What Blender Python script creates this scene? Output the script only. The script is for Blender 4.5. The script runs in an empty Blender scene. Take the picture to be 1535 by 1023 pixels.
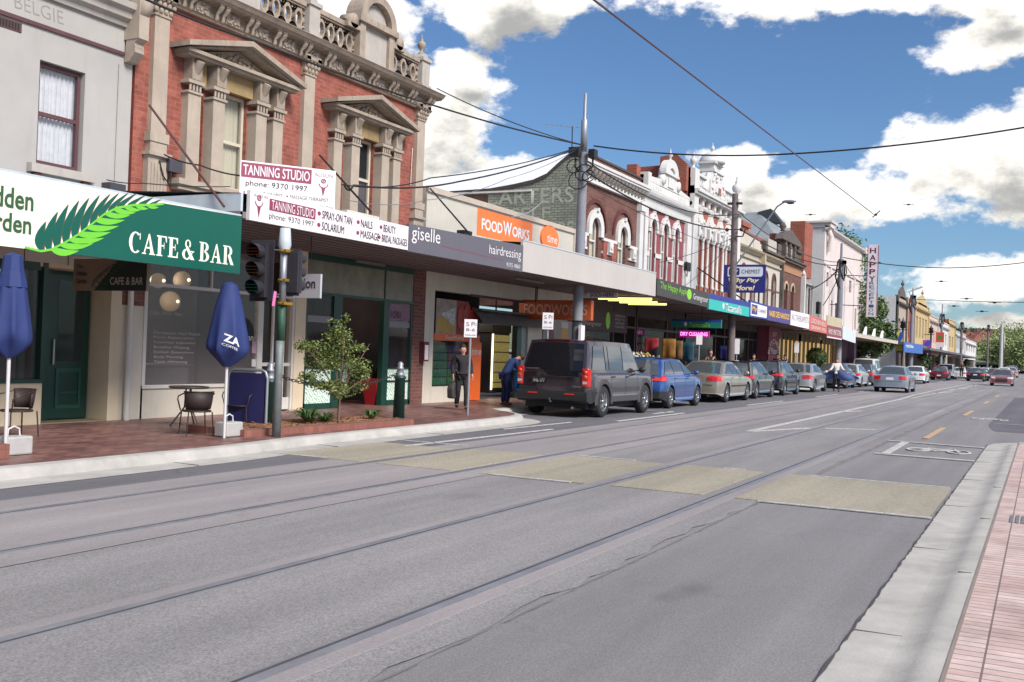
import bpy, bmesh, math, random
from math import radians as R, sin, cos, pi, atan2, sqrt
from mathutils import Vector, Matrix
random.seed(7)
SC = bpy.context.scene
COL = SC.collection

# ---------------------------------------------------------------- camera
F, CX, CY, EYE = 1543.0, 767.5, 511.5, 1.55
YAW, PITCH, ROLL = R(27.30), R(.49), R(2.093)
fwd = Vector((cos(YAW)*cos(PITCH), sin(YAW)*cos(PITCH), sin(PITCH)))
_r = Vector((sin(YAW), -cos(YAW), 0)); _u = _r.cross(fwd)
crt = _r*cos(ROLL)+_u*sin(ROLL); cup = -_r*sin(ROLL)+_u*cos(ROLL)
cam = bpy.data.cameras.new('camera'); cam.sensor_width = 36; cam.lens = F/1535*36
cam.clip_start = .05; cam.clip_end = 4000
camo = bpy.data.objects.new('camera', cam); COL.objects.link(camo)
m = Matrix.Identity(4)
for i in range(3):
    m[i][0] = crt[i]; m[i][1] = cup[i]; m[i][2] = -fwd[i]
m[2][3] = EYE
camo.matrix_world = m
SC.camera = camo
# measuring helpers: where a ray of the photograph meets a real plane (ground height, facade plane, cross plane)
def ray(px, py): return fwd*F + crt*(px-CX) - cup*(py-CY)
def onG(px, py, z=0.0):
    d = ray(px, py); q = d*((z-EYE)/d.z); return (q.x, q.y)
def onY(px, py, Y):
    d = ray(px, py); q = d*(Y/d.y); return (q.x, q.z+EYE)
def onX(px, py, X):
    d = ray(px, py); q = d*(X/d.x); return (q.y, q.z+EYE)

SC.view_settings.view_transform = 'Standard'; SC.view_settings.look = 'None'
SC.view_settings.gamma = 1; SC.view_settings.exposure = 1.15
SC.view_settings.use_curve_mapping = False

# ---------------------------------------------------------------- sky: Nishita air with procedural cumulus
SUN_EL, SUN_AZ = R(41), R(-110)          # azimuth measured from +x towards +y (behind the camera, over the right shoulder)
world = bpy.data.worlds.new('World'); SC.world = world; world.use_nodes = True
nt = world.node_tree; N = nt.nodes; L = nt.links
for n in list(N): N.remove(n)
def cloud_group():
    g = bpy.data.node_groups.new('cloud_density', 'ShaderNodeTree')
    g.interface.new_socket('P', in_out='INPUT', socket_type='NodeSocketVector')
    g.interface.new_socket('D', in_out='OUTPUT', socket_type='NodeSocketFloat')
    n = g.nodes; l = g.links
    gi = n.new('NodeGroupInput'); go = n.new('NodeGroupOutput')
    nz = n.new('ShaderNodeTexNoise'); nz.inputs['Scale'].default_value = 11; nz.inputs['Detail'].default_value = 10
    nz.inputs['Roughness'].default_value = .62
    mp = n.new('ShaderNodeMapping'); mp.inputs['Scale'].default_value = (1, 1.5, 1)
    l.new(gi.outputs[0], mp.inputs[0]); l.new(mp.outputs[0], nz.inputs['Vector'])
    prev = None
    blobs = [(760, 0, 150, 62), (690, 95, 50, 20), (665, 175, 125, 95), (590, 240, 150, 55), (745, 255, 95, 30), (520, 20, 120, 60), (1120, -8, 135, 44), (850, 265, 120, 28),
             (1330, -8, 120, 28), (1490, 62, 105, 40), (1500, -5, 90, 40), (1478, 235, 125, 90), (1550, 290, 90, 60),
             (1215, 298, 170, 46), (1105, 270, 60, 50), (1455, 418, 130, 40), (1300, 520, 200, 24), (1500, 485, 60, 16), (1120, 240, 70, 26)]
    for (px, py, rx, ry) in blobs:
        d = ray(px, py).normalized(); az = atan2(d.y, d.x); el = math.asin(d.z)
        s = n.new('ShaderNodeMapping'); s.vector_type = 'TEXTURE'
        s.inputs['Location'].default_value = (az, el, 0)
        s.inputs['Scale'].default_value = (rx/F, ry/F, 1)
        s.inputs['Rotation'].default_value = (0, 0, 0)
        l.new(gi.outputs[0], s.inputs[0])
        ln = n.new('ShaderNodeVectorMath'); ln.operation = 'LENGTH'; l.new(s.outputs[0], ln.inputs[0])
        sb = n.new('ShaderNodeMath'); sb.operation = 'SUBTRACT'; sb.inputs[0].default_value = 1.0; l.new(ln.outputs['Value'], sb.inputs[1])
        if prev is None: prev = sb
        else:
            mx = n.new('ShaderNodeMath'); mx.operation = 'SMOOTH_MAX'; mx.inputs[2].default_value = .12
            l.new(prev.outputs[0], mx.inputs[0]); l.new(sb.outputs[0], mx.inputs[1]); prev = mx
    # clouds over the rest of the sky
    n2 = n.new('ShaderNodeTexNoise'); n2.inputs['Scale'].default_value = 2.2; n2.inputs['Detail'].default_value = 3
    l.new(gi.outputs[0], n2.inputs['Vector'])
    m2 = n.new('ShaderNodeMath'); m2.operation = 'MULTIPLY_ADD'; m2.inputs[1].default_value = 4.0; m2.inputs[2].default_value = -2.1
    l.new(n2.outputs['Fac'], m2.inputs[0])
    # only beyond the part of the sky with measured clouds
    s = n.new('ShaderNodeMapping'); s.vector_type = 'TEXTURE'
    s.inputs['Location'].default_value = (R(24), R(8), 0); s.inputs['Scale'].default_value = (R(30), R(20), 1)
    l.new(gi.outputs[0], s.inputs[0])
    ln = n.new('ShaderNodeVectorMath'); ln.operation = 'LENGTH'; l.new(s.outputs[0], ln.inputs[0])
    mr = n.new('ShaderNodeMapRange'); mr.inputs['From Min'].default_value = .85; mr.inputs['From Max'].default_value = 1.15
    mr.inputs['To Min'].default_value = -2.5; mr.inputs['To Max'].default_value = 0
    l.new(ln.outputs['Value'], mr.inputs['Value'])
    ad = n.new('ShaderNodeMath'); ad.operation = 'ADD'; l.new(m2.outputs[0], ad.inputs[0]); l.new(mr.outputs[0], ad.inputs[1])
    mx = n.new('ShaderNodeMath'); mx.operation = 'MAXIMUM'; l.new(prev.outputs[0], mx.inputs[0]); l.new(ad.outputs[0], mx.inputs[1])
    cl = n.new('ShaderNodeMath'); cl.operation = 'MAXIMUM'; cl.inputs[1].default_value = -.9; l.new(mx.outputs[0], cl.inputs[0])
    fm = n.new('ShaderNodeMath'); fm.operation = 'MULTIPLY_ADD'; fm.inputs[1].default_value = 3.0; fm.inputs[2].default_value = -1.5
    l.new(nz.outputs['Fac'], fm.inputs[0])
    a2 = n.new('ShaderNodeMath'); a2.operation = 'ADD'; l.new(cl.outputs[0], a2.inputs[0]); l.new(fm.outputs[0], a2.inputs[1])
    l.new(a2.outputs[0], go.inputs[0])
    return g
cg = cloud_group()
tc = N.new('ShaderNodeTexCoord'); sx = N.new('ShaderNodeSeparateXYZ'); L.new(tc.outputs['Generated'], sx.inputs[0])
azn = N.new('ShaderNodeMath'); azn.operation = 'ARCTAN2'; L.new(sx.outputs['Y'], azn.inputs[0]); L.new(sx.outputs['X'], azn.inputs[1])
eln = N.new('ShaderNodeMath'); eln.operation = 'ARCSINE'; L.new(sx.outputs['Z'], eln.inputs[0])
cb = N.new('ShaderNodeCombineXYZ'); L.new(azn.outputs[0], cb.inputs[0]); L.new(eln.outputs[0], cb.inputs[1])
g1 = N.new('ShaderNodeGroup'); g1.node_tree = cg; L.new(cb.outputs[0], g1.inputs[0])
of = N.new('ShaderNodeVectorMath'); of.operation = 'ADD'; of.inputs[1].default_value = (.012, .03, 0); L.new(cb.outputs[0], of.inputs[0])
g2 = N.new('ShaderNodeGroup'); g2.node_tree = cg; L.new(of.outputs[0], g2.inputs[0])
mask = N.new('ShaderNodeMapRange'); mask.interpolation_type = 'SMOOTHSTEP'; mask.inputs['From Min'].default_value = -.02; mask.inputs['From Max'].default_value = .34
L.new(g1.outputs[0], mask.inputs['Value'])
shade = N.new('ShaderNodeMapRange'); shade.interpolation_type = 'SMOOTHSTEP'; shade.inputs['From Min'].default_value = .05; shade.inputs['From Max'].default_value = 1.1
L.new(g2.outputs[0], shade.inputs['Value'])
ccol = N.new('ShaderNodeValToRGB'); L.new(shade.outputs[0], ccol.inputs[0])
ccol.color_ramp.elements[0].position = 0; ccol.color_ramp.elements[0].color = (.62, .61, .60, 1)
ccol.color_ramp.elements[1].position = 1; ccol.color_ramp.elements[1].color = (.235, .235, .232, 1)
e = ccol.color_ramp.elements.new(.45); e.color = (.50, .485, .45, 1)
sky = N.new('ShaderNodeTexSky'); sky.sky_type = 'NISHITA'; sky.sun_disc = False
sky.sun_elevation = SUN_EL; sky.sun_rotation = pi/2 - SUN_AZ
sky.air_density = 1.0; sky.dust_density = .6; sky.ozone_density = 1.3
SKY_K = .052
skm = N.new('ShaderNodeVectorMath'); skm.operation = 'MULTIPLY'; skm.inputs[1].default_value = (SKY_K*.66, SKY_K*.88, SKY_K*1.14)
L.new(sky.outputs[0], skm.inputs[0])
mix = N.new('ShaderNodeMixRGB'); L.new(mask.outputs[0], mix.inputs[0]); L.new(skm.outputs[0], mix.inputs[1]); L.new(ccol.outputs[0], mix.inputs[2])
bg = N.new('ShaderNodeBackground'); bg.inputs['Strength'].default_value = .90; L.new(mix.outputs[0], bg.inputs[0])
wo = N.new('ShaderNodeOutputWorld'); L.new(bg.outputs[0], wo.inputs[0])
world.cycles.sampling_method = 'MANUAL'; world.cycles.sample_map_resolution = 512

sun = bpy.data.lights.new('sun', 'SUN'); sun.energy = 2.5; sun.angle = R(22); sun.color = (1, .945, .88)
suno = bpy.data.objects.new('sun', sun); COL.objects.link(suno)
sd = Vector((cos(SUN_EL)*cos(SUN_AZ), cos(SUN_EL)*sin(SUN_AZ), sin(SUN_EL)))
suno.rotation_euler = sd.to_track_quat('Z', 'Y').to_euler(); suno.location = (0, -10, 30)
SC.cycles.max_bounces = 5; SC.cycles.diffuse_bounces = 3; SC.cycles.glossy_bounces = 3; SC.cycles.transmission_bounces = 4
SC.cycles.transparent_max_bounces = 6; SC.cycles.use_denoising = True

# ---------------------------------------------------------------- materials
def lin(v):
    v /= 255.0
    return v/12.92 if v <= .04045 else ((v+.055)/1.055)**2.4
def rgb(r, g, b, k=.78): return (lin(r)*k, lin(g)*k, lin(b)*k, 1)
MC = {}
def mat(name, col, rough=.6, metal=0.0, var=.12, scale=3.0, bump=0.0, bscale=40.0, emit=None, spec=.5, coat=0.0, streak=0.0):
    if name in MC: return MC[name]
    mt = bpy.data.materials.new(name); mt.use_nodes = True
    n = mt.node_tree.nodes; l = mt.node_tree.links; b = n['Principled BSDF']
    b.inputs['Roughness'].default_value = rough; b.inputs['Metallic'].default_value = metal
    b.inputs['Specular IOR Level'].default_value = spec
    if coat: b.inputs['Coat Weight'].default_value = coat; b.inputs['Coat Roughness'].default_value = .04
    b.inputs['Base Color'].default_value = col
    if var or bump or streak:
        ge = n.new('ShaderNodeNewGeometry')
        nz = n.new('ShaderNodeTexNoise'); nz.inputs['Scale'].default_value = scale; nz.inputs['Detail'].default_value = 6
        nz.inputs['Roughness'].default_value = .65
        l.new(ge.outputs['Position'], nz.inputs['Vector'])
        if var:
            mr = n.new('ShaderNodeMapRange'); mr.inputs['From Min'].default_value = .3; mr.inputs['From Max'].default_value = .7
            mr.inputs['To Min'].default_value = 1-var; mr.inputs['To Max'].default_value = 1+var*.7
            l.new(nz.outputs['Fac'], mr.inputs['Value'])
            hs = n.new('ShaderNodeVectorMath'); hs.operation = 'SCALE'; hs.inputs[0].default_value = col[:3]
            l.new(mr.outputs[0], hs.inputs['Scale']); last = hs.outputs[0]
            if streak:
                mp = n.new('ShaderNodeMapping'); mp.inputs['Scale'].default_value = (5, 5, .5)
                l.new(ge.outputs['Position'], mp.inputs[0])
                n3 = n.new('ShaderNodeTexNoise'); n3.inputs['Scale'].default_value = 1.3; n3.inputs['Detail'].default_value = 7; n3.inputs['Roughness'].default_value = .7
                l.new(mp.outputs[0], n3.inputs['Vector'])
                m3 = n.new('ShaderNodeMapRange'); m3.inputs['From Min'].default_value = .52; m3.inputs['From Max'].default_value = .75
                m3.inputs['To Min'].default_value = 0; m3.inputs['To Max'].default_value = streak
                l.new(n3.outputs['Fac'], m3.inputs['Value'])
                mm = n.new('ShaderNodeMixRGB'); mm.inputs[2].default_value = (col[0]*.35, col[1]*.32, col[2]*.3, 1)
                l.new(m3.outputs[0], mm.inputs[0]); l.new(last, mm.inputs[1]); last = mm.outputs[0]
            l.new(last, b.inputs['Base Color'])
        if bump:
            n2 = n.new('ShaderNodeTexNoise'); n2.inputs['Scale'].default_value = bscale; n2.inputs['Detail'].default_value = 3
            l.new(ge.outputs['Position'], n2.inputs['Vector'])
            bp = n.new('ShaderNodeBump'); bp.inputs['Strength'].default_value = bump; bp.inputs['Distance'].default_value = .01
            l.new(n2.outputs['Fac'], bp.inputs['Height']); l.new(bp.outputs[0], b.inputs['Normal'])
    if emit:
        b.inputs['Emission Color'].default_value = emit[0]; b.inputs['Emission Strength'].default_value = emit[1]
    MC[name] = mt; return mt
def brick(name, c1, c2, mortar, axis='xz', bw=.24, bh=.085, ms=.012, off=.5, rough=.85, stain=.35, sat=None, big=1.2, offx=0, offy=0, bmp=.4):
    if name in MC: return MC[name]
    mt = bpy.data.materials.new(name); mt.use_nodes = True
    n = mt.node_tree.nodes; l = mt.node_tree.links; b = n['Principled BSDF']
    b.inputs['Roughness'].default_value = rough
    ge = n.new('ShaderNodeNewGeometry'); sp = n.new('ShaderNodeSeparateXYZ'); l.new(ge.outputs['Position'], sp.inputs[0])
    cx = n.new('ShaderNodeCombineXYZ')
    l.new(sp.outputs[{'x': 0, 'y': 1, 'z': 2}[axis[0]]], cx.inputs[0]); l.new(sp.outputs[{'x': 0, 'y': 1, 'z': 2}[axis[1]]], cx.inputs[1])
    mp = n.new('ShaderNodeMapping'); mp.inputs['Location'].default_value = (offx, offy, 0); l.new(cx.outputs[0], mp.inputs[0])
    bt = n.new('ShaderNodeTexBrick'); bt.inputs['Scale'].default_value = 1; bt.offset = off
    bt.inputs['Brick Width'].default_value = bw; bt.inputs['Row Height'].default_value = bh; bt.inputs['Mortar Size'].default_value = ms
    bt.inputs['Mortar Smooth'].default_value = .2; bt.inputs['Bias'].default_value = 0
    bt.inputs['Color1'].default_value = c1; bt.inputs['Color2'].default_value = c2; bt.inputs['Mortar'].default_value = mortar
    l.new(mp.outputs[0], bt.inputs['Vector'])
    nz = n.new('ShaderNodeTexNoise'); nz.inputs['Scale'].default_value = big; nz.inputs['Detail'].default_value = 8; nz.inputs['Roughness'].default_value = .7
    l.new(ge.outputs['Position'], nz.inputs['Vector'])
    mr = n.new('ShaderNodeMapRange'); mr.inputs['From Min'].default_value = .3; mr.inputs['From Max'].default_value = .72
    mr.inputs['To Min'].default_value = 1-stain; mr.inputs['To Max'].default_value = 1+stain*.45
    l.new(nz.outputs['Fac'], mr.inputs['Value'])
    sc = n.new('ShaderNodeVectorMath'); sc.operation = 'SCALE'; l.new(bt.outputs['Color'], sc.inputs[0]); l.new(mr.outputs[0], sc.inputs['Scale'])
    l.new(sc.outputs[0], b.inputs['Base Color'])
    if bmp:
        bp = n.new('ShaderNodeBump'); bp.inputs['Strength'].default_value = bmp; bp.inputs['Distance'].default_value = .01; bp.invert = True
        l.new(bt.outputs['Fac'], bp.inputs['Height']); l.new(bp.outputs[0], b.inputs['Normal'])
    MC[name] = mt; return mt
def glass(name, col, rough=.05, alpha=.5, tint=(.03, .035, .04)):
    """window glass: see-through to what is really behind it, with a mirror-like sheen"""
    if name in MC: return MC[name]
    mt = bpy.data.materials.new(name); mt.use_nodes = True
    n = mt.node_tree.nodes; l = mt.node_tree.links; b = n['Principled BSDF']
    b.inputs['Base Color'].default_value = col; b.inputs['Roughness'].default_value = rough; b.inputs['Specular IOR Level'].default_value = .9
    b.inputs['Alpha'].default_value = alpha
    MC[name] = mt; return mt

# ---------------------------------------------------------------- mesh helpers
class MB:
    def __init__(s): s.v = []; s.f = []; s.m = []; s.cur = 0; s.sm = []
    def face(s, pts, smooth=False):
        b = len(s.v); s.v += [tuple(p) for p in pts]; s.f.append(tuple(range(b, b+len(pts)))); s.m.append(s.cur); s.sm.append(smooth)
    def idx(s, verts, faces, smooth=False):
        b = len(s.v); s.v += [tuple(p) for p in verts]
        for f in faces: s.f.append(tuple(b+i for i in f)); s.m.append(s.cur); s.sm.append(smooth)
    def box(s, x0, x1, y0, y1, z0, z1):
        if x0 > x1: x0, x1 = x1, x0
        if y0 > y1: y0, y1 = y1, y0
        if z0 > z1: z0, z1 = z1, z0
        v = [(x0,y0,z0),(x1,y0,z0),(x1,y1,z0),(x0,y1,z0),(x0,y0,z1),(x1,y0,z1),(x1,y1,z1),(x0,y1,z1)]
        s.idx(v, [(0,3,2,1),(4,5,6,7),(0,1,5,4),(1,2,6,5),(2,3,7,6),(3,0,4,7)]); return s
    def prism(s, poly, a, b, plane='xz'):
        """poly: 2-D outline; extruded from a to b along the third axis"""
        n = len(poly)
        def P(p, d):
            if plane == 'xz': return (p[0], d, p[1])
            if plane == 'yz': return (d, p[0], p[1])
            return (p[0], p[1], d)
        ar = sum(poly[i][0]*poly[(i+1) % n][1]-poly[(i+1) % n][0]*poly[i][1] for i in range(n))
        if ar < 0: poly = poly[::-1]
        v = [P(p, a) for p in poly]+[P(p, b) for p in poly]
        f = [(i, (i+1) % n, n+(i+1) % n, n+i) for i in range(n)]
        s.idx(v, f+[tuple(range(n))[::-1], tuple(range(n, 2*n))]); return s
    def tube(s, pts, r, n=8, smooth=True, cap=True):
        pts = [Vector(p) for p in pts]; rs = r if isinstance(r, (list, tuple)) else [r]*len(pts)
        v = []; f = []; up = Vector((0, 0, 1)); prevx = None
        for i, p in enumerate(pts):
            t = (pts[min(i+1, len(pts)-1)]-pts[max(i-1, 0)])
            if t.length < 1e-9: t = Vector((0, 0, 1))
            t.normalize()
            if prevx is None:
                a = up if abs(t.z) < .9 else Vector((1, 0, 0)); x = t.cross(a).normalized()
            else:
                x = (prevx - t*prevx.dot(t))
                x = x.normalized() if x.length > 1e-6 else t.orthogonal().normalized()
            prevx = x; y = t.cross(x)
            for k in range(n):
                an = 2*pi*k/n; v.append(p+(x*cos(an)+y*sin(an))*rs[i])
        for i in range(len(pts)-1):
            for k in range(n):
                f.append((i*n+k, i*n+(k+1) % n, (i+1)*n+(k+1) % n, (i+1)*n+k))
        s.idx(v, f, smooth)
        if cap:
            s.idx([v[k] for k in range(n)], [tuple(range(n))[::-1]]); s.idx([v[(len(pts)-1)*n+k] for k in range(n)], [tuple(range(n))])
        return s
    def lathe(s, c, prof, n=16, smooth=True, axis='z', cap=True):
        v = []; f = []
        for (r, h) in prof:
            for k in range(n):
                a = 2*pi*k/n
                if axis == 'z': v.append((c[0]+r*cos(a), c[1]+r*sin(a), c[2]+h))
                elif axis == 'y': v.append((c[0]+r*cos(a), c[1]+h, c[2]-r*sin(a)))
                else: v.append((c[0]+h, c[1]+r*cos(a), c[2]+r*sin(a)))
        m_ = len(prof)
        for i in range(m_-1):
            for k in range(n): f.append((i*n+k, i*n+(k+1) % n, (i+1)*n+(k+1) % n, (i+1)*n+k))
        if cap and prof[0][0] > 1e-4: f.append(tuple(range(n))[::-1])
        if cap and prof[-1][0] > 1e-4: f.append(tuple((m_-1)*n+k for k in range(n)))
        s.idx(v, f, smooth); return s
    def ball(s, c, rx, ry=None, rz=None, n=12, m=8):
        ry = ry or rx; rz = rz or rx
        v = []; f = []
        for i in range(m+1):
            t = pi*i/m
            for k in range(n):
                a = 2*pi*k/n; v.append((c[0]+rx*sin(t)*cos(a), c[1]+ry*sin(t)*sin(a), c[2]-rz*cos(t)))
        for i in range(m):
            for k in range(n): f.append((i*n+k, i*n+(k+1) % n, (i+1)*n+(k+1) % n, (i+1)*n+k))
        s.idx(v, f, True); return s
    def build(s, name, mats, parent=None, bevel=0.0):
        me = bpy.data.meshes.new(name); me.from_pydata([tuple(p) for p in s.v], [], s.f)
        if not isinstance(mats, (list, tuple)): mats = [mats]
        for q in mats: me.materials.append(q)
        if s.f: me.polygons.foreach_set('material_index', s.m); me.polygons.foreach_set('use_smooth', s.sm)
        me.update()
        o = bpy.data.objects.new(name, me); COL.objects.link(o)
        if parent is not None: o.parent = parent
        if bevel:
            b = o.modifiers.new('bevel', 'BEVEL'); b.width = bevel; b.segments = 2; b.limit_method = 'ANGLE'
        return o
def tag(o, label=None, cat=None, group=None, kind=None):
    if label: o['label'] = label
    if cat: o['category'] = cat
    if group: o['group'] = group
    if kind: o['kind'] = kind
    return o
def thing(name, label, cat, group=None, loc=(0, 0, 0), rz=0.0):
    o = bpy.data.objects.new(name, None); COL.objects.link(o); o.location = loc; o.rotation_euler = (0, 0, rz)
    o.empty_display_size = .2
    return tag(o, label, cat, group)
def struct(name, mb, m): return tag(mb.build(name, m), kind='structure')
def hole_wall(mb, x0, x1, z0, z1, y, holes, depth=.22, plane='y', yend=None):
    """front sheet at y facing -y with openings (xa,xb,za,zb[,arch rise]) and their reveals"""
    xs = sorted({x0, x1, *[h[0] for h in holes], *[h[1] for h in holes]}); zs = sorted({z0, z1, *[h[2] for h in holes], *[h[3] for h in holes]})
    xs = [a for a in xs if x0 <= a <= x1]; zs = [a for a in zs if z0 <= a <= z1]
    for i in range(len(xs)-1):
        for j in range(len(zs)-1):
            cx_, cz_ = (xs[i]+xs[i+1])/2, (zs[j]+zs[j+1])/2
            if any(h[0] < cx_ < h[1] and h[2] < cz_ < h[3] for h in holes): continue
            mb.face([(xs[i], y, zs[j]), (xs[i+1], y, zs[j]), (xs[i+1], y, zs[j+1]), (xs[i], y, zs[j+1])])
    for h in holes:
        a, b, c, d = h[:4]; Y2 = y+depth
        rise = h[4] if len(h) > 4 else 0
        if rise:
            n = 10; xc = (a+b)/2; hw = (b-a)/2; zs0 = d-rise
            arc = [(xc-hw*cos(pi*k/n), zs0+rise*sin(pi*k/n)) for k in range(n+1)]
            for k in range(n):
                p, q = arc[k], arc[k+1]
                mb.face([(p[0], y, p[1]), (q[0], y, q[1]), (q[0], y, d), (p[0], y, d)])
                mb.face([(p[0], y, p[1]), (p[0], Y2, p[1]), (q[0], Y2, q[1]), (q[0], y, q[1])])
            top = zs0
        else:
            top = d; mb.face([(a, y, d), (a, Y2, d), (b, Y2, d), (b, y, d)])
        mb.face([(a, y, c), (b, y, c), (b, Y2, c), (a, Y2, c)])
        mb.face([(a, y, c), (a, Y2, c), (a, Y2, top), (a, y, top)])
        mb.face([(b, y, c), (b, y, top), (b, Y2, top), (b, Y2, c)])
def arc_band(mb, xc, zc, r0, r1, y0, y1, n=14, a0=0, a1=pi, ez=1.0):
    for k in range(n):
        t0 = a0+(a1-a0)*k/n; t1 = a0+(a1-a0)*(k+1)/n
        pr = [(xc+r0*cos(t0), zc+ez*r0*sin(t0)), (xc+r1*cos(t0), zc+ez*r1*sin(t0)), (xc+r1*cos(t1), zc+ez*r1*sin(t1)), (xc+r0*cos(t1), zc+ez*r0*sin(t1))]
        mb.prism(pr, y0, y1)
# lettering: Blender's built-in font turned into mesh and fitted to a rectangle of the sign
def text(s, box, y, m, parent=None, face='y', bold=.0, shear=0.0, ext=.004, name='lettering', rotz=None, org=None, keep=False, stack=False):
    """box=(u0,u1,z0,z1) on plane y (face 'y': u=x; face 'x': plane x=y, u runs along -y)"""
    cu = bpy.data.curves.new('t', 'FONT'); cu.body = s; cu.size = 1; cu.offset = bold; cu.extrude = 0.0; cu.shear = shear; cu.resolution_u = 3
    if stack: cu.space_line = .85; cu.align_x = 'CENTER'
    o = bpy.data.objects.new('t', cu); COL.objects.link(o)
    dg = bpy.context.evaluated_depsgraph_get(); dg.update()
    me = bpy.data.meshes.new_from_object(o.evaluated_get(dg)); bpy.data.objects.remove(o)
    xs = [v.co.x for v in me.vertices]; ys = [v.co.y for v in me.vertices]
    if not xs: return None
    x0, x1, y0, y1 = min(xs), max(xs), min(ys), max(ys)
    u0, u1, z0, z1 = box; su = (u1-u0)/(x1-x0); sz = (z1-z0)/(y1-y0)
    for v in me.vertices:
        u = u0+(v.co.x-x0)*su; z = z0+(v.co.y-y0)*sz
        v.co = (u, y-ext, z) if face == 'y' else (y-ext, -u, z)
    me.materials.clear(); me.materials.append(m)
    me.name = name
    ob = bpy.data.objects.new(name, me); COL.objects.link(ob)
    if parent is not None: ob.parent = parent
    return ob
# ================================================================ materials in use
CONC = mat('concrete_kerb', rgb(200, 196, 190, .68), .9, var=.22, scale=2.2, bump=.25, bscale=60)
WHITE = mat('white_paint', rgb(238, 236, 232), .55, var=.05, scale=2)
LINE = mat('road_line_paint', rgb(222, 219, 216, .62), .7, var=.34, scale=9)
ORLINE = mat('orange_line_paint', rgb(214, 178, 140, .68), .7, var=.2, scale=9)
STEEL = mat('rail_steel', rgb(168, 168, 176, .66), .40, .35, var=.2, scale=4)
DARKG = mat('rail_groove', rgb(92, 88, 92, .6), .85, var=.2)
BLACK = mat('black_paint', rgb(38, 36, 40, .6), .45, var=.1)
BLK2 = mat('matt_black', (.012, .012, .013, 1), .7, var=0)
def asphalt(name, c, grain=90, amp=.35, patch=.14, bumpy=.5, crack=0.0, wheel=None):
    mt = bpy.data.materials.new(name); mt.use_nodes = True
    n = mt.node_tree.nodes; l = mt.node_tree.links; b = n['Principled BSDF']; b.inputs['Roughness'].default_value = .82
    ge = n.new('ShaderNodeNewGeometry')
    a = n.new('ShaderNodeTexNoise'); a.inputs['Scale'].default_value = grain; a.inputs['Detail'].default_value = 4; a.inputs['Roughness'].default_value = .8
    c2 = n.new('ShaderNodeTexNoise'); c2.inputs['Scale'].default_value = .55; c2.inputs['Detail'].default_value = 8; c2.inputs['Roughness'].default_value = .65
    mp = n.new('ShaderNodeMapping'); mp.inputs['Scale'].default_value = (.35, 1.4, 1); l.new(ge.outputs['Position'], mp.inputs[0])
    l.new(ge.outputs['Position'], a.inputs['Vector']); l.new(mp.outputs[0], c2.inputs['Vector'])
    def rng(src, lo, hi, f0=.3, f1=.7):
        mr = n.new('ShaderNodeMapRange'); mr.inputs['From Min'].default_value = f0; mr.inputs['From Max'].default_value = f1
        mr.inputs['To Min'].default_value = lo; mr.inputs['To Max'].default_value = hi; l.new(src, mr.inputs['Value']); return mr.outputs[0]
    m1 = rng(a.outputs['Fac'], 1-amp, 1+amp); m2 = rng(c2.outputs['Fac'], 1-patch, 1+patch)
    mu = n.new('ShaderNodeMath'); mu.operation = 'MULTIPLY'; l.new(m1, mu.inputs[0]); l.new(m2, mu.inputs[1]); out = mu.outputs[0]
    vo = n.new('ShaderNodeTexVoronoi'); vo.feature = 'DISTANCE_TO_EDGE'; vo.inputs['Scale'].default_value = .42
    dn = n.new('ShaderNodeTexNoise'); dn.inputs['Scale'].default_value = 1.6; dn.inputs['Detail'].default_value = 6; l.new(ge.outputs['Position'], dn.inputs['Vector'])
    ad = n.new('ShaderNodeVectorMath'); ad.operation = 'MULTIPLY_ADD'; ad.inputs[1].default_value = (1.6, 1.6, 0)
    l.new(dn.outputs['Color'], ad.inputs[0]); l.new(ge.outputs['Position'], ad.inputs[2]); l.new(ad.outputs[0], vo.inputs['Vector'])
    if crack:
        k = rng(vo.outputs['Distance'], 1-crack, 1, .0015, .006)
        m3 = n.new('ShaderNodeMath'); m3.operation = 'MULTIPLY'; l.new(out, m3.inputs[0]); l.new(k, m3.inputs[1]); out = m3.outputs[0]
    # wheel-polished and dusty bands running along the street, and an old oil stain
    m5 = n.new('ShaderNodeMapping'); m5.inputs['Scale'].default_value = (.05, 2.2, 1); l.new(ge.outputs['Position'], m5.inputs[0])
    n5 = n.new('ShaderNodeTexNoise'); n5.inputs['Scale'].default_value = 1; n5.inputs['Detail'].default_value = 5; l.new(m5.outputs[0], n5.inputs['Vector'])
    m6 = n.new('ShaderNodeMath'); m6.operation = 'MULTIPLY'; l.new(out, m6.inputs[0]); l.new(rng(n5.outputs['Fac'], .88, 1.12), m6.inputs[1]); out = m6.outputs[0]
    for (sx_, sy_, sr_) in ((6.66, 2.03, .30), (6.35, 2.1, .22), (9.4, 5.3, .5)):
        m7 = n.new('ShaderNodeMapping'); m7.vector_type = 'TEXTURE'; m7.inputs['Location'].default_value = (sx_, sy_, 0); m7.inputs['Scale'].default_value = (sr_, sr_*.5, 1); l.new(ge.outputs['Position'], m7.inputs[0])
        m8 = n.new('ShaderNodeVectorMath'); m8.operation = 'LENGTH'; l.new(m7.outputs[0], m8.inputs[0])
        m9 = n.new('ShaderNodeMath'); m9.operation = 'MULTIPLY'; l.new(out, m9.inputs[0]); l.new(rng(m8.outputs['Value'], .74, 1, 0, 1), m9.inputs[1]); out = m9.outputs[0]
    sc = n.new('ShaderNodeVectorMath'); sc.operation = 'SCALE'; sc.inputs[0].default_value = c[:3]; l.new(out, sc.inputs['Scale'])
    l.new(sc.outputs[0], b.inputs['Base Color'])
    bp = n.new('ShaderNodeBump'); bp.inputs['Strength'].default_value = bumpy; bp.inputs['Distance'].default_value = .006
    l.new(a.outputs['Fac'], bp.inputs['Height']); l.new(bp.outputs[0], b.inputs['Normal'])
    MC[name] = mt; return mt
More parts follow.
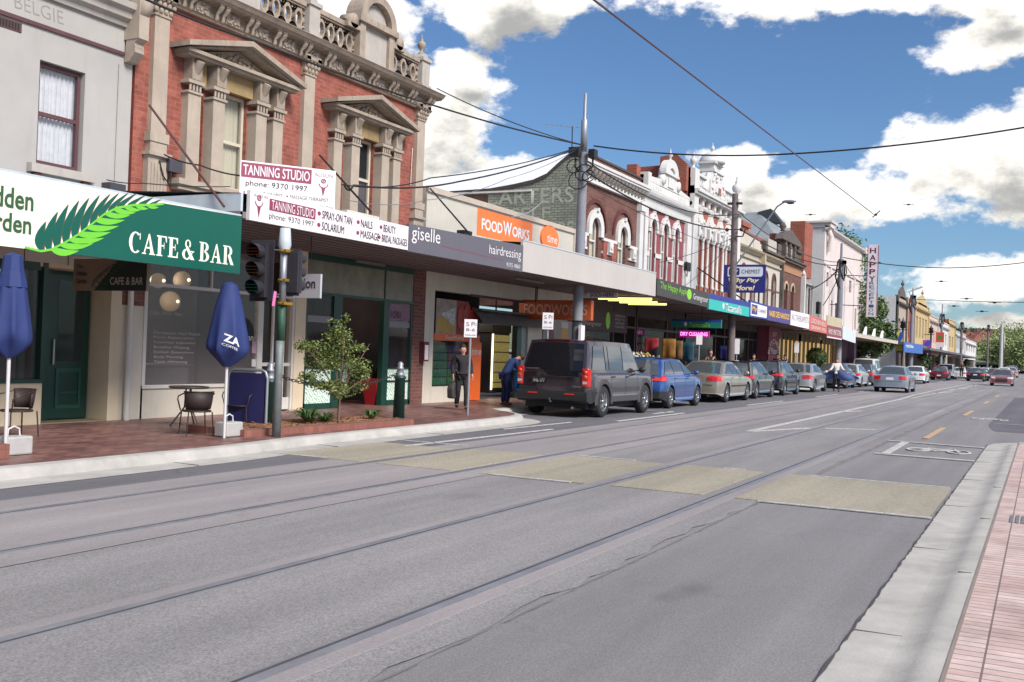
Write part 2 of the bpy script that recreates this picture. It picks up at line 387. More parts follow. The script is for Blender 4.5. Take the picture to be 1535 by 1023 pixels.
A_SMOOTH = asphalt('smooth_asphalt', rgb(147, 144, 145, .66), 90, .42, .13, .5, .12)
A_COARSE = asphalt('coarse_asphalt', rgb(156, 152, 153, .66), 75, .55, .17, .6, .0)
A_CONC = asphalt('tram_bed_concrete', rgb(168, 161, 162, .64), 60, .20, .14, .3, .12)
A_FAR = asphalt('kerbside_asphalt', rgb(130, 127, 133, .58), 60, .25, .12, .4, .3)
A_PATCH = asphalt('dark_patch_asphalt', rgb(122, 118, 126, .56), 60, .2, .14, .4, .4)
YEL = asphalt('cream_stamped_surface', rgb(184, 175, 156, .62), 34, .30, .14, .9, .0)

# ================================================================ ground and road
g = MB()
g.face([(-60, -250, -.03), (900, -250, -.03), (900, 900, -.03), (-60, 900, -.03)])
struct('ground', g, mat('earth_ground', rgb(120, 112, 100, .5), .95, var=.2, scale=.2))
def strip(name, m, x0, x1, ya, yb, z, step=None, jag=0, seed=1):
    """sheet between y=ya(x) and y=yb(x)"""
    b = MB(); rnd = random.Random(seed)
    fa = ya if callable(ya) else (lambda x: ya); fb = yb if callable(yb) else (lambda x: yb)
    xs = [x0]
    while xs[-1] < x1: xs.append(min(x1, xs[-1]+(step or (x1-x0))))
    pa = [fa(x)+(rnd.uniform(-jag, jag) if jag else 0) for x in xs]; pb = [fb(x) for x in xs]
    for i in range(len(xs)-1):
        b.face([(xs[i], pa[i], z), (xs[i+1], pa[i+1], z), (xs[i+1], pb[i+1], z), (xs[i], pb[i], z)])
    return struct(name, b, m)
def interp(pts):
    def f(x):
        if x <= pts[0][0]: return pts[0][1]
        for (a, b), (c, d) in zip(pts, pts[1:]):
            if x <= c: return b+(d-b)*(x-a)/(c-a)
        return pts[-1][1]
    return f
KL = interp([(-20, 9.38), (10.2, 9.42), (11.2, 9.52), (12.2, 9.66), (18.6, 9.78), (19.6, 9.86), (20.2, 10.05), (20.7, 10.45), (21.0, 10.95), (21.4, 11.35), (400, 11.35)])   # left kerb face line
KRa = interp([(-20, .93), (22.6, .93), (23.2, .83), (23.9, .45), (24.5, -.5), (24.8, -2.2), (25, -6), (400, -6)])       # asphalt edge on the right
struct('road', MB().box(-40, 620, -12, 16, -.2, -.001), A_SMOOTH)
strip('near_lane_asphalt', A_SMOOTH, -20, 330, -8, 2.72, .003)
strip('tram_lane_asphalt', A_COARSE, -20, 330, 2.72, 6.0, .007, .35, .05, 3)
strip('tram_bed_concrete_strip', A_CONC, -20, 330, 6.0, 8.38, .011)
strip('kerbside_lane_asphalt', A_FAR, -20, 330, 8.38, 13.0, .007)
strip('asphalt_patch', A_PATCH, 27.5, 60, -4.5, interp([(27.5, 1.0), (30, 1.25), (60, 1.25)]), .008, 1.5, .0)
# tram rails: grooved steel let into the road
TRK = [3.14, 4.57, 6.38, 7.81]
for i, yr in enumerate(TRK):
    lead = 1 if i in (0, 2) else -1
    b = MB(); b.box(-20, 330, yr-.030, yr+.030, -.05, .0165); struct('tram_rail', b, STEEL)
    b = MB(); b.box(-20, 330, yr+lead*.034, yr+lead*.058, -.05, .0150); struct('rail_groove', b, DARKG)
    if i < 2:
        b = MB(); b.box(-20, 330, yr-lead*.034, yr-lead*.16, -.05, .0122); struct('rail_bedding', b, A_CONC)
    b = MB(); b.box(-20, 330, yr+lead*.060, yr+lead*.076, -.05, .0158); struct('rail_keeper', b, STEEL)
# raised crossing surface in cream, and its white edges
def pw(l): return [onG(*p) for p in l]
xb, xt = 11.2, 14.05
def ypatch(ya, yb, x0, x1, skew=0):
    b = MB(); b.prism([(x0, ya), (x1, ya), (x1+skew, yb), (x0+skew, yb)], -.05, .0185, 'xy'); struct('crossing_surface', b, YEL)
ypatch(.98, 2.96, xb, xt); ypatch(3.34, 4.42, xb, xt); ypatch(4.74, 6.15, xb-.05, xt-.05); ypatch(6.52, 7.65, xb-.1, xt-.3); ypatch(7.93, 9.25, xb-.1, xt-.5)
def mark(poly, m=LINE, name='road_marking'):
    b = MB(); b.prism(poly, .012, .0225, 'xy'); struct(name, b, m)
def lineseg(x0, y0, x1, y1, w=.10, m=LINE, name='road_marking'):
    d = Vector((x1-x0, y1-y0)); n = Vector((-d.y, d.x)).normalized()*w/2
    mark([(x0-n.x, y0-n.y), (x1-n.x, y1-n.y), (x1+n.x, y1+n.y), (x0+n.x, y0+n.y)], m, name)
rn = random.Random(5)
for (ya, yb) in ((.95, 2.7), (4.9, 6.0), (8.5, 9.3)):
    y = ya
    while y < yb-.1:
        l_ = min(rn.uniform(.3, .55), yb-y); lineseg(xb-.06+rn.uniform(-.01, .01), y, xb-.06+rn.uniform(-.01, .01), y+l_-.012, .055); y += l_
for (ya, yb) in ((1.0, 2.75), (3.6, 3.9), (5.2, 6.1), (8.0, 9.3)):
    y = ya
    while y < yb-.1:
        l_ = min(rn.uniform(.3, .55), yb-y); lineseg(xt+.05+rn.uniform(-.012, .012), y, xt+.05+rn.uniform(-.012, .012), y+l_-.012, .05); y += l_
# lane and parking lines
lineseg(13.3, 8.66, 18.4, 8.54, .07)
lineseg(17.6, 9.2, 20.6, 9.12, .05)
for x in (21.9,): lineseg(x, 8.56, x+4.9, 8.56, .09)
lineseg(26.4, 8.6, 26.9, 9.7, .08); lineseg(25.6, 9.0, 27.2, 9.0, .08)
x = 33.5
while x < 110: lineseg(x, 8.56, x+5.2, 8.56, .08); x += 11.5
lineseg(21.5, 5.46, 47.5, 5.46, .13); lineseg(47.5, 5.46, 56, 5.75, .12); lineseg(56, 5.75, 100, 5.85, .10)
lineseg(21.6, 5.42, 24.0, 4.7, .09); lineseg(24.2, 4.4, 25.0, 3.4, .06); lineseg(33, 5.4, 34.2, 5.1, .09)
lineseg(50, 5.25, 95, 4.9, .07); lineseg(60, 5.3, 66, 4.7, .12); lineseg(72, 5.3, 79, 4.7, .12); lineseg(86, 5.3, 93, 4.8, .12)
for x in (23.1, 35.0, 47, 59): lineseg(x, 2.13, x+(4.4 if x < 24 else 4.2), 2.13, .12, ORLINE)
# bicycle box
lineseg(18.35, .95, 18.45, 2.5, .14); lineseg(21.5, .95, 21.75, 2.72, .14); lineseg(18.45, 2.34, 21.7, 2.36, .13)
def bike(cx_, cy_, s, ang):
    b = MB()
    def T(u, v): return (cx_+v*s*1.9, cy_-u*s)      # u across to the right, v up along the street
    def ring(u, v, r0, r1, n=18):
        for k in range(n):
            a, c = 2*pi*k/n, 2*pi*(k+1)/n
            b.prism([T(u+r0*cos(a), v+r0*sin(a)), T(u+r1*cos(a), v+r1*sin(a)), T(u+r1*cos(c), v+r1*sin(c)), T(u+r0*cos(c), v+r0*sin(c))], .012, .0225, 'xy')
    def seg(a, c, w=.035):
        d = Vector((c[0]-a[0], c[1]-a[1])); n = Vector((-d.y, d.x)).normalized()*w
        b.prism([T(a[0]-n.x, a[1]-n.y), T(c[0]-n.x, c[1]-n.y), T(c[0]+n.x, c[1]+n.y), T(a[0]+n.x, a[1]+n.y)], .012, .0232, 'xy')
    ring(-.42, 0, .2, .26); ring(.42, 0, .2, .26)
    seg((-.42, 0), (-.12, 0)); seg((-.12, 0), (.28, .28)); seg((-.2, .3), (-.12, 0)); seg((-.18, .26), (.28, .28)); seg((-.42, 0), (-.2, .27)); seg((.24, .38), (.42, 0)); seg((.16, .4), (.3, .38)); seg((-.28, .33), (-.12, .33))
    struct('bicycle_marking', b, LINE)
bike(20.0, 1.62, .80, 0); bike(33.5, 1.35, .75, 0)
for (x, y) in ((24.6, -.3),): lineseg(27, -.6, 27.8, .2, .2)
lineseg(31, -.35, 31.2, 1.2, .06)
# small cracks and marks on the road
def crackline(pts, w=.012, m=DARKG):
    for a, c in zip(pts, pts[1:]): lineseg(a[0], a[1], c[0], c[1], w, m, 'road_crack')
JNT = mat('kerb_joint_grey', rgb(140, 134, 128, .5), .9)
# concrete kerbs
def kerb(name, fx, x0, x1, side, gut, wtop, h, step=.5):
    """gutter sheet + kerb stone following line y=fx(x); side=+1 kerb lies on +y"""
    xs = [x0]
    while xs[-1] < x1: xs.append(min(x1, xs[-1]+step if xs[-1] < 60 else xs[-1]+20))
    gu = MB(); kb = MB()
    for i in range(len(xs)-1):
        a, b = xs[i], xs[i+1]; ya, yb = fx(a), fx(b)
        gu.face([(a, ya-side*gut, .012), (b, yb-side*gut, .012), (b, yb+side*.02, .02), (a, ya+side*.02, .02)])
        prof = [(0, .0), (.02, h*.6), (.05, h*.92), (.09, h), (wtop, h+.004)] if h > .1 else [(-.14, .0135), (-.05, .019), (.02, .030), (.07, .052), (.11, .066), (.15, h), (wtop+.02, h+.002)]
    np_ = len(prof); kb.idx([(x_, fx(x_)+side*p[0], p[1]) for x_ in xs for p in prof], [(i*np_+j, (i+1)*np_+j, (i+1)*np_+j+1, i*np_+j+1) for i in range(len(xs)-1) for j in range(np_-1)], True)
    return struct(name+'_gutter', gu, CONC), struct(name, kb, CONC)
kerb('kerb_far_side', KL, -20, 330, 1, .42, .22, .14, .25)
KR = interp([(-20, .60), (22.2, .60), (23.0, .5), (23.7, .15), (24.2, -.8), (24.5, -2.4), (24.7, -6.2)])
kerb('kerb_near_side', KR, -20, 24.7, -1, .33, .20, .07, .25)
for x in (6.45, 9.35, 12.45, 15.6): struct('kerb_joint', MB().box(x-.006, x+.006, KL(x)-.4, KL(x)+.03, .0, .0225), JNT)
for x in (6.2, 9.3, 12.3, 15.3, 18.3, 21): struct('kerb_joint', MB().box(x-.005, x+.005, .62, .93, .0, .0185), JNT)
for x in (8.1, 11.1, 14.1): struct('kerb_joint', MB().box(x-.005, x+.005, .41, .50, .03, .0745), JNT)
# ragged tar line where asphalt meets the gutter
strip('gutter_tar_seam', DARKG, 3, 22.6, lambda x: .922, lambda x: .934+.008*sin(x*9)*sin(x*3.1), .0145, .08, .006, 9)
strip('lane_seam', mat('seam_tar', rgb(138, 134, 138, .62), .9), 3, 60, lambda x: 2.66, lambda x: 2.675+.008*sin(x*7), .0085, .09, .010, 4)
# pavements
PAVL = brick('left_brick_paving', rgb(184, 134, 124, .66), rgb(140, 98, 94, .60), rgb(120, 98, 94, .5), 'xy', .23, .115, .010, .5, .45, .35, big=.8, bmp=.25)
b = MB(); xs = [-20+.5*i for i in range(0, 120)]+[40+10*i for i in range(30)]
for a, c in zip(xs, xs[1:]):
    b.face([(a, KL(a)+.21, .1442), (c, KL(c)+.21, .1442), (c, 18.5, .1502), (a, 18.5, .1502)])
struct('far_pavement', b, PAVL)
PAVR = brick('right_brick_paving', rgb(232, 208, 202, .74), rgb(214, 182, 174, .70), rgb(150, 128, 120, .6), 'yx', .30, .098, .006, .0, .8, .34, big=3.1, offx=.08, bmp=.3)
b = MB()
xs = [-20+.5*i for i in range(0, 90)]
for a, c in zip(xs, xs[1:]):
    if c <= 24.5: b.face([(a, -6.5, .0740), (c, -6.5, .0740), (c, min(KR(c)-.23, .37), .0740), (a, min(KR(a)-.23, .37), .0740)])
struct('near_pavement', b, PAVR)
struct('paving_joint', MB().box(3, 23, .366, .386, .03, .0765), mat('mortar', rgb(165, 150, 140, .6), .9))
tp = MB(); tx0_, ty0_ = onG(1513, 783, .08)
for i in range(6): tp.box(tx0_, tx0_+.55, ty0_-.05*i-.03, ty0_-.05*i, .06, .082)
tag(tp.build('tactile_grate', mat('grate_grey', rgb(140, 140, 140, .6), .6)), 'small grey slotted grate let into the pink brick pavement', 'grate')
# ================================================================ buildings along the far side (facade plane y = YF, awning fascia y = YA)
YF, YA = 13.6, 10.9
GREY = mat('grey_render', rgb(202, 198, 194, .64), .85, var=.07, scale=1.2, bump=.1, bscale=30, streak=.12)
GREYT = mat('light_trim', rgb(208, 200, 192, .62), .8, var=.12, scale=3, streak=.25)
MAROON = mat('maroon_trim', rgb(112, 74, 78, .6), .6, var=.15)
STONE = mat('weathered_stone', rgb(182, 166, 150, .70), .9, var=.25, scale=3.5, bump=.4, bscale=35, streak=.5)
STONEL = mat('pale_stone_paint', rgb(196, 180, 164, .70), .85, var=.14, scale=2.5, bump=.2, streak=.25)
OCHRE = mat('ochre_stone', rgb(186, 158, 112, .62), .85, var=.2, scale=3, bump=.2, streak=.3)
REDB = brick('red_painted_brick', rgb(190, 110, 92, .64), rgb(174, 92, 78, .60), rgb(188, 124, 108, .62), 'xz', .24, .086, .009, stain=.42, big=3.2)
REDB2 = brick('red_side_brick', rgb(176, 88, 74, .7), rgb(160, 78, 66, .7), rgb(150, 90, 80, .66), 'yz', .24, .086, .008, stain=.3)
BRB = brick('brown_brick', rgb(146, 90, 78, .62), rgb(122, 74, 66, .62), rgb(150, 128, 118, .5), 'xz', .24, .086, .010, stain=.35)
BRB2 = brick('brown_brick_side', rgb(140, 86, 74, .62), rgb(112, 72, 64, .62), rgb(140, 120, 110, .5), 'yz', .24, .086, .010, stain=.35)
GRB = brick('green_painted_brick', rgb(162, 164, 150, .86), rgb(144, 150, 134, .86), rgb(104, 110, 96, .6), 'yz', .24, .086, .009, stain=.45, big=.8)
ORB = brick('orange_brick', rgb(186, 98, 76, .7), rgb(168, 84, 66, .7), rgb(190, 150, 130, .5), 'yz', .26, .09, .010, stain=.25)
ORBX = brick('orange_brick_front', rgb(186, 98, 76, .7), rgb(168, 84, 66, .7), rgb(190, 150, 130, .5), 'xz', .26, .09, .010, stain=.25)
PILB = brick('shop_brick', rgb(150, 92, 84, .7), rgb(126, 76, 70, .7), rgb(160, 140, 130, .5), 'xz', .24, .086, .010, stain=.3)
BEIGE = mat('beige_render', rgb(230, 212, 182, .86), .8, var=.07, scale=1.5, streak=.12)
BEIGE2 = mat('shop_beige', rgb(214, 206, 192, .86), .8, var=.10, scale=1.5, streak=.2)
CREAM = mat('cream_render', rgb(222, 215, 203, .66), .8, var=.06, scale=1.2, streak=.14)
WRENDER = mat('white_render', rgb(238, 236, 234, .68), .8, var=.08, scale=1.4, streak=.2)
PINKW = mat('pale_pink_render', rgb(240, 227, 223, .68), .8, var=.06, scale=1.0, streak=.16)
CRIM = mat('crimson_paint', rgb(160, 82, 88, .66), .7, var=.14, scale=2, streak=.1)
DKGREEN = mat('dark_green_paint', rgb(28, 72, 60, .8), .4, var=.1)
SOFF = mat('soffit_boards', rgb(140, 126, 126, .7), .8, var=.15, scale=2)
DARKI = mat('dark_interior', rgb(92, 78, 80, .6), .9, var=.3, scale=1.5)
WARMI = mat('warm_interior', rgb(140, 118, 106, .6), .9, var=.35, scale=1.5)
ROOFM = mat('corrugated_roof', rgb(176, 184, 190, .62), .45, .3, var=.16, scale=1.5)
GL_D = glass('dark_shop_glass', (.05, .048, .05, 1), .06, .26)
GL_W = glass('upper_window_glass', (.06, .07, .085, 1), .05, .28)
CURT = mat('lace_curtain', rgb(232, 234, 240, .98), .9, var=.12, scale=9)
BLIND = mat('cream_blind', rgb(222, 216, 194, .95), .9, var=.06)
FRW = mat('white_window_frame', rgb(232, 228, 222, .75), .5, var=.05)
FRC = mat('cream_window_frame', rgb(222, 212, 192, .75), .5, var=.05)
GUT = mat('awning_fascia_white', rgb(218, 211, 206, .66), .6, var=.06, scale=.8, streak=.1)
ZINC = mat('zinc_flashing', rgb(206, 218, 228, .8), .5, .1, var=.12)

def sash(parent, xa, xb, za, zb, y, frame, back=CURT, rise=0, mid=True, fw=.055, gl=GL_W, vmid=False):
    """a sash window standing in its opening: frame > pane, curtain"""
    b = MB(); b.box(xa, xa+fw, y, y+.06, za, zb-rise); b.box(xb-fw, xb, y, y+.06, za, zb-rise); b.box(xa+fw, xb-fw, y, y+.06, za, za+fw)
    if rise: arc_band(b, (xa+xb)/2, zb-rise, (xb-xa)/2-fw, (xb-xa)/2, y, y+.06, 10, ez=rise/((xb-xa)/2))
    else: b.box(xa+fw, xb-fw, y, y+.06, zb-fw, zb)
    zm = za+(zb-za)*.5
    if mid: b.box(xa+fw, xb-fw, y+.003, y+.05, zm-.03, zm+.03)
    if vmid: b.box((xa+xb)/2-.02, (xa+xb)/2+.02, y+.004, y+.045, za+fw, zb-fw)
    f = b.build('window', frame, parent)
    g_ = MB(); g_.face([(xa+.01, y+.03, za+.01), (xb-.01, y+.03, za+.01), (xb-.01, y+.03, zb-.005), (xa+.01, y+.03, zb-.005)]); g_.build('pane', gl, f)
    if back:
        c = MB(); n = 40
        for i in range(n):
            u0, u1 = xa+(xb-xa)*i/n, xa+(xb-xa)*(i+1)/n
            d0, d1 = .1+.018*sin(i*1.7), .1+.018*sin((i+1)*1.7)
            c.face([(u0, y+d0, za), (u1, y+d1, za), (u1, y+d1, zb), (u0, y+d0, zb)], True)
        c.build('curtain', back, f)
    else:
        c = MB(); c.box(xa, xb, y+.4, y+.42, za, zb); c.build('room', DARKI, f)
    return f
def cornice(mb, x0, x1, y, z, prof):
    """prof: list of (projection, height) from bottom to top, run along x"""
    poly = [(y, z)]+[(y-p, z+h) for p, h in prof]+[(y, z+prof[-1][1])]
    mb.prism([(p[0], p[1]) for p in poly], x0, x1, 'yz')
def finial(mb, x, y, z, s=1.0):
    mb.lathe((x, y, z), [(.16*s, 0), (.17*s, .06*s), (.08*s, .12*s), (.06*s, .22*s), (.14*s, .3*s), (.19*s, .44*s), (.17*s, .54*s), (.06*s, .62*s), (.08*s, .68*s), (.03*s, .76*s), (.045*s, .84*s), (0, .95*s)], 12)
def box_body(b, x0, x1, z1, y1, z0=0.1, front=False):
    """side, back and roof sheets of a building; the front is made separately"""
    b.face([(x0, y1, z0), (x0, YF, z0), (x0, YF, z1), (x0, y1, z1)]); b.face([(x1, YF, z0), (x1, y1, z0), (x1, y1, z1), (x1, YF, z1)])
    b.face([(x1, y1, z0), (x0, y1, z0), (x0, y1, z1), (x1, y1, z1)])
def awning(parent, x0, x1, zb, zt, m=GUT, soff=3.5, ya=YA, fasc=True, thick=.06):
    b = MB(); b.box(x0, x1, ya+thick, YF-.005, soff, soff+.10); n = int((x1-x0)/.25)
    a = b.build('awning_soffit', SOFF, parent)
    b = MB()
    for i in range(int((YF-ya)/.3)): b.box(x0, x1, ya+.25+.3*i, ya+.262+.3*i, soff-.008, soff-.002)
    b.build('board_joints', DARKG, a)
    if fasc:
        b = MB(); b.box(x0, x1, ya, ya+thick, zb, zt); af = b.build('awning_fascia', m, parent); b = MB(); [b.box(x0+2.42*k, x0+2.42*k+.007, ya-.002, ya+.001, zb, zt) for k in range(1, int((x1-x0)/2.42)+1)]; b.box(x0, x1, ya-.012, ya+thick+.01, zt, zt+.025); b.build('sheet_joints', ZINC, af)
    b = MB(); b.face([(x0, ya+thick, zt-.03), (x1, ya+thick, zt-.03), (x1, YF-.005, zt+.10), (x0, YF-.005, zt+.10)]); b.build('awning_roof', ROOFM, parent)
    return a
def rod(name, label, p, q, r=.016, m=None):
    o = MB().tube([p, q], r, 6).build(name, m or BLACK); return tag(o, label, 'rod', 'awning tie rods')

# ---------------- 1 grey rendered building above the cafe
gb = thing('grey_building', 'grey rendered two-storey building with maroon sash window above the green and cream cafe sign', 'building', loc=(0, 0, 0))
X0, X1 = 1.5, 12.22
b = MB()
holes = [(10.46, 11.29, 4.10, 5.68)]
hole_wall(b, X0, X1, 3.55, 6.95, YF, holes, .16)
box_body(b, X0, X1, 6.95, 24, 3.55); b.face([(X0, YF, 6.9), (X1, YF, 6.9), (X1, 24, 6.9), (X0, 24, 6.9)])
b.build('wall', GREY, gb)
sash(gb, 10.48, 11.27, 4.12, 5.66, YF+.08, MAROON)
b = MB(); b.box(10.30, 11.48, YF-.12, YF+.08, 3.96, 4.09); sl = b.build('window_sill', GREYT, gb)
b = MB(); b.box(10.38, 10.50, YF-.09, YF, 3.82, 3.955); b.box(11.27, 11.39, YF-.09, YF, 3.82, 3.955); b.build('bracket', MAROON, sl)
b = MB(); b.box(X0, 12.02, YF-.035, YF+.01, 6.15, 6.21); b.build('string_course', MAROON, gb)
b = MB(); cornice(b, X0, 12.02, YF, 6.62, [(.06, .0), (.08, .07), (.16, .12), (.18, .22), (.26, .26), (.28, .36), (.05, .42)]); b.build('cornice', GREYT, gb)
b = MB(); b.box(12.02, 12.23, YF-.34, YF+.02, 6.42, 7.05); b.prism([(YF-.34, 6.42), (YF-.05, 6.42), (YF-.02, 6.1), (YF-.02, 6.05), (YF-.12, 6.06), (YF-.26, 6.2), (YF-.24, 6.36)], 12.03, 12.22, 'yz')
for k in range(4): b.tube([(12.06+.045*k, YF-.2, 6.38), (12.06+.045*k, YF-.26, 6.28), (12.06+.045*k, YF-.16, 6.12), (12.06+.045*k, YF-.05, 6.07)], .018, 6)
b.lathe((12.03, YF-.2, 7.0), [(.0, 0), (.24, 0), (.24, .19), (.0, .19)], 18, axis='x')
b.build('corbel', STONEL, gb)
b = MB(); b.box(9.62, 10.12, YF-.012, YF+.01, 5.98, 6.12)
vt = b.build('wall_vent', MAROON, gb)
b = MB()
for i in range(9):
    b.box(9.65+.05*i, 9.68+.05*i, YF-.016, YF-.01, 6.0, 6.10)
b.build('vent_slots', BLK2, vt)
t_ = text('BELGIE', (9.98, 10.85, 6.32, 6.52), YF, mat('scratched_letters', rgb(168, 162, 160, .68), .9), gb, shear=-.1, bold=-.012)
struct_l = MB().tube([(11.93, YF-.02, 6.0), (11.93, YF-.02, 3.6)], .007, 5).build('wall_cable', GREYT, gb)
awning(gb, X0, 11.98, 2.55, 3.43, WHITE, 3.36)
# cafe shopfront, built in the recess under the awning
shop = gb
b = MB(); b.box(X0, 12.0, YF-.001, YF+.2, 2.62, 3.55); b.build('shop_header', BEIGE2, gb)
for xx in (10.32, 11.1): struct_l = MB().box(xx, xx+.012, YF-.006, YF, 2.62, 3.36).build('header_joint', DARKG, gb)
pX0 = onY(165, 500, YF)[0]; yd = onX(136, 500, pX0)[0]; wx0 = onY(0, 500, YF)[0]; dX0 = onY(66, 500, YF)[0]; dX1 = onY(140, 500, YF)[0]; pX1 = onY(181, 500, YF)[0]
b = MB(); b.box(X0, dX0, YF, YF+.25, .14, .78); b.build('stall_riser', BEIGE, gb)
b = MB(); b.box(X0, dX0, YF-.03, YF+.2, .78, .84); b.box(dX0-.05, dX0+.03, YF-.01, YF+.12, .84, 2.62); b.box(X0, dX0, YF+.02, YF+.1, 2.5, 2.62); sf = b.build('shop_window', DKGREEN, gb)
MB().box(X0, dX0-.05, YF+.06, YF+.07, .84, 2.5).build('pane', GL_D, sf)
b = MB(); b.box(X0, dX0, YF+1.6, YF+1.65, .14, 2.6); b.box(dX0-.02, dX0+.02, YF+.3, yd-.06, .14, 2.6); b.box(X0, dX0, YF+.3, YF+1.6, .76, .8); b.build('room', mat('maroon_room', rgb(86, 46, 54, .6), .9, var=.3), sf)
b = MB()
for i in range(7): b.box(9.1, 9.95, YF+.45, YF+.455, 1.05+.13*i, 1.09+.13*i)
b.build('cafe_blind', mat('dim_slats', rgb(84, 66, 84, .6), .8), sf)
# recessed door

b = MB(); b.box(dX0-.05, pX0+.02, yd+.05, yd+.1, .14, 2.75); b.build('recess_back', DKGREEN, gb)
b = MB(); d0, d1 = onY(72, 520, yd)[0], pX0-.05
b.box(d0-.12, d0, yd-.04, yd+.05, .14, 2.6); dr = b.build('door_frame', DKGREEN, gb)
b = MB(); b.box(d0, d1, yd-.02, yd+.04, .18, 2.5); door = b.build('door', DKGREEN, gb)
MB().box(d0+.14, d1-.14, yd-.03, yd-.024, 1.1, 2.4).build('pane', GL_D, door)
b = MB(); b.box(d0+.14, d1-.14, yd-.035, yd-.02, .34, .40); b.box(d0+.14, d1-.14, yd-.035, yd-.02, .93, .99); b.box(d0+.14, d0+.19, yd-.035, yd-.02, .4, .93); b.box(d1-.19, d1-.14, yd-.035, yd-.02, .4, .93); b.box(d0+.2, d1-.2, yd-.03, yd-.02, .58, .61); b.build('door_moulding', mat('green_highlight', rgb(40, 96, 82, .8), .35), door)
MB().tube([(d0+.07, yd-.05, 1.05), (d0+.07, yd-.05, 1.45)], .014, 6).build('handle', FRW, door)
b = MB(); b.box(pX0, pX1, YF, yd+.1, .14, 2.63); b.box(dX0-.1, pX1, YF+.01, yd+.04, 2.56, 2.62); b.build('door_pier', BEIGE, gb)
MB().box(dX0, pX0, YF, yd, .14, .158).build('door_step', mat('cream_tile', rgb(190, 170, 140, .6), .7), gb)
b = MB(); b.tube([(pX1+.10, YF-.09, .14), (pX1+.10, YF-.09, 3.45)], .05, 10); b.build('downpipe', FRW, gb)
# beauty salon front (right half of the grey building's ground floor)
sx0 = onY(216, 500, YF)[0]; sx1 = onY(386, 500, YF)[0]; bx0 = pX1; bx1 = onY(214, 500, YF)[0]
MB().box(bx0, bx1+.04, YF, YF+.25, .14, 2.06).build('wall', BEIGE2, gb)
MB().box(bx0, bx1, YF-.01, YF+.25, 2.06, 2.75).build('brick_panel', PILB, gb)
xe = onY(456, 500, YF)[0]; xd0 = onY(392, 500, YF)[0]; xd1 = onY(440, 500, YF)[0]
MB().box(bx1, xd0-.06, YF, YF+.22, .14, .70).build('stall_riser', BEIGE2, gb)
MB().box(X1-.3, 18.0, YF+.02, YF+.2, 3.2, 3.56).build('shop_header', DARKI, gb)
zt_ = 2.60
b = MB(); b.box(bx1, bx1+.07, YF-.02, YF+.1, .66, 3.2); b.box(bx1, sx1, YF-.035, YF+.12, .66, .72); b.box(bx1+.07, xd1, YF-.01, YF+.05, 2.42, 2.48); xm = onY(318, 420, YF)[0]; b.box(xm-.02, xm+.02, YF-.008, YF+.05, 2.48, 3.2); b.box(sx1, sx1+.05, YF-.012, YF+.08, .66, 2.42)
sw = b.build('salon_window', FRW, gb)
MB().box(bx1+.07, xd0-.05, YF+.03, YF+.036, .72, 3.2).build('pane', glass('salon_glass', (.17, .155, .155, 1), .06, .42), sw)  # pale grey base colour stands in for reflections hazing the pane
rm = MB(); rm.box(bx1-.2, xd1+.4, YF+3.4, YF+3.45, .14, 3.5); rm.box(bx1-.2, bx1-.15, YF+.25, YF+3.4, .14, 3.5); rm.box(bx1, xd1, YF+.3, YF+3.4, .1, .145); rm.box(bx1, xd1, YF+.3, YF+3.4, 3.3, 3.35); rm.box(xd1+.35, xd1+.4, YF+.2, YF+3.4, .14, 3.5)
rm.build('room', mat('salon_room', rgb(176, 160, 158, .7), .9, var=.15, scale=.8), sw)
b = MB(); b.box(bx1+.6, bx1+2.3, YF+1.2, YF+1.7, .15, .98); b.box(bx1+.5, bx1+2.4, YF+1.12, YF+1.75, 1.0, 1.04); b.build('reception_desk', mat('white_laminate', rgb(214, 216, 222, .8), .5), sw)
b = MB(); b.box(bx1+1.5, bx1+1.95, YF+1.35, YF+1.4, 1.08, 1.4); b.lathe((bx1+1.2, YF+1.4, 1.04), [(.05, 0), (.05, .2), (.0, .2)], 10); b.build('desk_monitor', mat('pale_grey', rgb(150, 150, 156, .7), .6), sw)
for (px, py, rr_, dy) in ((237, 421, .14, 1.0), (273, 420, .17, 1.1), (255, 452, .2, 1.7)):
    xx, zz = onY(px, py, YF+dy)
    b = MB(); b.ball((xx, YF+dy, zz), rr_, n=16, m=10); gl_ = b.build('globe_shade', mat('lamp_globe', rgb(196, 176, 156, .7), .6, var=.05, emit=(rgb(255, 210, 150, 1), .16)), sw)
    MB().ball((xx, YF+dy-rr_*1.02, zz), .03, n=8, m=6).build('bulb', mat('lamp_bulb', (1, .9, .7, 1), .5, var=0, emit=((1, .85, .6, 1), 3)), gl_)
    MB().tube([(xx, YF+dy, zz+rr_), (xx, YF+dy, 3.3)], .006, 5).build('cord', BLACK, gl_)
lst = ['OPEN SPRAY TAN', 'Facials', 'Body Treatments', 'Specials', 'Permanent Nail Polish', 'Photo Rejuvenation', 'Cosmetic Injections', 'Brazilian Waxing', 'Eyelash Extensions', 'Body Piercing', 'Teeth Whitening']
WL = mat('window_lettering', rgb(196, 190, 196, .75), .6, var=0)
for i, s_ in enumerate(lst):
    py = 466+i*7.4; xa, za = onY(232 if i > 2 else 226, py+5, YF); w_ = .052*len(s_)
    if i in (1, 2, 3): continue
    text(s_, (xa, xa+w_, za-.004, za+.05), YF+.028, WL, sw)
b = MB()
for k in range(26):
    a_ = random.uniform(0, 6.28); zz = random.uniform(1.25, 1.95)
    b.tube([(bx1+.42, YF+.9, 1.2), (bx1+.42+.1*cos(a_), YF+.9+.1*sin(a_), (1.2+zz)/2+.1), (bx1+.42+.2*cos(a_)*random.random(), YF+.9+.15*sin(a_), zz)], .016, 5)
b.build('vase_of_twigs', mat('brown_twigs', rgb(84, 60, 58, .7), .9), sw)
ox, oz = onY(366, 503, YF)
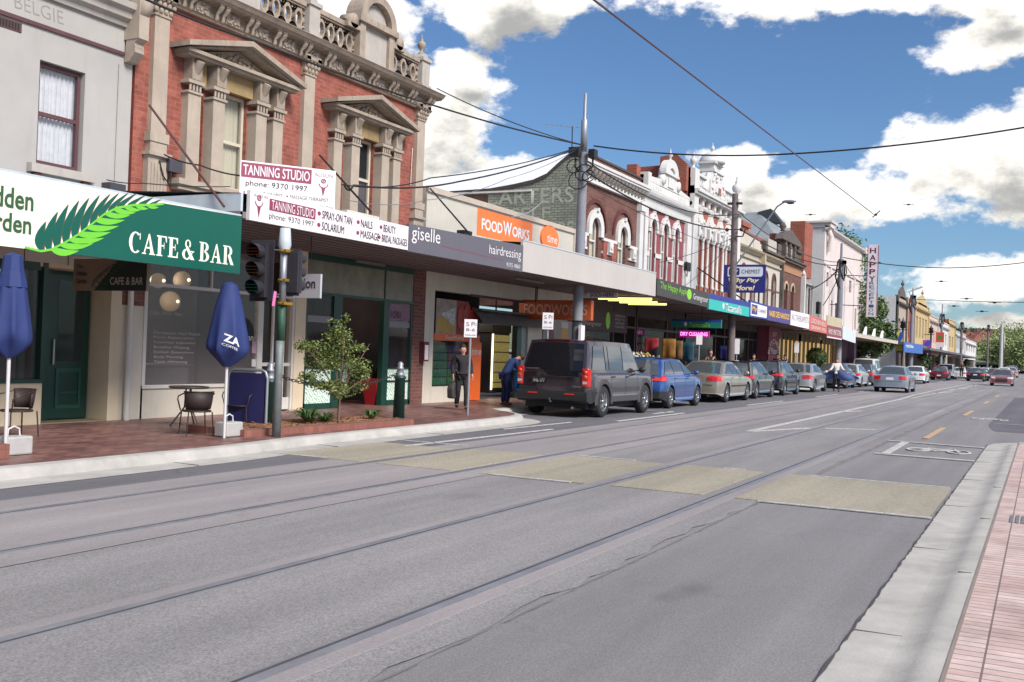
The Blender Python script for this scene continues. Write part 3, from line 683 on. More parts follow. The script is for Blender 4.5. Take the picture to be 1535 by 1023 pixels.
b = MB(); b.prism([(ox+.30*cos(a*pi/14), oz+.27*sin(a*pi/14)*(1.25 if a < 14 else 1)) for a in range(28)], YF+.015, YF+.025); ov = b.build('oval_logo', BLK2, sw)
text('In', (ox-.08, ox+.05, oz+.05, oz+.14), YF+.012, WHITE, ov); text('tion', (ox-.02, ox+.27, oz-.10, oz+.02), YF+.012, WHITE, ov)
for k_, (pa, pb, qa, qb, mm) in enumerate(((378, 393, 512, 530, mat('pink_photo', rgb(196, 160, 176, .8), .6, var=.5, scale=9)), (378, 393, 539, 550, WHITE))):
    xa, za = onY(pa, qb, YF); xb_, zb_ = onY(pb, qa, YF); MB().box(xa, xb_, YF+.012, YF+.02, za, zb_).build('window_poster', mm, sw)
# salon door and pier
b = MB(); b.box(xd0-.06, xd0, YF-.01, YF+.1, .14, 2.42); b.box(xd1-.05, xd1+.01, YF-.01, YF+.1, .14, 2.42)
for t in (0, .42, .84): b.box(xd0+.02+(xd1-xd0-.1)*t*.9, xd0+.07+(xd1-xd0-.1)*t*.9, YF+.02, YF+.06, .18, 2.4)
b.box(xd0, xd1, YF+.03, YF+.06, .18, .42); b.box(xd0, xd1, YF+.03, YF+.06, 1.05, 1.12)
dd = b.build('salon_door', FRW, gb); MB().box(xd0, xd1, YF+.07, YF+.08, .4, 2.4).build('pane', GL_D, dd)
MB().box(xd1+.01, xe, YF-.03, YF+.2, .14, 3.5).build('door_pier', BEIGE, gb)

# ---------------- 2 red brick Italianate building
rb = thing('red_brick_building', 'red brick Italianate building with stone cornice, balustrade and pedimented windows', 'building')
RX0, RX1 = 12.28, 21.30
ZC = 7.28                                             # underside of the entablature
W1 = (13.3, 15.9); W2 = (17.48, 20.08)
def wincent(W): return (W[0]+W[1])/2
holes = []
for W in (W1, W2):
    c = wincent(W); holes += [(c-.40, c+.40, 4.35, 6.12), (c-.96, c-.74, 4.35, 6.05), (c+.74, c+.96, 4.35, 6.05)]
b = MB(); hole_wall(b, RX0, RX1, 3.5, ZC, YF, holes, .2); b.build('wall', REDB, rb)
b = MB(); b.face([(RX1, YF, 3.5), (RX1, 30, 3.5), (RX1, 30, ZC+.5), (RX1, YF, ZC+.5)]); b.face([(RX0, 30, 3.5), (RX0, YF, 3.5), (RX0, YF, ZC+.5), (RX0, 30, ZC+.5)]); b.face([(RX0, YF, ZC+.4), (RX1, YF, ZC+.4), (RX1, 30, ZC+.4), (RX0, 30, ZC+.4)]); b.build('side_wall', REDB2, rb)
# pilasters
for xp in (12.74, 16.72, 20.98):
    b = MB(); w_ = .165
    b.box(xp-w_, xp+w_, YF-.10, YF, 5.02, 7.0); b.box(xp-w_-.05, xp+w_+.05, YF-.14, YF, 4.86, 5.02); b.box(xp-w_-.02, xp+w_+.02, YF-.12, YF, 4.68, 4.86); b.box(xp-w_-.09, xp+w_+.09, YF-.18, YF, 4.62, 4.68); b.box(xp-w_-.05, xp+w_+.05, YF-.12, YF, 3.5, 4.62)
    for k in range(5): b.box(xp-.15+.07*k, xp-.115+.07*k, YF-.135, YF-.12, 3.7, 4.5)
    ps = b.build('pilaster', STONEL, rb)
    b = MB(); b.box(xp-w_-.02, xp+w_+.02, YF-.12, YF, 7.0, 7.04)
    rnd = random.Random(int(xp*10))
    for r_ in range(3):
        for k in range(4):
            u = xp-.16+.107*k+(.05 if r_ % 2 else 0); z = 7.07+.1*r_
            b.ball((u, YF-.11-.02*r_, z+.03), .05, .045, .062, 7, 5)
    for sgn in (-1, 1): b.lathe((xp+sgn*.18, YF-.2, 7.33), [(0, 0), (.07, 0), (.07, .12), (0, .12)], 10, axis='y')
    b.box(xp-.18, xp+.18, YF-.11, YF, 7.04, 7.36); b.box(xp-.25, xp+.25, YF-.2, YF, 7.37, ZC+.02)
    b.build('pilaster_capital', STONE, ps)
# entablature: architrave, frieze with paired brackets and panels, cornice
b = MB(); cornice(b, RX0, RX1+.12, YF, ZC, [(.08, 0), (.10, .04), (.13, .05), (.05, .06), (.05, .30), (.10, .32)]); b.build('frieze', STONE, rb)
b = MB(); cornice(b, RX0-.05, RX1+.26, YF, ZC+.32, [(.28, 0), (.30, .03), (.34, .04), (.38, .09), (.41, .12), (.38, .14), (.05, .16)]); b.build('cornice', STONE, rb)
SCR = STONEL
def scroll(mb, x, y, z0, z1, w=.055):
    mb.tube([(x, y-.19, z1-.04), (x, y-.16, z1-.09), (x, y-.08, (z0+z1)/2-.02), (x, y-.07, z0+.03), (x, y-.04, z0)], [.05, .048, .032, .036, .03], 8)
    mb.box(x-w, x+w, y-.2, y, z1-.03, z1)
nb = 11; pitch_ = (RX1-RX0-.3)/nb
for i in range(nb+1):
    xc_ = RX0+.2+pitch_*i
    b = MB(); scroll(b, xc_-.08, YF-.06, ZC+.05, ZC+.32); scroll(b, xc_+.08, YF-.06, ZC+.05, ZC+.32); b.build('cornice_bracket', SCR, rb)
    if i < nb:
        b = MB(); xm = xc_+pitch_/2; w_ = pitch_/2-.22
        b.box(xm-w_, xm+w_, YF-.075, YF-.05, ZC+.08, ZC+.29)
        rnd = random.Random(i)
        for k in range(22):
            b.ball((xm+rnd.uniform(-w_, w_)*.8, YF-.085, ZC+.185+rnd.uniform(-.07, .07)), .03+rnd.random()*.015, .025, .024+rnd.random()*.012, 6, 4)
        b.build('frieze_panel', STONEL, rb)
# parapet: plinth, pierced balustrade, pedestals, arched centre, urns
ZP = ZC+.47
b = MB(); b.box(RX0, RX1+.08, YF-.10, YF+.12, ZP, ZP+.08); b.build('parapet_plinth', STONE, rb)
ped = [(12.5, .2), (16.72, .2), (21.0, .2)]; cenx0, cenx1 = 18.3, 19.5
segs = [(12.7, 13.9), (15.15, 16.52), (16.92, 18.22), (19.58, 20.8)]
for (a, c) in segs:
    b = MB(); b.box(a, c, YF-.10, YF+.10, ZP+.62, ZP+.72); b.box(a, c, YF-.07, YF+.07, ZP+.58, ZP+.62)
    n = max(3, int((c-a)/.32)); w_ = (c-a)/n
    for k in range(n):
        xm = a+w_*(k+.5); zc_ = ZP+.345
        arc_band(b, xm, zc_, .085, .125, YF-.05, YF+.05, 10, 0, 2*pi, 1.7)
        for sx_ in (-1, 1):
            arc_band(b, xm+sx_*w_/2, zc_+.235, .085, .12, YF-.045, YF+.045, 8, pi, 2*pi, 1.0) if 0 < k+(.5*sx_+.5) < n or True else None
            arc_band(b, xm+sx_*w_/2, zc_-.235, .085, .12, YF-.047, YF+.043, 8, 0, pi, 1.0)
            b.ball((xm+sx_*w_/2, YF, zc_), .06, .05, .07, 8, 6)
    b.box(a, c, YF-.10, YF+.10, ZP+.08, ZP+.11)
    b.build('balustrade', STONE, rb)
for (xp, w_) in ped:
    b = MB(); b.box(xp-w_, xp+w_, YF-.2, YF+.2, ZP, ZP+.12); b.box(xp-w_+.03, xp+w_-.03, YF-.16, YF+.16, ZP+.12, ZP+.68); b.box(xp-w_, xp+w_, YF-.2, YF+.2, ZP+.68, ZP+.76)
    b.prism([(xp-w_+.04, ZP+.76), (xp+w_-.04, ZP+.76), (xp+.08, ZP+.88), (xp-.08, ZP+.88)], YF-.12, YF+.12)
    pd = b.build('parapet_pedestal', GREYT if xp > 15 else STONE, rb)
    b = MB(); finial(b, xp, YF, ZP+.86, .55); b.build('urn', STONE, pd)
# left raised block and the arched centre
b = MB(); b.box(13.95, 15.1, YF-.14, YF+.2, ZP, ZP+1.15); b.build('parapet_block', GREYT, rb)
b = MB(); cx_ = (cenx0+cenx1)/2; hw = (cenx1-cenx0)/2
b.box(cenx0, cenx1, YF-.12, YF+.2, ZP+.0, ZP+.86)
arc_band(b, cx_, ZP+.98, 0, hw-.14, YF-.10, YF+.16, 14, ez=.9)
cen = b.build('arched_panel', GREYT, rb)
b = MB(); b.box(cenx0-.06, cenx0+.14, YF-.2, YF+.1, ZP, ZP+.84); b.box(cenx1-.14, cenx1+.06, YF-.2, YF+.1, ZP, ZP+.84)
b.box(cenx0-.14, cenx1+.14, YF-.26, YF+.16, ZP+.84, ZP+.97)
arc_band(b, cx_, ZP+.98, hw-.12, hw+.08, YF-.24, YF+.2, 16, ez=.9)
for sgn in (-1, 1):
    b.lathe((cx_+sgn*(hw+.28), YF-.2, ZP+.78), [(0, 0), (.16, 0), (.16, .3), (0, .3)], 14, axis='y')
    b.tube([(cx_+sgn*(hw+.08), YF-.05, ZP+.92), (cx_+sgn*(hw+.2), YF-.05, ZP+.88), (cx_+sgn*(hw+.42), YF-.05, ZP+.74)], .08, 8)
    b.box(cx_+sgn*(hw+.06), cx_+sgn*(hw+.5), YF-.2, YF+.1, ZP+.62, ZP+.72)
finial(b, cx_, YF, ZP+.98+.9*(hw+.05), .6); b.build('scroll_frame', STONE, cen)
# pedimented windows
for W in (W1, W2):
    c = wincent(W)
    b = MB(); pw_ = .145
    for dx in (-1.12, -.57, .57, 1.12):
        out = .16 if abs(dx) > 1 else .22
        b.box(c+dx-pw_, c+dx+pw_, YF-out, YF+.02, 4.32, 5.86)
        b.box(c+dx-pw_-.03, c+dx+pw_+.03, YF-out-.03, YF, 5.86, 5.90)
        for k in range(4): b.box(c+dx-.14+.08*k, c+dx-.10+.08*k, YF-out-.02, YF-out, 5.91, 6.02)
        b.box(c+dx-pw_-.05, c+dx+pw_+.05, YF-out-.05, YF, 6.03, 6.09)
        b.build('window_pilaster', STONEL, rb); b = MB()
    for dx in (-1.12, -.57, .57, 1.12):
        out = .16 if abs(dx) > 1 else .22
        b.tube([(c+dx, YF-out-.12, 6.43), (c+dx, YF-out-.06, 6.34), (c+dx, YF-out+.02, 6.2), (c+dx, YF-out+.03, 6.1)], [.08, .085, .07, .06], 8)
        b.box(c+dx-.12, c+dx+.12, YF-out-.05, YF, 6.1, 6.47); b.build('scroll_bracket', STONE, rb); b = MB()
    b = MB(); b.box(c-.42, c+.42, YF-.12, YF+.02, 6.12, 6.47); b.box(c-.96, c-.74, YF-.06, YF+.02, 6.05, 6.47); b.box(c+.74, c+.96, YF-.06, YF+.02, 6.05, 6.47); b.build('lintel_panel', OCHRE, rb)
    b = MB(); b.box(c-1.46, c+1.46, YF-.32, YF, 6.47, 6.52); b.box(c-1.50, c+1.50, YF-.38, YF, 6.52, 6.58)
    tri = [(c-1.54, 6.58), (c+1.54, 6.58), (c+1.54, 6.64), (c, 7.04), (c-1.54, 6.64)]
    b.prism([(c-1.2, 6.585), (c+1.2, 6.585), (c, 6.92)], YF-.1, YF)
    for sgn in (-1, 1):
        b.prism([(c+sgn*1.58, 6.58), (c+sgn*1.58, 6.67), (c, 7.08), (c, 6.98)], YF-.46, YF)
        b.prism([(c+sgn*1.50, 6.55), (c+sgn*1.44, 6.60), (c, 6.98), (c, 6.93)], YF-.34, YF)
    rnd = random.Random(3)
    for k in range(40):
        u = rnd.uniform(-.55, .55); h_ = (1-abs(u)/.9)*.22; b.ball((c+u, YF-.12, 6.62+rnd.uniform(0, h_)), .04, .04, .04, 6, 4)
    b.build('pediment', STONE, rb)
    b = MB(); b.box(c-1.5, c+1.5, YF-.26, YF+.04, 4.22, 4.32); b.box(c-1.46, c+1.46, YF-.2, YF, 4.14, 4.22); sl = b.build('window_sill', STONEL, rb)
    b = MB()
    for dx in (-1.12, -.57, .57, 1.12):
        b.tube([(c+dx, YF-.16, 4.10), (c+dx, YF-.12, 3.98), (c+dx, YF-.05, 3.85)], [.08, .07, .04], 8); b.ball((c+dx, YF-.16, 4.04), .1, .07, .07, 8, 6); b.build('bracket', STONE, sl); b = MB()
    first = W is W1
    sash(rb, c-.40, c+.40, 4.35, 6.12, YF+.08, FRC, BLIND if first else None)
    sash(rb, c-.96, c-.74, 4.35, 6.05, YF+.06, FRC, BLIND, fw=.03); sash(rb, c+.74, c+.96, 4.35, 6.05, YF+.06, FRC, BLIND, fw=.03)
    if not first: MB().box(c-.33, c+.33, YF+.145, YF+.15, 4.4, 5.3).build('grey_screen', mat('dull_mauve', rgb(128, 118, 124, .6), .8), rb)
awning(rb, 12.02, 21.5, 3.4, 3.83, GUT, 3.42, fasc=False)
MB().box(12.03, 12.08, YA+.06, YF, 3.42, 3.80).build('awning_end_flashing', ZINC, rb)
MB().tube([(20.72, YF-.03, 6.3), (20.70, YF-.03, 5.4)], .012, 5).build('wall_conduit', FRW, rb)
# shopfront under it
fx = [onY(p, 500, YF)[0] for p in (445, 457, 500, 511, 575, 582, 617, 635)]
MB().box(fx[0]+.02, fx[1], YF, YF+.25, .14, 3.5).build('brick_pier', PILB, rb)
MB().box(fx[6], fx[7], YF-.02, YF+.25, .14, 3.5).build('brick_pier', PILB, rb)
ztr0, ztr1 = 2.62, 3.28
b = MB(); b.box(fx[1], fx[6], YF, YF+.06, ztr0, ztr1)
tr = b.build('transom_panels', mat('marbled_green_glass', rgb(150, 148, 130, .62), .4, var=.35, scale=2.2), rb)
b = MB(); b.box(fx[1], fx[6], YF-.02, YF+.1, ztr1, 3.5); b.box(fx[1], fx[6], YF-.02, YF+.08, ztr0-.06, ztr0); xx = onY(577, 430, YF)[0]; b.box(xx-.02, xx+.02, YF-.02, YF, ztr0, ztr1); b.box(fx[1], fx[1]+.06, YF-.01, YF+.1, .14, ztr0); b.box(fx[2]-.02, fx[3]+.02, YF-.01, YF+.12, .14, ztr0); b.box(fx[4]-.02, fx[5]+.02, YF-.01, YF+.12, .14, ztr0); b.box(fx[6]-.06, fx[6], YF-.01, YF+.1, .14, ztr0)
for (a, c) in ((fx[1], fx[2]), (fx[5], fx[6])): b.box(a, c, YF-.01, YF+.1, .14, .27); b.box(a, c, YF-.01, YF+.08, .69, .73); b.box(a, c, YF-.01, YF+.08, 1.0, 1.03)
sg = b.build('shopfront', DKGREEN, rb)
FERNP = mat('fern_print', rgb(206, 224, 212, .74), .6, var=.0)
_n = FERNP.node_tree; _b = _n.nodes['Principled BSDF']; _w = _n.nodes.new('ShaderNodeTexWave'); _w.wave_type = 'BANDS'; _w.inputs['Scale'].default_value = 7; _w.bands_direction = 'DIAGONAL'; _w.inputs['Distortion'].default_value = 7; _w.inputs['Detail'].default_value = 3; _w.inputs['Detail Scale'].default_value = 1.5
_g = _n.nodes.new('ShaderNodeNewGeometry'); _n.links.new(_g.outputs['Position'], _w.inputs['Vector']); _r2 = _n.nodes.new('ShaderNodeValToRGB'); _n.links.new(_w.outputs['Fac'], _r2.inputs[0]); _r2.color_ramp.elements[0].color = rgb(150, 196, 150, .95); _r2.color_ramp.elements[1].position = .55; _r2.color_ramp.elements[1].color = rgb(232, 242, 240, .98); _n.links.new(_r2.outputs[0], _b.inputs['Base Color'])
for (a, c) in ((fx[1]+.06, fx[2]-.02), (fx[5]+.02, fx[6]-.06)):
    MB().box(a, c, YF+.02, YF+.03, .27, .69).build('fern_panel', FERNP, sg); MB().box(a, c, YF+.02, YF+.03, .73, 1.0).build('fern_panel', FERNP, sg)
    MB().box(a, c, YF+.03, YF+.036, 1.03, ztr0-.06).build('pane', GL_D, sg)
    MB().box(a, c, YF+.02, YF+.026, 1.98, 2.12).build('pale_band', mat('frosted_band', rgb(150, 148, 156, .7), .5), sg)
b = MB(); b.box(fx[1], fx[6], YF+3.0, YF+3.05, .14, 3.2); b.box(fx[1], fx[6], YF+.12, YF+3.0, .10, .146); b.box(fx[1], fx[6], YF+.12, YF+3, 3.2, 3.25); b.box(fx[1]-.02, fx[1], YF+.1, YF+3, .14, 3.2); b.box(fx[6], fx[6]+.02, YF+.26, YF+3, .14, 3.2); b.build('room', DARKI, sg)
MB().box(fx[3]+.3, fx[4]-.1, YF+.9, YF+.94, .4, 1.1).build('counter_front', FERNP, sg)
MB().box(fx[3]+.5, fx[3]+1.0, YF+2.4, YF+2.95, .15, 2.2).build('shelf', mat('maroon_shelf', rgb(84, 44, 48, .6), .8), sg)
MB().box(fx[5]+.03, fx[6]-.08, YF+.015, YF+.02, 2.15, ztr0-.1).build('pink_panel', mat('mauve_panel', rgb(158, 116, 142, .6), .5, var=.2), sg)
text('1OB1', (fx[5]+.1, fx[5]+.5, 2.2, 2.36), YF+.012, BLK2, sg)
for k in range(7): MB().lathe((fx[3]-.02, YF-.014, 1.55+.12*k), [(0, 0), (.02, 0), (.02, .008), (0, .008)], 6, axis='y').build('small_sticker', WHITE, sg) if k % 2 else None

# ---------------- 3 low cream supermarket with flat parapet
fw_ = thing('cream_supermarket', 'low cream supermarket with flat parapet and orange signs under a long white awning', 'building')
FX0, FX1 = 21.5, 30.55; ZT = 5.50
b = MB(); hole_wall(b, FX0, FX1, 3.5, ZT, YF, [], .2); b.face([(FX0, YF, ZT), (FX1, YF, ZT), (FX1, YF+.3, ZT), (FX0, YF+.3, ZT)]); b.face([(FX0, YF+.3, 3.5), (FX0, YF, 3.5), (FX0, YF, ZT), (FX0, YF+.3, ZT)]); b.face([(FX1, YF+.3, 3.6), (FX0, YF+.3, 3.6), (FX0, YF+.3, ZT), (FX1, YF+.3, ZT)]); b.face([(FX0, YF+.3, 4.6), (FX1, YF+.3, 4.6), (FX1, 26, 4.2), (FX0, 26, 4.2)]); b.build('wall', CREAM, fw_)
b = MB(); b.box(FX0, FX1, YF-.06, YF+.02, ZT-.12, ZT+.02); b.box(FX1-.14, FX1, YF-.05, YF, 3.9, ZT-.12); b.build('parapet_band', mat('beige_band', rgb(206, 192, 178, .74), .8, streak=.2), fw_)
aw = awning(fw_, 21.5, 30.85, 3.40, 4.12, GUT, 3.42)
q = [onY(p, 500, YF)[0] for p in (636, 650, 703, 718, 722, 792, 812, 868, 872)]
b = MB(); b.box(q[0], q[1], YF, YF+.25, .14, 3.5); b.box(q[1], q[2], YF+.005, YF+.25, .14, .55); b.box(q[1], q[8]+.4, YF+.005, YF+.25, 2.98, 3.5); b.box(q[5], q[8]+.3, YF+.007, YF+.25, .14, 2.98); sfw = b.build('shop_wall', BEIGE2, fw_)
zz = lambda px, py: onY(px, py, YF)[1]
FOODP = mat('fruit_poster', rgb(150, 60, 50, .8), .5, var=.4, scale=3)
z1_ = 2.78; z0_ = 1.90
b = MB(); b.box(q[1]+.05, q[2]-.1, YF-.02, YF, z0_, z1_); po = b.build('food_poster', mat('poster_base', rgb(160, 62, 48, .7), .5, var=.35, scale=4), fw_)
xm = q[1]+.05
b = MB(); b.box(xm, xm+1.0, YF-.024, YF-.02, z0_, z1_); b.build('poster_half', mat('poster_cream', rgb(176, 160, 150, .7), .5, var=.4, scale=5), po)
b = MB(); b.prism([(xm+.05, z0_+.08), (xm+.55, z0_+.02), (xm+.95, z0_+.1), (xm+.95, z0_+.55), (xm+.3, z0_+.45), (xm+.05, z0_+.35)], YF-.028, YF-.024); b.build('cheese_wedge', mat('cheese_yellow', rgb(196, 158, 76, .75), .5, var=.2, scale=6), po)
b = MB(); b.prism([(xm+.2, z0_+.5), (xm+.9, z0_+.2), (xm+.95, z0_+.7)], YF-.032, YF-.028); b.build('blue_cheese', mat('cheese_pale', rgb(206, 206, 206, .75), .5, var=.5, scale=12), po)
b = MB()
for k in range(3): b.ball((xm+1.25+.33*k, YF-.03, z0_+.42+.08*(k % 2)), .2, .012, .34, 12, 8)
b.build('red_fruit', mat('fruit_red', rgb(178, 60, 52, .8), .4, var=.25, scale=5), po)
ORG = mat('orange_sign_paint', rgb(236, 108, 44, .82), .45, var=.05)
ORGD = ORG
b = MB(); b.box(q[1]+.0, q[3], YF-.03, YF, 1.72, 1.90); og = b.build('orange_strip', ORG, fw_); text('FoodWorks', (q[1]+.55, q[1]+1.45, 1.76, 1.86), YF-.03, WHITE, og)
b = MB(); b.box(q[2]+.05, q[4]-.05, YF-.04, YF+.1, .16, 1.72); op = b.build('orange_panel', ORG, fw_); text('time', (q[2]+.1, q[2]+.62, 1.38, 1.56), YF-.04, WHITE, op)
b = MB(); b.box(q[1], q[2]+.05, YF+.05, YF+.06, .55, 1.72); b.build('window_glass', GL_D, fw_)
b = MB(); b.box(q[1], q[2], YF+1.2, YF+1.25, .3, 1.9); b.build('window_back', WARMI, fw_)
CANG = mat('green_cans', rgb(58, 150, 104, .8), .4, var=.4, scale=14); cc_ = [CANG, mat('purple_packs', rgb(110, 90, 150, .8), .5, var=.4, scale=12), mat('mixed_packs', rgb(150, 120, 130, .7), .5, var=.5, scale=10)]
for r_ in range(5):
    for ci in range(2):
        x_a = q[1]+.05+ci*1.0; n_ = 9
        if ci == 0 and r_ > 4: continue
        b = MB()
        for k in range(n_): b.lathe((x_a+.055+.105*k, YF+.2, .58+.21*r_), [(.045, 0), (.048, .02), (.048, .17), (.035, .195), (0, .195)], 8)
        b.build('row_of_cans', cc_[0] if (ci == 0 or r_ < 2) else cc_[1+r_ % 2], fw_)
# open doorway, roller shutter, fridge
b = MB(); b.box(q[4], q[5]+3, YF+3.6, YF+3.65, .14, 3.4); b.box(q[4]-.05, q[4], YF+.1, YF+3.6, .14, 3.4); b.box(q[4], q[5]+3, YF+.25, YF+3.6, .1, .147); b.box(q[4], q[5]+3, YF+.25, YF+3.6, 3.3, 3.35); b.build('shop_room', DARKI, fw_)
xs0, xs1 = q[2]+.1, q[6]
b = MB(); n = 11
for k in range(n):
    a0 = k/n; z_a = 2.58-.36*a0; y_a = YF-.04-.30*sin(a0*1.5)
    b.tube([(xs0, y_a, z_a), (xs1, y_a, z_a)], .022, 6)
b.box(xs0, xs1, YF-.32, YF, 2.56, 2.62); b.box(xs0, xs1, YF-.01, YF+.1, 2.24, 2.6)
b.build('roller_shutter', mat('shutter_steel', rgb(120, 112, 114, .7), .5, .3, var=.15), fw_)
for t in (.22, .48, .74): MB().box(q[3]+t*4, q[3]+t*4+.08, YF-.01, YF, 2.62, 2.98).build('header_strut', MAROON, fw_)
MB().box(q[2], q[8], YF-.015, YF, 2.93, 3.0).build('header_rail', MAROON, fw_)
fr_ = onX(752, 550, 0) if False else None
fa, fb_ = onY(735, 555, YF+.9)[0], onY(762, 555, YF+.9)[0]
b = MB(); b.box(fa, fb_, YF+.9, YF+1.5, .25, 2.05); b.box(fa-.02, fb_+.02, YF+.86, YF+1.5, 2.05, 2.3); frg = b.build('drinks_fridge', mat('fridge_dark', rgb(64, 60, 58, .7), .5), fw_)
MB().box(fa+.06, fb_-.03, YF+.885, YF+.893, .4, 1.98).build('fridge_glow', mat('fridge_stock', rgb(186, 168, 108, .7), .5, var=.5, scale=11, emit=(rgb(220, 200, 120, 1), .10)), frg)
MB().box(fa+.02, fa+.06, YF+.86, YF+.885, .35, 2.0).build('tube_light', mat('fridge_tube', (1, .93, .6, 1), .5, var=0, emit=((1, .9, .55, 1), 2.2)), frg)
b = MB()
for k in range(5): b.box(fa+.06, fb_-.03, YF+.86, YF+.884, .55+.3*k, .58+.3*k)
b.build('fridge_shelf', mat('shelf_metal', rgb(120, 112, 96, .7), .4), frg)
MB().box(onY(778, 550, YF+.1)[0], onY(790, 550, YF+.1)[0], YF+.05, YF+.1, .3, 2.24).build('glass_door', mat('pale_door_glass', rgb(150, 160, 164, .6), .3, var=.2), fw_)
MB().box(onY(770, 550, YF+.1)[0], onY(776, 550, YF+.1)[0], YF+.02, YF+.1, .16, 2.24).build('door_post', DKGREEN, fw_)
x_a, x_b = onY(813, 500, YF)[0], onY(866, 500, YF)[0]
b = MB(); b.box(x_a, x_b, YF-.03, YF, 1.6, 2.62); bp_ = b.build('beer_poster', mat('poster_grey', rgb(168, 160, 156, .7), .5, var=.15), fw_)
b = MB(); xx = x_a+1.35; b.prism([(xx, 1.62), (xx+.42, 1.62), (xx+.46, 2.3), (xx-.04, 2.3)], YF-.036, YF-.03); b.build('beer_glass', mat('beer_amber', rgb(206, 152, 50, .75), .4, var=.1), bp_)
b = MB(); b.prism([(xx-.04, 2.3), (xx+.46, 2.3), (xx+.46, 2.5), (xx-.04, 2.5)], YF-.036, YF-.03); b.build('beer_froth', mat('froth', rgb(214, 208, 204, .75), .5), bp_)
b = MB(); b.ball((x_a+.5, YF-.035, 2.0), .26, .008, .42, 12, 8); b.build('red_bottle', mat('dark_red', rgb(110, 36, 40, .8), .4), bp_)
# air vents and small wall boxes on the parapet wall

def lamp(name, parent, loc, w, c=(1, .86, .68), r=.12):
    l_ = bpy.data.lights.new(name, 'POINT'); l_.energy = w; l_.color = c; l_.shadow_soft_size = r
    o = bpy.data.objects.new(name, l_); COL.objects.link(o); o.location = loc; o.parent = parent
lamp('globe_lamp_light', gb, (13.9, YF+1.2, 2.6), 22); lamp('unseen_shop_light', fw_, (26.5, YF+1.6, 2.9), 40, (1, .9, .78), .3); lamp('unseen_shop_light', rb, (19.3, YF+1.7, 2.9), 14, (1, .9, .8), .3)  # red building's light is an unseen lamp, added to brighten its shop room
# ================================================================ the rest of the terrace
# ---------------- 4 brown brick with painted side wall
bb = thing('brown_brick_building', 'brown brick building with two arched windows and faded green painted lettering on its side wall', 'building')
BX0, BX1 = 30.6, 36.45; ZTOP = 8.12
holes = [(31.72, 32.50, 4.6, 6.12, .39), (34.32, 35.04, 4.6, 6.12, .36)]
b = MB(); hole_wall(b, BX0, BX1, 3.5, ZTOP, YF, holes, .2); b.face([(BX0, YF, ZTOP), (BX1, YF, ZTOP), (BX1, YF+.3, ZTOP), (BX0, YF+.3, ZTOP)]); b.face([(BX0, YF+.3, 3.6), (BX0, YF+.3, ZTOP), (BX1, YF+.3, ZTOP), (BX1, YF+.3, 3.6)][::1]); b.build('wall', BRB, bb)
prof = [(YF, ZTOP+.02), (13.75, 8.06), (14.02, 7.93), (14.34, 7.69), (14.72, 7.38), (15.2, 7.2), (15.9, 7.08), (16.83, 6.97), (19.0, 6.92), (26, 6.9)]
b = MB(); b.prism([(YF, 3.6)]+prof+[(26, 3.6)], BX0-.005, BX0+.3, 'yz'); b.build('side_wall', GRB, bb)
b = MB()
for (p, q) in zip(prof, prof[1:]): b.prism([(p[0], p[1]-.09), (q[0], q[1]-.09), (q[0], q[1]+.03), (p[0], p[1]+.03)], BX0-.04, BX0+.33, 'yz')
b.build('wall_coping', mat('dark_coping', rgb(92, 82, 78, .6), .9, var=.3), bb)
b = MB(); b.box(BX0-.05, BX0-.008, 15.25, 26, 6.84, 6.9); b.build('white_flashing', FRW, bb)
b = MB(); b.box(BX0-.02, BX0-.006, 16.9, 26, 4, 6.8); b.build('side_patch', mat('dark_old_brick', rgb(104, 76, 70, .6), .9, var=.35, scale=3), bb)
y1_, z1_ = onX(650, 268, 35); y2_, z2_ = onX(855, 230, 35)
MB().prism([(31, 0), (35, 0), (35, .01), (31, .01)], 0, .01).build('roof_sheet_edge', ROOFM, bb) if False else None
b = MB(); b.face([(30.95, 26, 6.8), (30.95, YF+.3, 6.8), (35, y2_, z2_), (35, y1_, z1_)]); b.build('roof', mat('white_sky_sheet', rgb(240, 242, 246, .8), .5, var=.04), bb)  # added white sheet standing in for bright sky above the side wall
GH = mat('faded_sign_paint', rgb(176, 180, 164, .78), .9, var=.18, scale=5)
text('CARTERS', (-17.05, -13.72, 6.42, 6.94), BX0-.008, GH, bb, 'x', bold=.015)
text('SELF', (-16.0, -14.55, 5.92, 6.30), BX0-.008, GH, bb, 'x', bold=.015)
text('STORE', (-15.2, -13.70, 5.42, 5.80), BX0-.008, GH, bb, 'x', bold=.015)
WT = WRENDER
b = MB(); cornice(b, BX0, BX1+.15, YF, 7.26, [(.1, 0), (.1, .06), (.06, .07), (.06, .42)]); b.box(BX0, BX1+.15, YF-.30, YF+.01, 7.68, 7.76); b.box(BX0, BX1+.15, YF-.34, YF+.01, 7.76, 7.86); b.box(BX0+.02, BX1+.1, YF-.13, YF+.01, 7.20, 7.27)
co = b.build('cornice', WT, bb)
b = MB(); n = 17
for k in range(n):
    xx = BX0+.2+(BX1-BX0-.3)*k/(n-1); b.tube([(xx, YF-.28, 7.62), (xx, YF-.22, 7.52), (xx, YF-.08, 7.38)], [.07, .08, .05], 7)
b.build('cornice_bracket_row', mat('grey_brackets', rgb(176, 168, 160, .66), .8), co)
b = MB(); b.box(BX0-.03, BX1+.1, YF-.05, YF+.33, ZTOP, ZTOP+.07); b.build('parapet_coping', mat('dark_coping', rgb(92, 82, 78, .6), .9), bb)
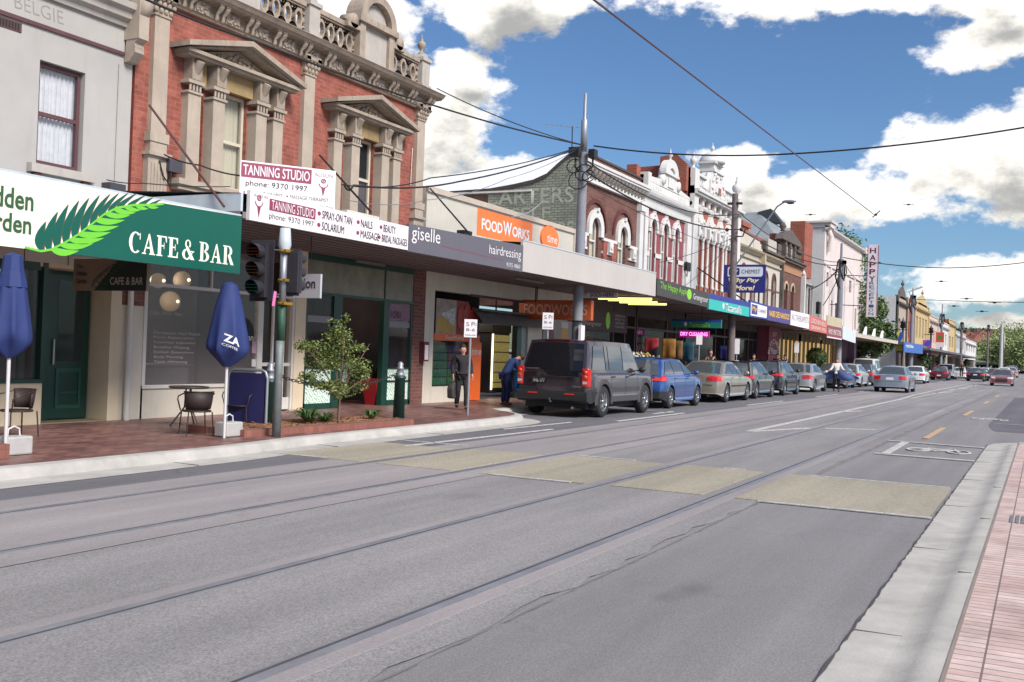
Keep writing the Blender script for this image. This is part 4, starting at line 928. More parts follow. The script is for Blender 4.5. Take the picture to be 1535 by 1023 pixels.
for (a, c, d, e_, r_) in holes:
    xc_ = (a+c)/2; hw = (c-a)/2
    b = MB(); arc_band(b, xc_, 6.12-r_, hw, hw+.27, YF-.10, YF+.0, 14, ez=1.0); b.prism([(xc_-.09, 6.12+.2), (xc_+.09, 6.12+.2), (xc_+.06, 6.44), (xc_-.06, 6.44)], YF-.16, YF)
    b.box(a-.27, a, YF-.10, YF, 5.5, 6.12-r_); b.box(c, c+.27, YF-.10, YF, 5.5, 6.12-r_); b.build('arch_hood', WT, bb)
    b = MB(); arc_band(b, xc_+.0, 6.12-r_, hw+.50, hw+.62, YF-.07, YF, 16); b.build('relieving_arch', mat('dark_red_brick', rgb(112, 62, 58, .62), .9, var=.2, scale=9), bb)
    sash(bb, a+.01, c-.01, 4.6, 6.11, YF+.1, FRW, BLIND, rise=r_, gl=GL_W)
b = MB()
for (a, c) in ((BX0+.0, 31.45), (32.77, 34.05), (35.31, BX1-.35)):
    b.box(a, c, YF-.09, YF, 5.42, 5.52); b.box(a, c, YF-.06, YF, 4.98, 5.06)
    m_ = (a+c)/2; b.box(m_-.16, m_+.16, YF-.14, YF, 5.06, 5.42); b.ball((m_, YF-.15, 5.24), .1, .03, .1, 10, 6)
b.build('impost_band', WT, bb)
b = MB()
for (a, c) in ((32.8, 33.15), (33.6, 34.0)): b.box(a, c, YF-.08, YF, 3.9, 5.4)
b.build('brick_pier', REDB, bb)
b = MB(); b.box(BX1-.32, BX1+.05, YF-.14, YF+.02, 3.9, 7.2); b.box(BX1-.36, BX1+.1, YF-.2, YF, 6.9, 7.26); b.build('end_pilaster', WT, bb)
b = MB(); b.box(BX1-.25, BX1+.15, YF+.1, YF+.5, ZTOP+.05, ZTOP+.55); b.build('chimney', ORBX, bb)
awning(bb, 30.9, 31.2, 3.4, 4.1, GUT, 3.45, fasc=False)

# ---------------- 5 white and crimson building
cb_ = thing('crimson_and_white_building', 'white and crimson building with three arched windows and a curved white pediment', 'building')
CX0, CX1 = 36.62, 42.35
wn = [(37.52, 38.18), (38.93, 39.62), (40.36, 41.0)]
holes = [(a, c, 4.6, 6.78, (c-a)/2) for a, c in wn]
b = MB(); hole_wall(b, CX0, CX1, 3.5, 7.16, YF, holes, .2); b.build('wall', CRIM, cb_)
b = MB(); cornice(b, CX0, CX1, YF, 7.16, [(.08, 0), (.10, .1), (.12, .3), (.3, .44), (.34, .52), (.36, .62), (.1, .66)]); b.box(CX0, CX1, YF-.02, YF+.2, 7.80, 8.22)
b.box(CX0, CX0+.34, YF-.16, YF+.05, 3.9, 7.2); b.box(CX1-.55, CX1, YF-.16, YF+.05, 3.9, 7.2)
b.box(CX0, CX0+.36, YF-.22, YF+.2, 7.78, 8.45)
bd = b.build('cornice', WT, cb_)
b = MB(); pc = 39.7
b.prism([(38.5, 8.22), (40.95, 8.22), (40.9, 8.42), (40.5, 8.62), (40.45, 9.0), (38.95, 9.0), (38.9, 8.62), (38.5, 8.42)], YF-.05, YF+.2)
b.prism([(CX0, 8.22), (38.7, 8.22), (38.7, 8.5), (CX0, 8.36)], YF-.03, YF+.2); b.prism([(40.8, 8.22), (CX1, 8.22), (CX1, 8.3), (40.8, 8.46)], YF-.03, YF+.2)
arc_band(b, pc, 8.86, .34, .8, YF-.12, YF+.15, 14, ez=.72); arc_band(b, pc, 8.86, 0, .36, YF-.04, YF+.1, 12, ez=.72)
b.box(38.86, 40.54, YF-.14, YF+.1, 8.78, 8.88)
for sg_ in (-1, 1): b.lathe((pc+sg_*.95, YF-.12, 8.5), [(0, 0), (.2, 0), (.2, .22), (0, .22)], 12, axis='y')
b.prism([(39.35, 8.3), (40.05, 8.3), (40.05, 8.7), (39.35, 8.7)], YF-.1, YF)
for k in range(7):
    b.box(CX0+.3+.28*k, CX0+.5+.28*k, YF-.05, YF, 7.92, 8.08)
    b.box(40.8+.2*k, 40.95+.2*k, YF-.05, YF, 7.92, 8.08) if k < 6 else None
pdm = b.build('pediment', WT, cb_)
b = MB(); finial(b, pc, YF, 9.4, .55); b.build('finial', WT, pdm)
b = MB()
for (a, c) in wn:
    xc_ = (a+c)/2; hw = (c-a)/2; arc_band(b, xc_, 6.78-hw, hw, hw+.2, YF-.1, YF, 12, ez=1.12); b.prism([(xc_-.07, 6.95), (xc_+.07, 6.95), (xc_, 7.16)], YF-.14, YF)
    b.box(a-.22, a, YF-.1, YF, 6.3, 6.42); b.box(c, c+.22, YF-.1, YF, 6.3, 6.42)
for zb_ in (5.15, 4.55): b.box(CX0+.3, CX1-.5, YF-.05, YF, zb_, zb_+.17) if False else None
xs_ = [CX0+.34]+[v for w in wn for v in w]+[CX1-.55]
for i in range(0, 8, 2):
    for zb_ in (5.35,): b.box(xs_[i], xs_[i+1], YF-.05, YF, zb_, zb_+.17)
    b.box(xs_[i], xs_[i]+.07, YF-.04, YF, 3.9, 6.3); b.box(xs_[i+1]-.07, xs_[i+1], YF-.04, YF, 3.9, 6.3)
b.build('window_surround', WT, cb_)
for (a, c) in wn: sash(cb_, a+.01, c-.01, 4.6, 6.77, YF+.1, FRW, None, rise=(c-a)/2-.01, gl=GL_W)
box_b = MB(); box_body(box_b, CX0+.01, CX1-.01, 7.6, 24, 3.6); box_b.build('side_wall', BRB2, cb_)
# ---------------- 6 ornate terracotta and white building
ob = thing('ornate_terracotta_building', 'tall terracotta building with ornate white plaster gables, balustrade and little tower', 'building')
OX0, OX1 = 42.45, 50.1
TERR = brick('terracotta_brick', rgb(190, 108, 84, .7), rgb(176, 96, 74, .7), rgb(160, 100, 84, .6), 'xz', .24, .086, .008, stain=.25)
wn = [(43.42, 43.98), (45.0, 45.62), (46.55, 47.18), (47.95, 48.55)]
b = MB(); hole_wall(b, OX0, OX1, 3.5, 8.5, YF, [(a, c, 4.4, 7.0, (c-a)/2) for a, c in wn], .2); b.build('wall', TERR, ob)
b = MB(); b.face([(OX0, 16, 3.6), (OX0, YF, 3.6), (OX0, YF, 9.2), (OX0, 16, 9.2)]); b.prism([(YF+.02, 9.2), (16, 9.2), (16, 9.75), (14.6, 9.8), (YF+.02, 9.66)], OX0-.0, OX0+.35, 'yz'); b.prism([(YF+.1, 8.6), (14.9, 8.6), (14.9, 10.1), (14.2, 10.2), (YF+.1, 9.75)], OX0-.3, OX0-.02, 'yz'); b.build('side_wall', ORB, ob)
b = MB()
cornice(b, OX0, OX1, YF, 8.02, [(.08, 0), (.12, .08), (.1, .1), (.1, .16)]); b.box(OX0, OX1, YF-.32, YF, 8.52, 8.62); b.box(OX0, OX1, YF-.4, YF, 8.62, 8.74); b.box(OX0, OX1, YF-.18, YF, 8.74, 8.86)
for k in range(8):
    xx = OX0+.6+.92*k; b.box(xx-.14, xx+.14, YF-.14, YF, 8.18, 8.52)
b.box(OX0, OX0+.62, YF-.2, YF+.1, 3.9, 9.62); b.box(OX1-.5, OX1, YF-.2, YF+.1, 3.9, 9.3)
for (a, c) in wn:   # windows: columns, hood and little gables
    xc_ = (a+c)/2; hw = (c-a)/2
    arc_band(b, xc_, 7.0-hw, hw, hw+.17, YF-.12, YF, 12)
    b.prism([(xc_-.62, 7.24), (xc_+.62, 7.24), (xc_+.52, 7.42), (xc_, 7.95), (xc_-.52, 7.42)], YF-.16, YF)
    b.prism([(xc_-.09, 7.9), (xc_+.09, 7.9), (xc_, 8.12)], YF-.2, YF-.0)
    for sg_ in (-1, 1):
        b.lathe((xc_+sg_*(hw+.14), YF-.12, 4.6), [(.1, 0), (.1, .08), (.07, .12), (.065, 2.0), (.11, 2.14), (.12, 2.2)], 8)
        b.box(xc_+sg_*(hw+.14)-.13, xc_+sg_*(hw+.14)+.13, YF-.24, YF, 6.8, 7.24)
        rnd = random.Random(5)
        for q_ in range(6): b.ball((xc_+sg_*rnd.uniform(.1, .45), YF-.18, rnd.uniform(7.25, 7.55)), .06, .04, .06, 6, 4)
    b.box(a-.16, c+.16, YF-.1, YF, 4.3, 4.4)
b.build('plaster_ornament', WT, ob)
for (a, c) in wn: sash(ob, a+.01, c-.01, 4.4, 6.99, YF+.1, FRW, None, rise=(c-a)/2-.01, gl=GL_W)
b = MB()
for (xa, xb_) in ((OX0+.6, 44.6), (47.1, OX1-.4)):
    b.box(xa, xb_, YF-.12, YF+.12, 9.42, 9.54); b.box(xa, xb_, YF-.1, YF+.1, 8.86, 8.94)
    n = int((xb_-xa)/.24)
    for k in range(n): b.lathe((xa+.12+(xb_-xa-.2)*k/max(1, n-1), YF, 8.94), [(.05, 0), (.04, .06), (.075, .17), (.05, .3), (.04, .38), (.06, .48)], 7)
b.build('balustrade', WT, ob)
b = MB(); tc_ = 45.85
b.box(tc_-1.15, tc_+1.15, YF-.22, YF+.3, 8.86, 9.5); b.prism([(tc_-1.15, 9.5), (tc_+1.15, 9.5), (tc_+.8, 9.9), (tc_-.8, 9.9)], YF-.2, YF+.3)
b.box(tc_-.85, tc_+.85, YF-.28, YF+.5, 9.9, 10.02); b.box(tc_-.62, tc_+.62, YF-.18, YF+.5, 10.02, 10.3); b.box(tc_-.75, tc_+.75, YF-.28, YF+.55, 10.3, 10.38)
b.lathe((tc_, YF+.12, 10.38), [(.62, 0), (.6, .12), (.48, .34), (.28, .48), (0, .52)], 14); finial(b, tc_, YF+.1, 10.85, .55)
for sg_ in (-1, 1):
    b.lathe((tc_+sg_*1.3, YF-.14, 9.1), [(0, 0), (.3, 0), (.3, .26), (0, .26)], 14, axis='y'); b.tube([(tc_+sg_*1.0, YF-.05, 9.75), (tc_+sg_*1.25, YF-.05, 9.35), (tc_+sg_*1.6, YF-.05, 8.95)], .12, 8)
arc_band(b, tc_, 9.0, .25, .5, YF-.3, YF-.2, 12)
rnd = random.Random(8)
for k in range(26): b.ball((tc_+rnd.uniform(-1, 1), YF-.24, rnd.uniform(8.9, 9.8)), .08, .06, .08, 6, 4)
tw = b.build('tower', WT, ob)
b = MB(); finial(b, OX0+.3, YF, 9.62, .8); finial(b, OX1-.25, YF, 9.3, 1.3); b.build('corner_finials', WT, ob)
struct_ = MB().box(tc_-.2, tc_+.2, YF-.31, YF-.3, 8.98, 9.24).build('terracotta_inset', TERR, tw)
box_b = MB(); box_body(box_b, OX0+.01, OX1-.01, 8.4, 24, 3.6); box_b.face([(OX0, YF, 8.39), (OX1, YF, 8.39), (OX1, 24, 8.39), (OX0, 24, 8.39)]); box_b.build('rear_wall', WT, ob)
# ---------------- 7 cream arcaded building with grey metal roof behind
c7 = thing('cream_arcaded_building', 'cream building with curved cornice and brown arched windows, grey metal roof behind', 'building')
X0, X1 = 50.15, 59.6
wn = [(51.2, 52.0), (53.1, 53.9), (55.9, 56.75), (57.75, 58.65)]
b = MB(); hole_wall(b, X0, X1, 3.5, 6.95, YF, [(a, c, 4.4, 6.3, (c-a)/2) for a, c in wn], .25); b.prism([(X0, 6.9), (X1, 6.9), (X1, 7.3), (X0, 7.3)], YF+.01, YF+.3); b.prism([(X0, 7.3), (53.6, 7.3), (53.6, 7.7), (55.2, 7.7), (55.2, 7.45), (X1, 7.45), (X1, 7.3)], YF+.02, YF+.3); b.prism([(X0, 7.3), (55, 7.3), (55, 7.9), (X0, 7.95)], YF+.05, YF+.3); b.build('wall', CREAM, c7)
b = MB(); cornice(b, X0, X1, YF, 6.98, [(.1, 0), (.16, .06), (.28, .14), (.32, .22), (.05, .3)]); b.box(X0, X1, YF-.1, YF, 6.68, 6.76); b.box(54.8, 55.1, YF-.3, YF, 6.6, 7.1); b.build('cornice', mat('sand_trim', rgb(206, 188, 160, .7), .8, streak=.3), c7)
b = MB()
for (a, c) in wn: arc_band(b, (a+c)/2, 6.3-(c-a)/2, (c-a)/2, (c-a)/2+.10, YF-.04, YF, 12); b.box(a-.1, a, YF-.04, YF, 4.4, 6.3-(c-a)/2); b.box(c, c+.1, YF-.04, YF, 4.4, 6.3-(c-a)/2)
b.box(X0, X1, YF-.03, YF+.0, 5.35, 5.43)
b.build('window_trim', mat('brown_trim', rgb(136, 84, 72, .65), .8), c7)
for (a, c) in wn: sash(c7, a, c, 4.4, 6.29, YF+.12, MAROON, None, rise=(c-a)/2)
b = MB(); rz0, rz1 = 7.1, 9.25
RP = [(X_, *onX(px, py, X_)) for px, py, X_ in ((1100, 352, 64), (1172, 366, 64), (1184, 350, 66), (1137, 318, 66), (1112, 320, 66))]
b.face(RP); rf = b.build('roof', ROOFM, c7)
b = MB()
for k in range(44): b.box(50.3+.37*k, 50.33+.37*k, 14.0, 14.02, 7.4, 7.44)
b = MB(); b.prism([onX(px, py, 65.8) for px, py in ((1136, 318), (1155, 313), (1172, 335), (1158, 333), (1145, 326))], 65.8, 67, 'yz'); b.build('dormer', mat('dark_gable', rgb(70, 76, 84, .6), .7), rf)
# ---------------- 8 ochre building with weathered parapet
c8 = thing('ochre_and_brown_building', 'narrow brown brick building with ochre frieze and dark weathered parapet gable', 'building')
X0, X1 = 59.7, 65.5
wn = [(60.95, 61.75), (62.7, 63.5)]
b = MB(); hole_wall(b, X0, X1, 3.5, 6.72, YF, [(a, c, 4.2, 6.05, (c-a)/2) for a, c in wn], .25); b.build('wall', BRB, c8)
b = MB(); b.box(X0, X1, YF-.04, YF+.2, 6.72, 7.3); b.build('frieze', mat('terracotta_frieze', rgb(190, 140, 108, .68), .85, streak=.2), c8)
DKST = mat('dark_weathered_stone', rgb(120, 110, 104, .6), .95, var=.4, scale=3, streak=.6)
b = MB(); b.box(X0-.05, X1+.1, YF-.26, YF+.2, 7.3, 7.44); b.box(X0-.1, X1+.14, YF-.34, YF+.1, 7.44, 7.52); b.box(X0-4.2, X0, YF-.25, YF+.1, 7.36, 7.48); b.box(X0, X0+.14, YF-.2, YF, 4, 7.3)
b.box(55.5, 55.9, YF-.15, YF+.15, 7.4, 7.95); b.box(58.4, 59.2, YF-.15, YF+.15, 7.4, 8.1)
b.prism([(59.0, 8.45), (64.0, 8.45), (63.8, 8.75), (62.6, 8.95), (61.4, 9.2), (60.2, 8.95), (59.2, 8.72)], YF-.25, YF+.2)
for xx in (60.1, 61.3, 62.6): b.box(xx, xx+.28, YF-.2, YF+.15, 7.5, 8.45)
for k in range(4): b.lathe((63.7+.35*k, YF, 7.52), [(.1, 0), (.07, .1), (.12, .3), (.07, .55), (.1, .62)], 8)
b.box(63.5, 65.3, YF-.15, YF+.15, 8.12, 8.26); b.lathe((64.5, YF, 8.26), [(.15, 0), (.1, .1), (.22, .25), (.1, .5), (0, .55)], 10); b.lathe((60.0, YF, 9.0), [(.15, 0), (.1, .1), (.22, .25), (.1, .5), (0, .55)], 10)
b.build('parapet', DKST, c8)
b = MB(); b.box(56.2, 58.2, YF-.1, YF+.15, 7.42, 8.15); b.box(60.45, 61.2, YF-.05, YF+.1, 7.5, 8.4); b.box(61.7, 62.5, YF-.05, YF+.1, 7.5, 8.4); b.build('parapet_panel', mat('pale_panel', rgb(206, 200, 190, .7), .8, streak=.4), c8)
for (a, c) in wn: sash(c8, a, c, 4.2, 6.04, YF+.12, MAROON, None, rise=(c-a)/2)
b = MB()
for (a, c) in wn: arc_band(b, (a+c)/2, 6.05-(c-a)/2, (c-a)/2+.02, (c-a)/2+.16, YF-.05, YF, 12)
b.build('window_arch', mat('sand_trim', rgb(206, 188, 160, .7), .8), c8)
b = MB(); b.box(X1, X1+.3, YF-.25, YF+.1, 3.9, 6.9); b.lathe((X1+.15, YF-.1, 6.9), [(.2, 0), (.1, .2), (0, .4)], 8); b.build('end_pier', WT, c8)
b = MB(); b.box(60.2, 66.3, 14.0, 14.4, 7.5, 8.9); b.build('rear_brick_wall', ORBX, c8)
b = MB(); b.box(53.2, 54.6, 14.2, 14.8, 7.3, 8.5); b.box(53.0, 54.8, 14.1, 14.9, 8.5, 8.75); b.box(54.8, 60.2, 14.3, 14.6, 7.3, 8.35); b.build('chimney', ORBX, c8)
c8b = MB(); yr_, zr_ = onX(1185, 332, 66.5); yl_, zl_ = onX(1207, 332, 66.5)
c8b.box(66.5, 69, min(yr_, yl_), max(yr_, yl_), 6.9, zr_); tag(c8b.build('brick_chimney_stack', [ORB]), 'tall plain red brick stack rising between the ochre building and the pink hall', 'chimney')
# ---------------- verandah link
vr = thing('dark_verandah_building', 'narrow building with dark timber verandah and white posts between brown shop and pink hall', 'building')
b = MB(); b.box(65.85, 72.6, YF+1.2, YF+1.4, 3.5, 6.4); b.build('wall', mat('dark_timber', rgb(76, 52, 50, .6), .8), vr)
b = MB(); b.box(65.8, 69.0, YF-.1, YF+1.2, 6.35, 6.55); b.prism([(YF-.2, 6.5), (YF+1.3, 7.0), (YF+1.3, 6.9), (YF-.2, 6.4)], 65.8, 69, 'yz'); b.build('roof', mat('verandah_roof', rgb(186, 186, 180, .7), .7, streak=.4), vr)
b = MB()
for xx in (65.9, 67.3, 68.9): b.box(xx, xx+.12, YF-.08, YF+.04, 3.6, 6.4)
vp_ = b.build('verandah_posts', FRW, vr); MB().box(66.0, 68.9, YF+.1, YF+.14, 3.6, 6.3).build('shutters', mat('dark_maroon', rgb(74, 40, 42, .7), .8), vr)
# ---------------- 9 pale pink hall
ph = thing('pale_pink_hall', 'tall pale pink rendered hall with a plain white side wall and dark red windows', 'building')
X0, X1 = 72.8, 90.6; Z9 = 10.8
wn = [(75.0, 76.5, 4.0, 5.95), (77.6, 79.1, 4.0, 5.85), (73.9, 74.7, 6.8, 7.8), (83.4, 84.4, 7.0, 7.95), (86, 87.2, 4.2, 5.9)]
b = MB(); hole_wall(b, X0, X1, 3.5, Z9, YF, wn, .25); b.build('wall', PINKW, ph)
b = MB(); b.face([(X0, 24, 3), (X0, YF, 3), (X0, YF, Z9), (X0, 24, Z9)]); b.face([(X0, YF, Z9-.02), (X1, YF, Z9-.02), (X1, 24, Z9-.02), (X0, 24, Z9-.02)]); b.build('side_wall', WRENDER, ph)
b = MB(); cornice(b, X0-.1, X1+.2, YF, Z9-.15, [(.12, 0), (.3, .1), (.34, .22), (.1, .26)]); b.box(X0, X1, YF-.1, YF, 8.2, 8.35); b.box(X0-.1, X0+1.5, YF-.4, YF+1.4, Z9, Z9+.3); b.box(X0-.25, X0+1.8, YF-.5, YF+1.5, Z9+.3, Z9+.42)
b.tube([(X0+.7, YF-.05, Z9), (X0+.7, YF-.3, Z9-.6), (X0+.9, YF-.1, Z9-1.6)], .18, 8)
b.box(X1-1.6, X1+.3, YF-.35, YF+.5, Z9-.2, Z9+.3)
for xx in (73.0, 75.0, 81.2, 85.4, 89.8): b.box(xx, xx+.5, YF-.08, YF, 3.5, 8.2)
b.build('cornice', PINKW, ph)
for (a, c, d, e_) in wn:
    f = MB().box(a, c, YF+.12, YF+.2, d, e_).build('window', mat('dark_red_window', rgb(104, 44, 48, .7), .5, var=.2), ph); MB().box(a+.12, c-.12, YF+.1, YF+.119, d+.12, e_-.12).build('pane', GL_D, f)
# ---------------- distant terrace beyond the trees: each its own building
def far_building(name, label, x0, x1, z, wallm, trim, sidem=None, nwin=3, zw=(4.6, 6.4), par=None, arch=False, winm=None):
    t = thing(name, label, 'building')
    w_ = (x1-x0)/(nwin+.6)
    wins = [(x0+w_*(.3+.2+i), x0+w_*(.3+.75+i), zw[0], zw[1]) for i in range(nwin)]
    b = MB(); hole_wall(b, x0, x1, .1, z, YF, [(*w, (.3 if arch else 0)) for w in wins]+[(x0+.5, x1-.5, .3, 3.0)], .3); b.build('wall', wallm, t)
    b = MB(); box_body(b, x0, x1, z, 26, .1); b.face([(x0, YF, z-.05), (x1, YF, z-.05), (x1, 26, z-.05), (x0, 26, z-.05)]); b.build('side_wall', sidem or wallm, t)
    b = MB(); cornice(b, x0, x1, YF, z-.9, [(.15, 0), (.35, .15), (.4, .3), (.1, .36)]); b.box(x0, x1, YF-.1, YF+.2, z, z+.12); b.box(x0, x0+.5, YF-.15, YF+.1, 3.6, z); b.box(x1-.5, x1, YF-.15, YF+.1, 3.6, z)
    if par: xm = (x0+x1)/2; b.prism([(xm-par, z), (xm+par, z), (xm+par*.8, z+.7), (xm, z+1.2), (xm-par*.8, z+.7)], YF-.1, YF+.2); finial(b, xm, YF, z+1.1, 1.0)
    b.build('cornice', trim, t)
    for w in wins: f = MB().box(w[0], w[1], YF+.15, YF+.22, w[2], w[3]).build('window', winm or FRW, t); MB().box(w[0]+.1, w[1]-.1, YF+.13, YF+.149, w[2]+.1, w[3]-.1).build('pane', GL_D, f)
    MB().box(x0+.5, x1-.5, YF+.3, YF+.35, .3, 3.0).build('shopfront', DARKI, t)
    return t
OCB = mat('ochre_render', rgb(216, 190, 140, .7), .85, streak=.25)
far_building('weathered_gabled_building', 'narrow weathered grey building with dark gable just past the big street tree', 113, 121.5, 8.6, mat('grey_stucco', rgb(196, 180, 166, .68), .9, streak=.5), DKST, WRENDER, 2, par=2.4, arch=True)
far_building('red_brick_corner_building', 'red brick building with plain side wall behind the grey lamp pole', 121.6, 129.5, 8.9, mat('far_red_brick', rgb(178, 88, 72, .7), .9, var=.2), STONEL, mat('far_red_brick', rgb(178, 88, 72, .7)), 2)
far_building('ochre_classical_building', 'ochre classical building with a curved parapet above the blue sign', 129.6, 146, 9.0, OCB, OCB, mat('far_dark_side', rgb(96, 72, 60, .6), .9), 4, zw=(4.8, 7.4), par=5)
far_building('cream_terrace', 'cream terrace building with red piers beside the purple sign', 146.1, 160, 8.2, mat('rose_cream', rgb(228, 196, 184, .7), .8), CREAM, None, 4)
far_building('white_terrace', 'plain white two-storey building behind the tall lamp post', 161, 178, 8.0, WRENDER, WRENDER, None, 3)
far_building('ochre_narrow_building', 'narrow ochre building with brick edges beyond the white terrace', 178.2, 192, 9.0, OCB, OCB, mat('far_red_brick', rgb(178, 88, 72, .7)), 2)
far_building('grey_terrace', 'pale grey terrace building beyond the ochre narrow one', 194, 218, 7.6, mat('pale_grey_render', rgb(204, 208, 212, .7), .8), WRENDER, None, 4)
far_building('end_white_building', 'smallest white building at the far end of the terrace', 219, 255, 6.9, WRENDER, WRENDER, None, 4)
# ================================================================ signs
def quadmap(x0, zb0, zt0, x1, zb1, zt1):
    def f(u, v):
        x = x0+(x1-x0)*u; zb = zb0+(zb1-zb0)*u; zt = zt0+(zt1-zt0)*u
        return x, zb+(zt-zb)*v
    return f
class Board:
    """flat sign board; face 'y' hangs along the street (plane y), face 'x' across the pavement (plane x)"""
    def __init__(s, name, label, mp, plane, m, face='y', thick=.05, group=None, cat='sign', parent=None):
        s.mp, s.pl, s.face = mp, plane, face
        o = s.poly([(0, 0), (1, 0), (1, 1), (0, 1)], m, name, None, 0, thick)
        tag(o, label, cat, group); s.o = o
    def P(s, u, v, d):
        a, z = s.mp(u, v); return (a, s.pl-d, z) if s.face == 'y' else (s.pl-d, a, z)
    def poly(s, pts, m, name, parent='self', d=.004, thick=.003):
        b = MB(); n = len(pts)
        fr = [s.P(u, v, d) for u, v in pts]; bk = [s.P(u, v, d-thick) for u, v in pts]
        b.idx(fr+bk, [tuple(range(n))]+[tuple(range(n, 2*n))[::-1]]+[(i, n+i, n+(i+1) % n, (i+1) % n) for i in range(n)])
        return b.build(name, m, s.o if parent == 'self' else parent)
    def text(s, t, u0, u1, v0, v1, m, bold=0.0, shear=0.0, d=.008, name='lettering', stack=False, arc=None):
        o = text(t, (0, 1, 0, 1), 0, m, s.o, 'y', bold, shear, 0, name, stack=stack)
        if o is None: return
        for v in o.data.vertices:
            uu, vv = u0+(u1-u0)*v.co.x, v0+(v1-v0)*v.co.z
            if arc:
                cu_, cv_, ru, rv, a0, a1, hh = arc; t_ = a0+(a1-a0)*v.co.x; k = 1+hh*v.co.z
                uu, vv = cu_+ru*k*cos(t_), cv_+rv*k*sin(t_)
            v.co = s.P(uu, vv, d)
        return o
def ymap(pl, c, Y):    # corners from photograph: tl, tr, br, bl
    (x0, zt0), (x1, zt1), (x1b, zb1), (x0b, zb0) = [onY(*p, Y) for p in c]
    xa, xb_ = (x0+x0b)/2, (x1+x1b)/2
    return quadmap(xa, zb0, zt0, xb_, zb1, zt1)
def xmap(c, X):
    (x0, zt0), (x1, zt1), (x1b, zb1), (x0b, zb0) = [onX(*p, X) for p in c]
    return quadmap((x0+x0b)/2, (zb0+zb1)/2, (zt0+zt1)/2, (x1+x1b)/2, (zb0+zb1)/2, (zt0+zt1)/2)
CAFEG = mat('cafe_green', rgb(4, 92, 78, .85), .4, var=.04); CRM = mat('sign_cream', rgb(250, 246, 228, .84), .45, var=.02)
LGREEN = mat('fern_light_green', rgb(116, 206, 60, .85), .45, var=.03); MAR2 = mat('sign_maroon', rgb(152, 62, 92, .8), .5, var=.04)
INK = mat('sign_ink', rgb(58, 48, 56, .8), .5, var=0); SIGNW = mat('sign_white', rgb(240, 234, 238, .84), .5, var=.03, scale=1)
def serif(bd, s, u0, u1, v0, v1, m, gap=.12):
    """heavy roman capitals drawn from stems, bowls and serifs"""
    T, t, S = .23, .09, .075      # thick stem, thin stroke, serif height
    def arcpts(cx_, cy_, rx, ry, a0, a1, n=12): return [(cx_+rx*cos(a0+(a1-a0)*i/n), cy_+ry*sin(a0+(a1-a0)*i/n)) for i in range(n+1)]
    def bowl(cx_, cy_, rx, ry, tx, ty, a0, a1): 
        o = arcpts(cx_, cy_, rx, ry, a0, a1); i = arcpts(cx_, cy_, rx-tx, ry-ty, a1, a0); return o+i
    def quads(poly, n): return [[poly[i], poly[i+1], poly[2*n+1-i-1], poly[2*n+1-i]] for i in range(n)]
    G = {
     'C': (.80, [*quads(bowl(.45, .5, .45, .52, .22, .07, R(50), R(310)), 12), [(.72, .66), (.78, .66), (.78, 1.0), (.72, .92)]]),
     'A': (.92, [[(.10, 0), (.19, 0), (.48, .84), (.44, 1.0)], [(.44, 1.0), (.60, 0), (.86, 0), (.52, 1.0)], [(.24, .28), (.62, .28), (.60, .36), (.27, .36)], [(0, 0), (.29, 0), (.29, .06), (0, .06)], [(.52, 0), (.94, 0), (.94, .06), (.52, .06)]]),
     'F': (.72, [[(.10, 0), (.33, 0), (.33, 1), (.10, 1)], [(0, 0), (.43, 0), (.43, .06), (0, .06)], [(0, .93), (.72, .93), (.72, 1), (0, 1)], [(.66, .70), (.72, .70), (.72, .95), (.60, .95)], [(.3, .48), (.54, .48), (.54, .55), (.3, .55)], [(.51, .36), (.55, .36), (.55, .68), (.51, .68)]]),
     'E': (.74, [[(.10, 0), (.33, 0), (.33, 1), (.10, 1)], [(0, 0), (.74, 0), (.74, .07), (0, .07)], [(0, .93), (.72, .93), (.72, 1), (0, 1)], [(.66, .70), (.72, .70), (.72, .95), (.60, .95)], [(.62, .05), (.72, .05), (.76, .30), (.70, .30)], [(.3, .48), (.54, .48), (.54, .55), (.3, .55)], [(.51, .36), (.55, .36), (.55, .68), (.51, .68)]]),
     'B': (.80, [[(.10, 0), (.33, 0), (.33, 1), (.10, 1)], [(0, 0), (.4, 0), (.4, .06), (0, .06)], [(0, .94), (.4, .94), (.4, 1), (0, 1)], *quads(bowl(.4, .76, .34, .24, .22, .06, R(-90), R(90)), 12), *quads(bowl(.4, .27, .40, .27, .23, .06, R(-90), R(90)), 12)]),
     'R': (.90, [[(.10, 0), (.33, 0), (.33, 1), (.10, 1)], [(0, 0), (.43, 0), (.43, .06), (0, .06)], [(0, .94), (.42, .94), (.42, 1), (0, 1)], *quads(bowl(.42, .73, .36, .27, .22, .06, R(-90), R(90)), 12), [(.40, .48), (.62, .50), (.92, 0), (.66, 0)]]),
     '&': (.98, [*quads(bowl(.42, .77, .22, .24, .11, .06, R(-40), R(250)), 12), *quads(bowl(.36, .26, .36, .28, .20, .07, R(70), R(330)), 12), [(.22, .68), (.42, .68), (.96, 0), (.66, 0)], [(.58, .40), (.92, .40), (.92, .45), (.58, .45)], [(.78, .42), (.84, .42), (.66, .14), (.58, .18)]]),
    }
    parts = [(ch, G[ch][0] if ch != ' ' else .12) for ch in s]; tot = sum(w for _, w in parts)+gap*(len(s)-1)
    sc_ = (u1-u0)/tot; u = u0; b = MB()
    k = 0
    for ch, w in parts:
        if ch != ' ':
            for pl in G[ch][1]:
                k += 1; d = .006+.0004*(k % 9)
                pts = [bd.P(u+p[0]*sc_, v0+(v1-v0)*p[1], d) for p in pl]
                b.face(pts)
        u += (w+gap)*sc_
    b.build('lettering', m, bd.o)
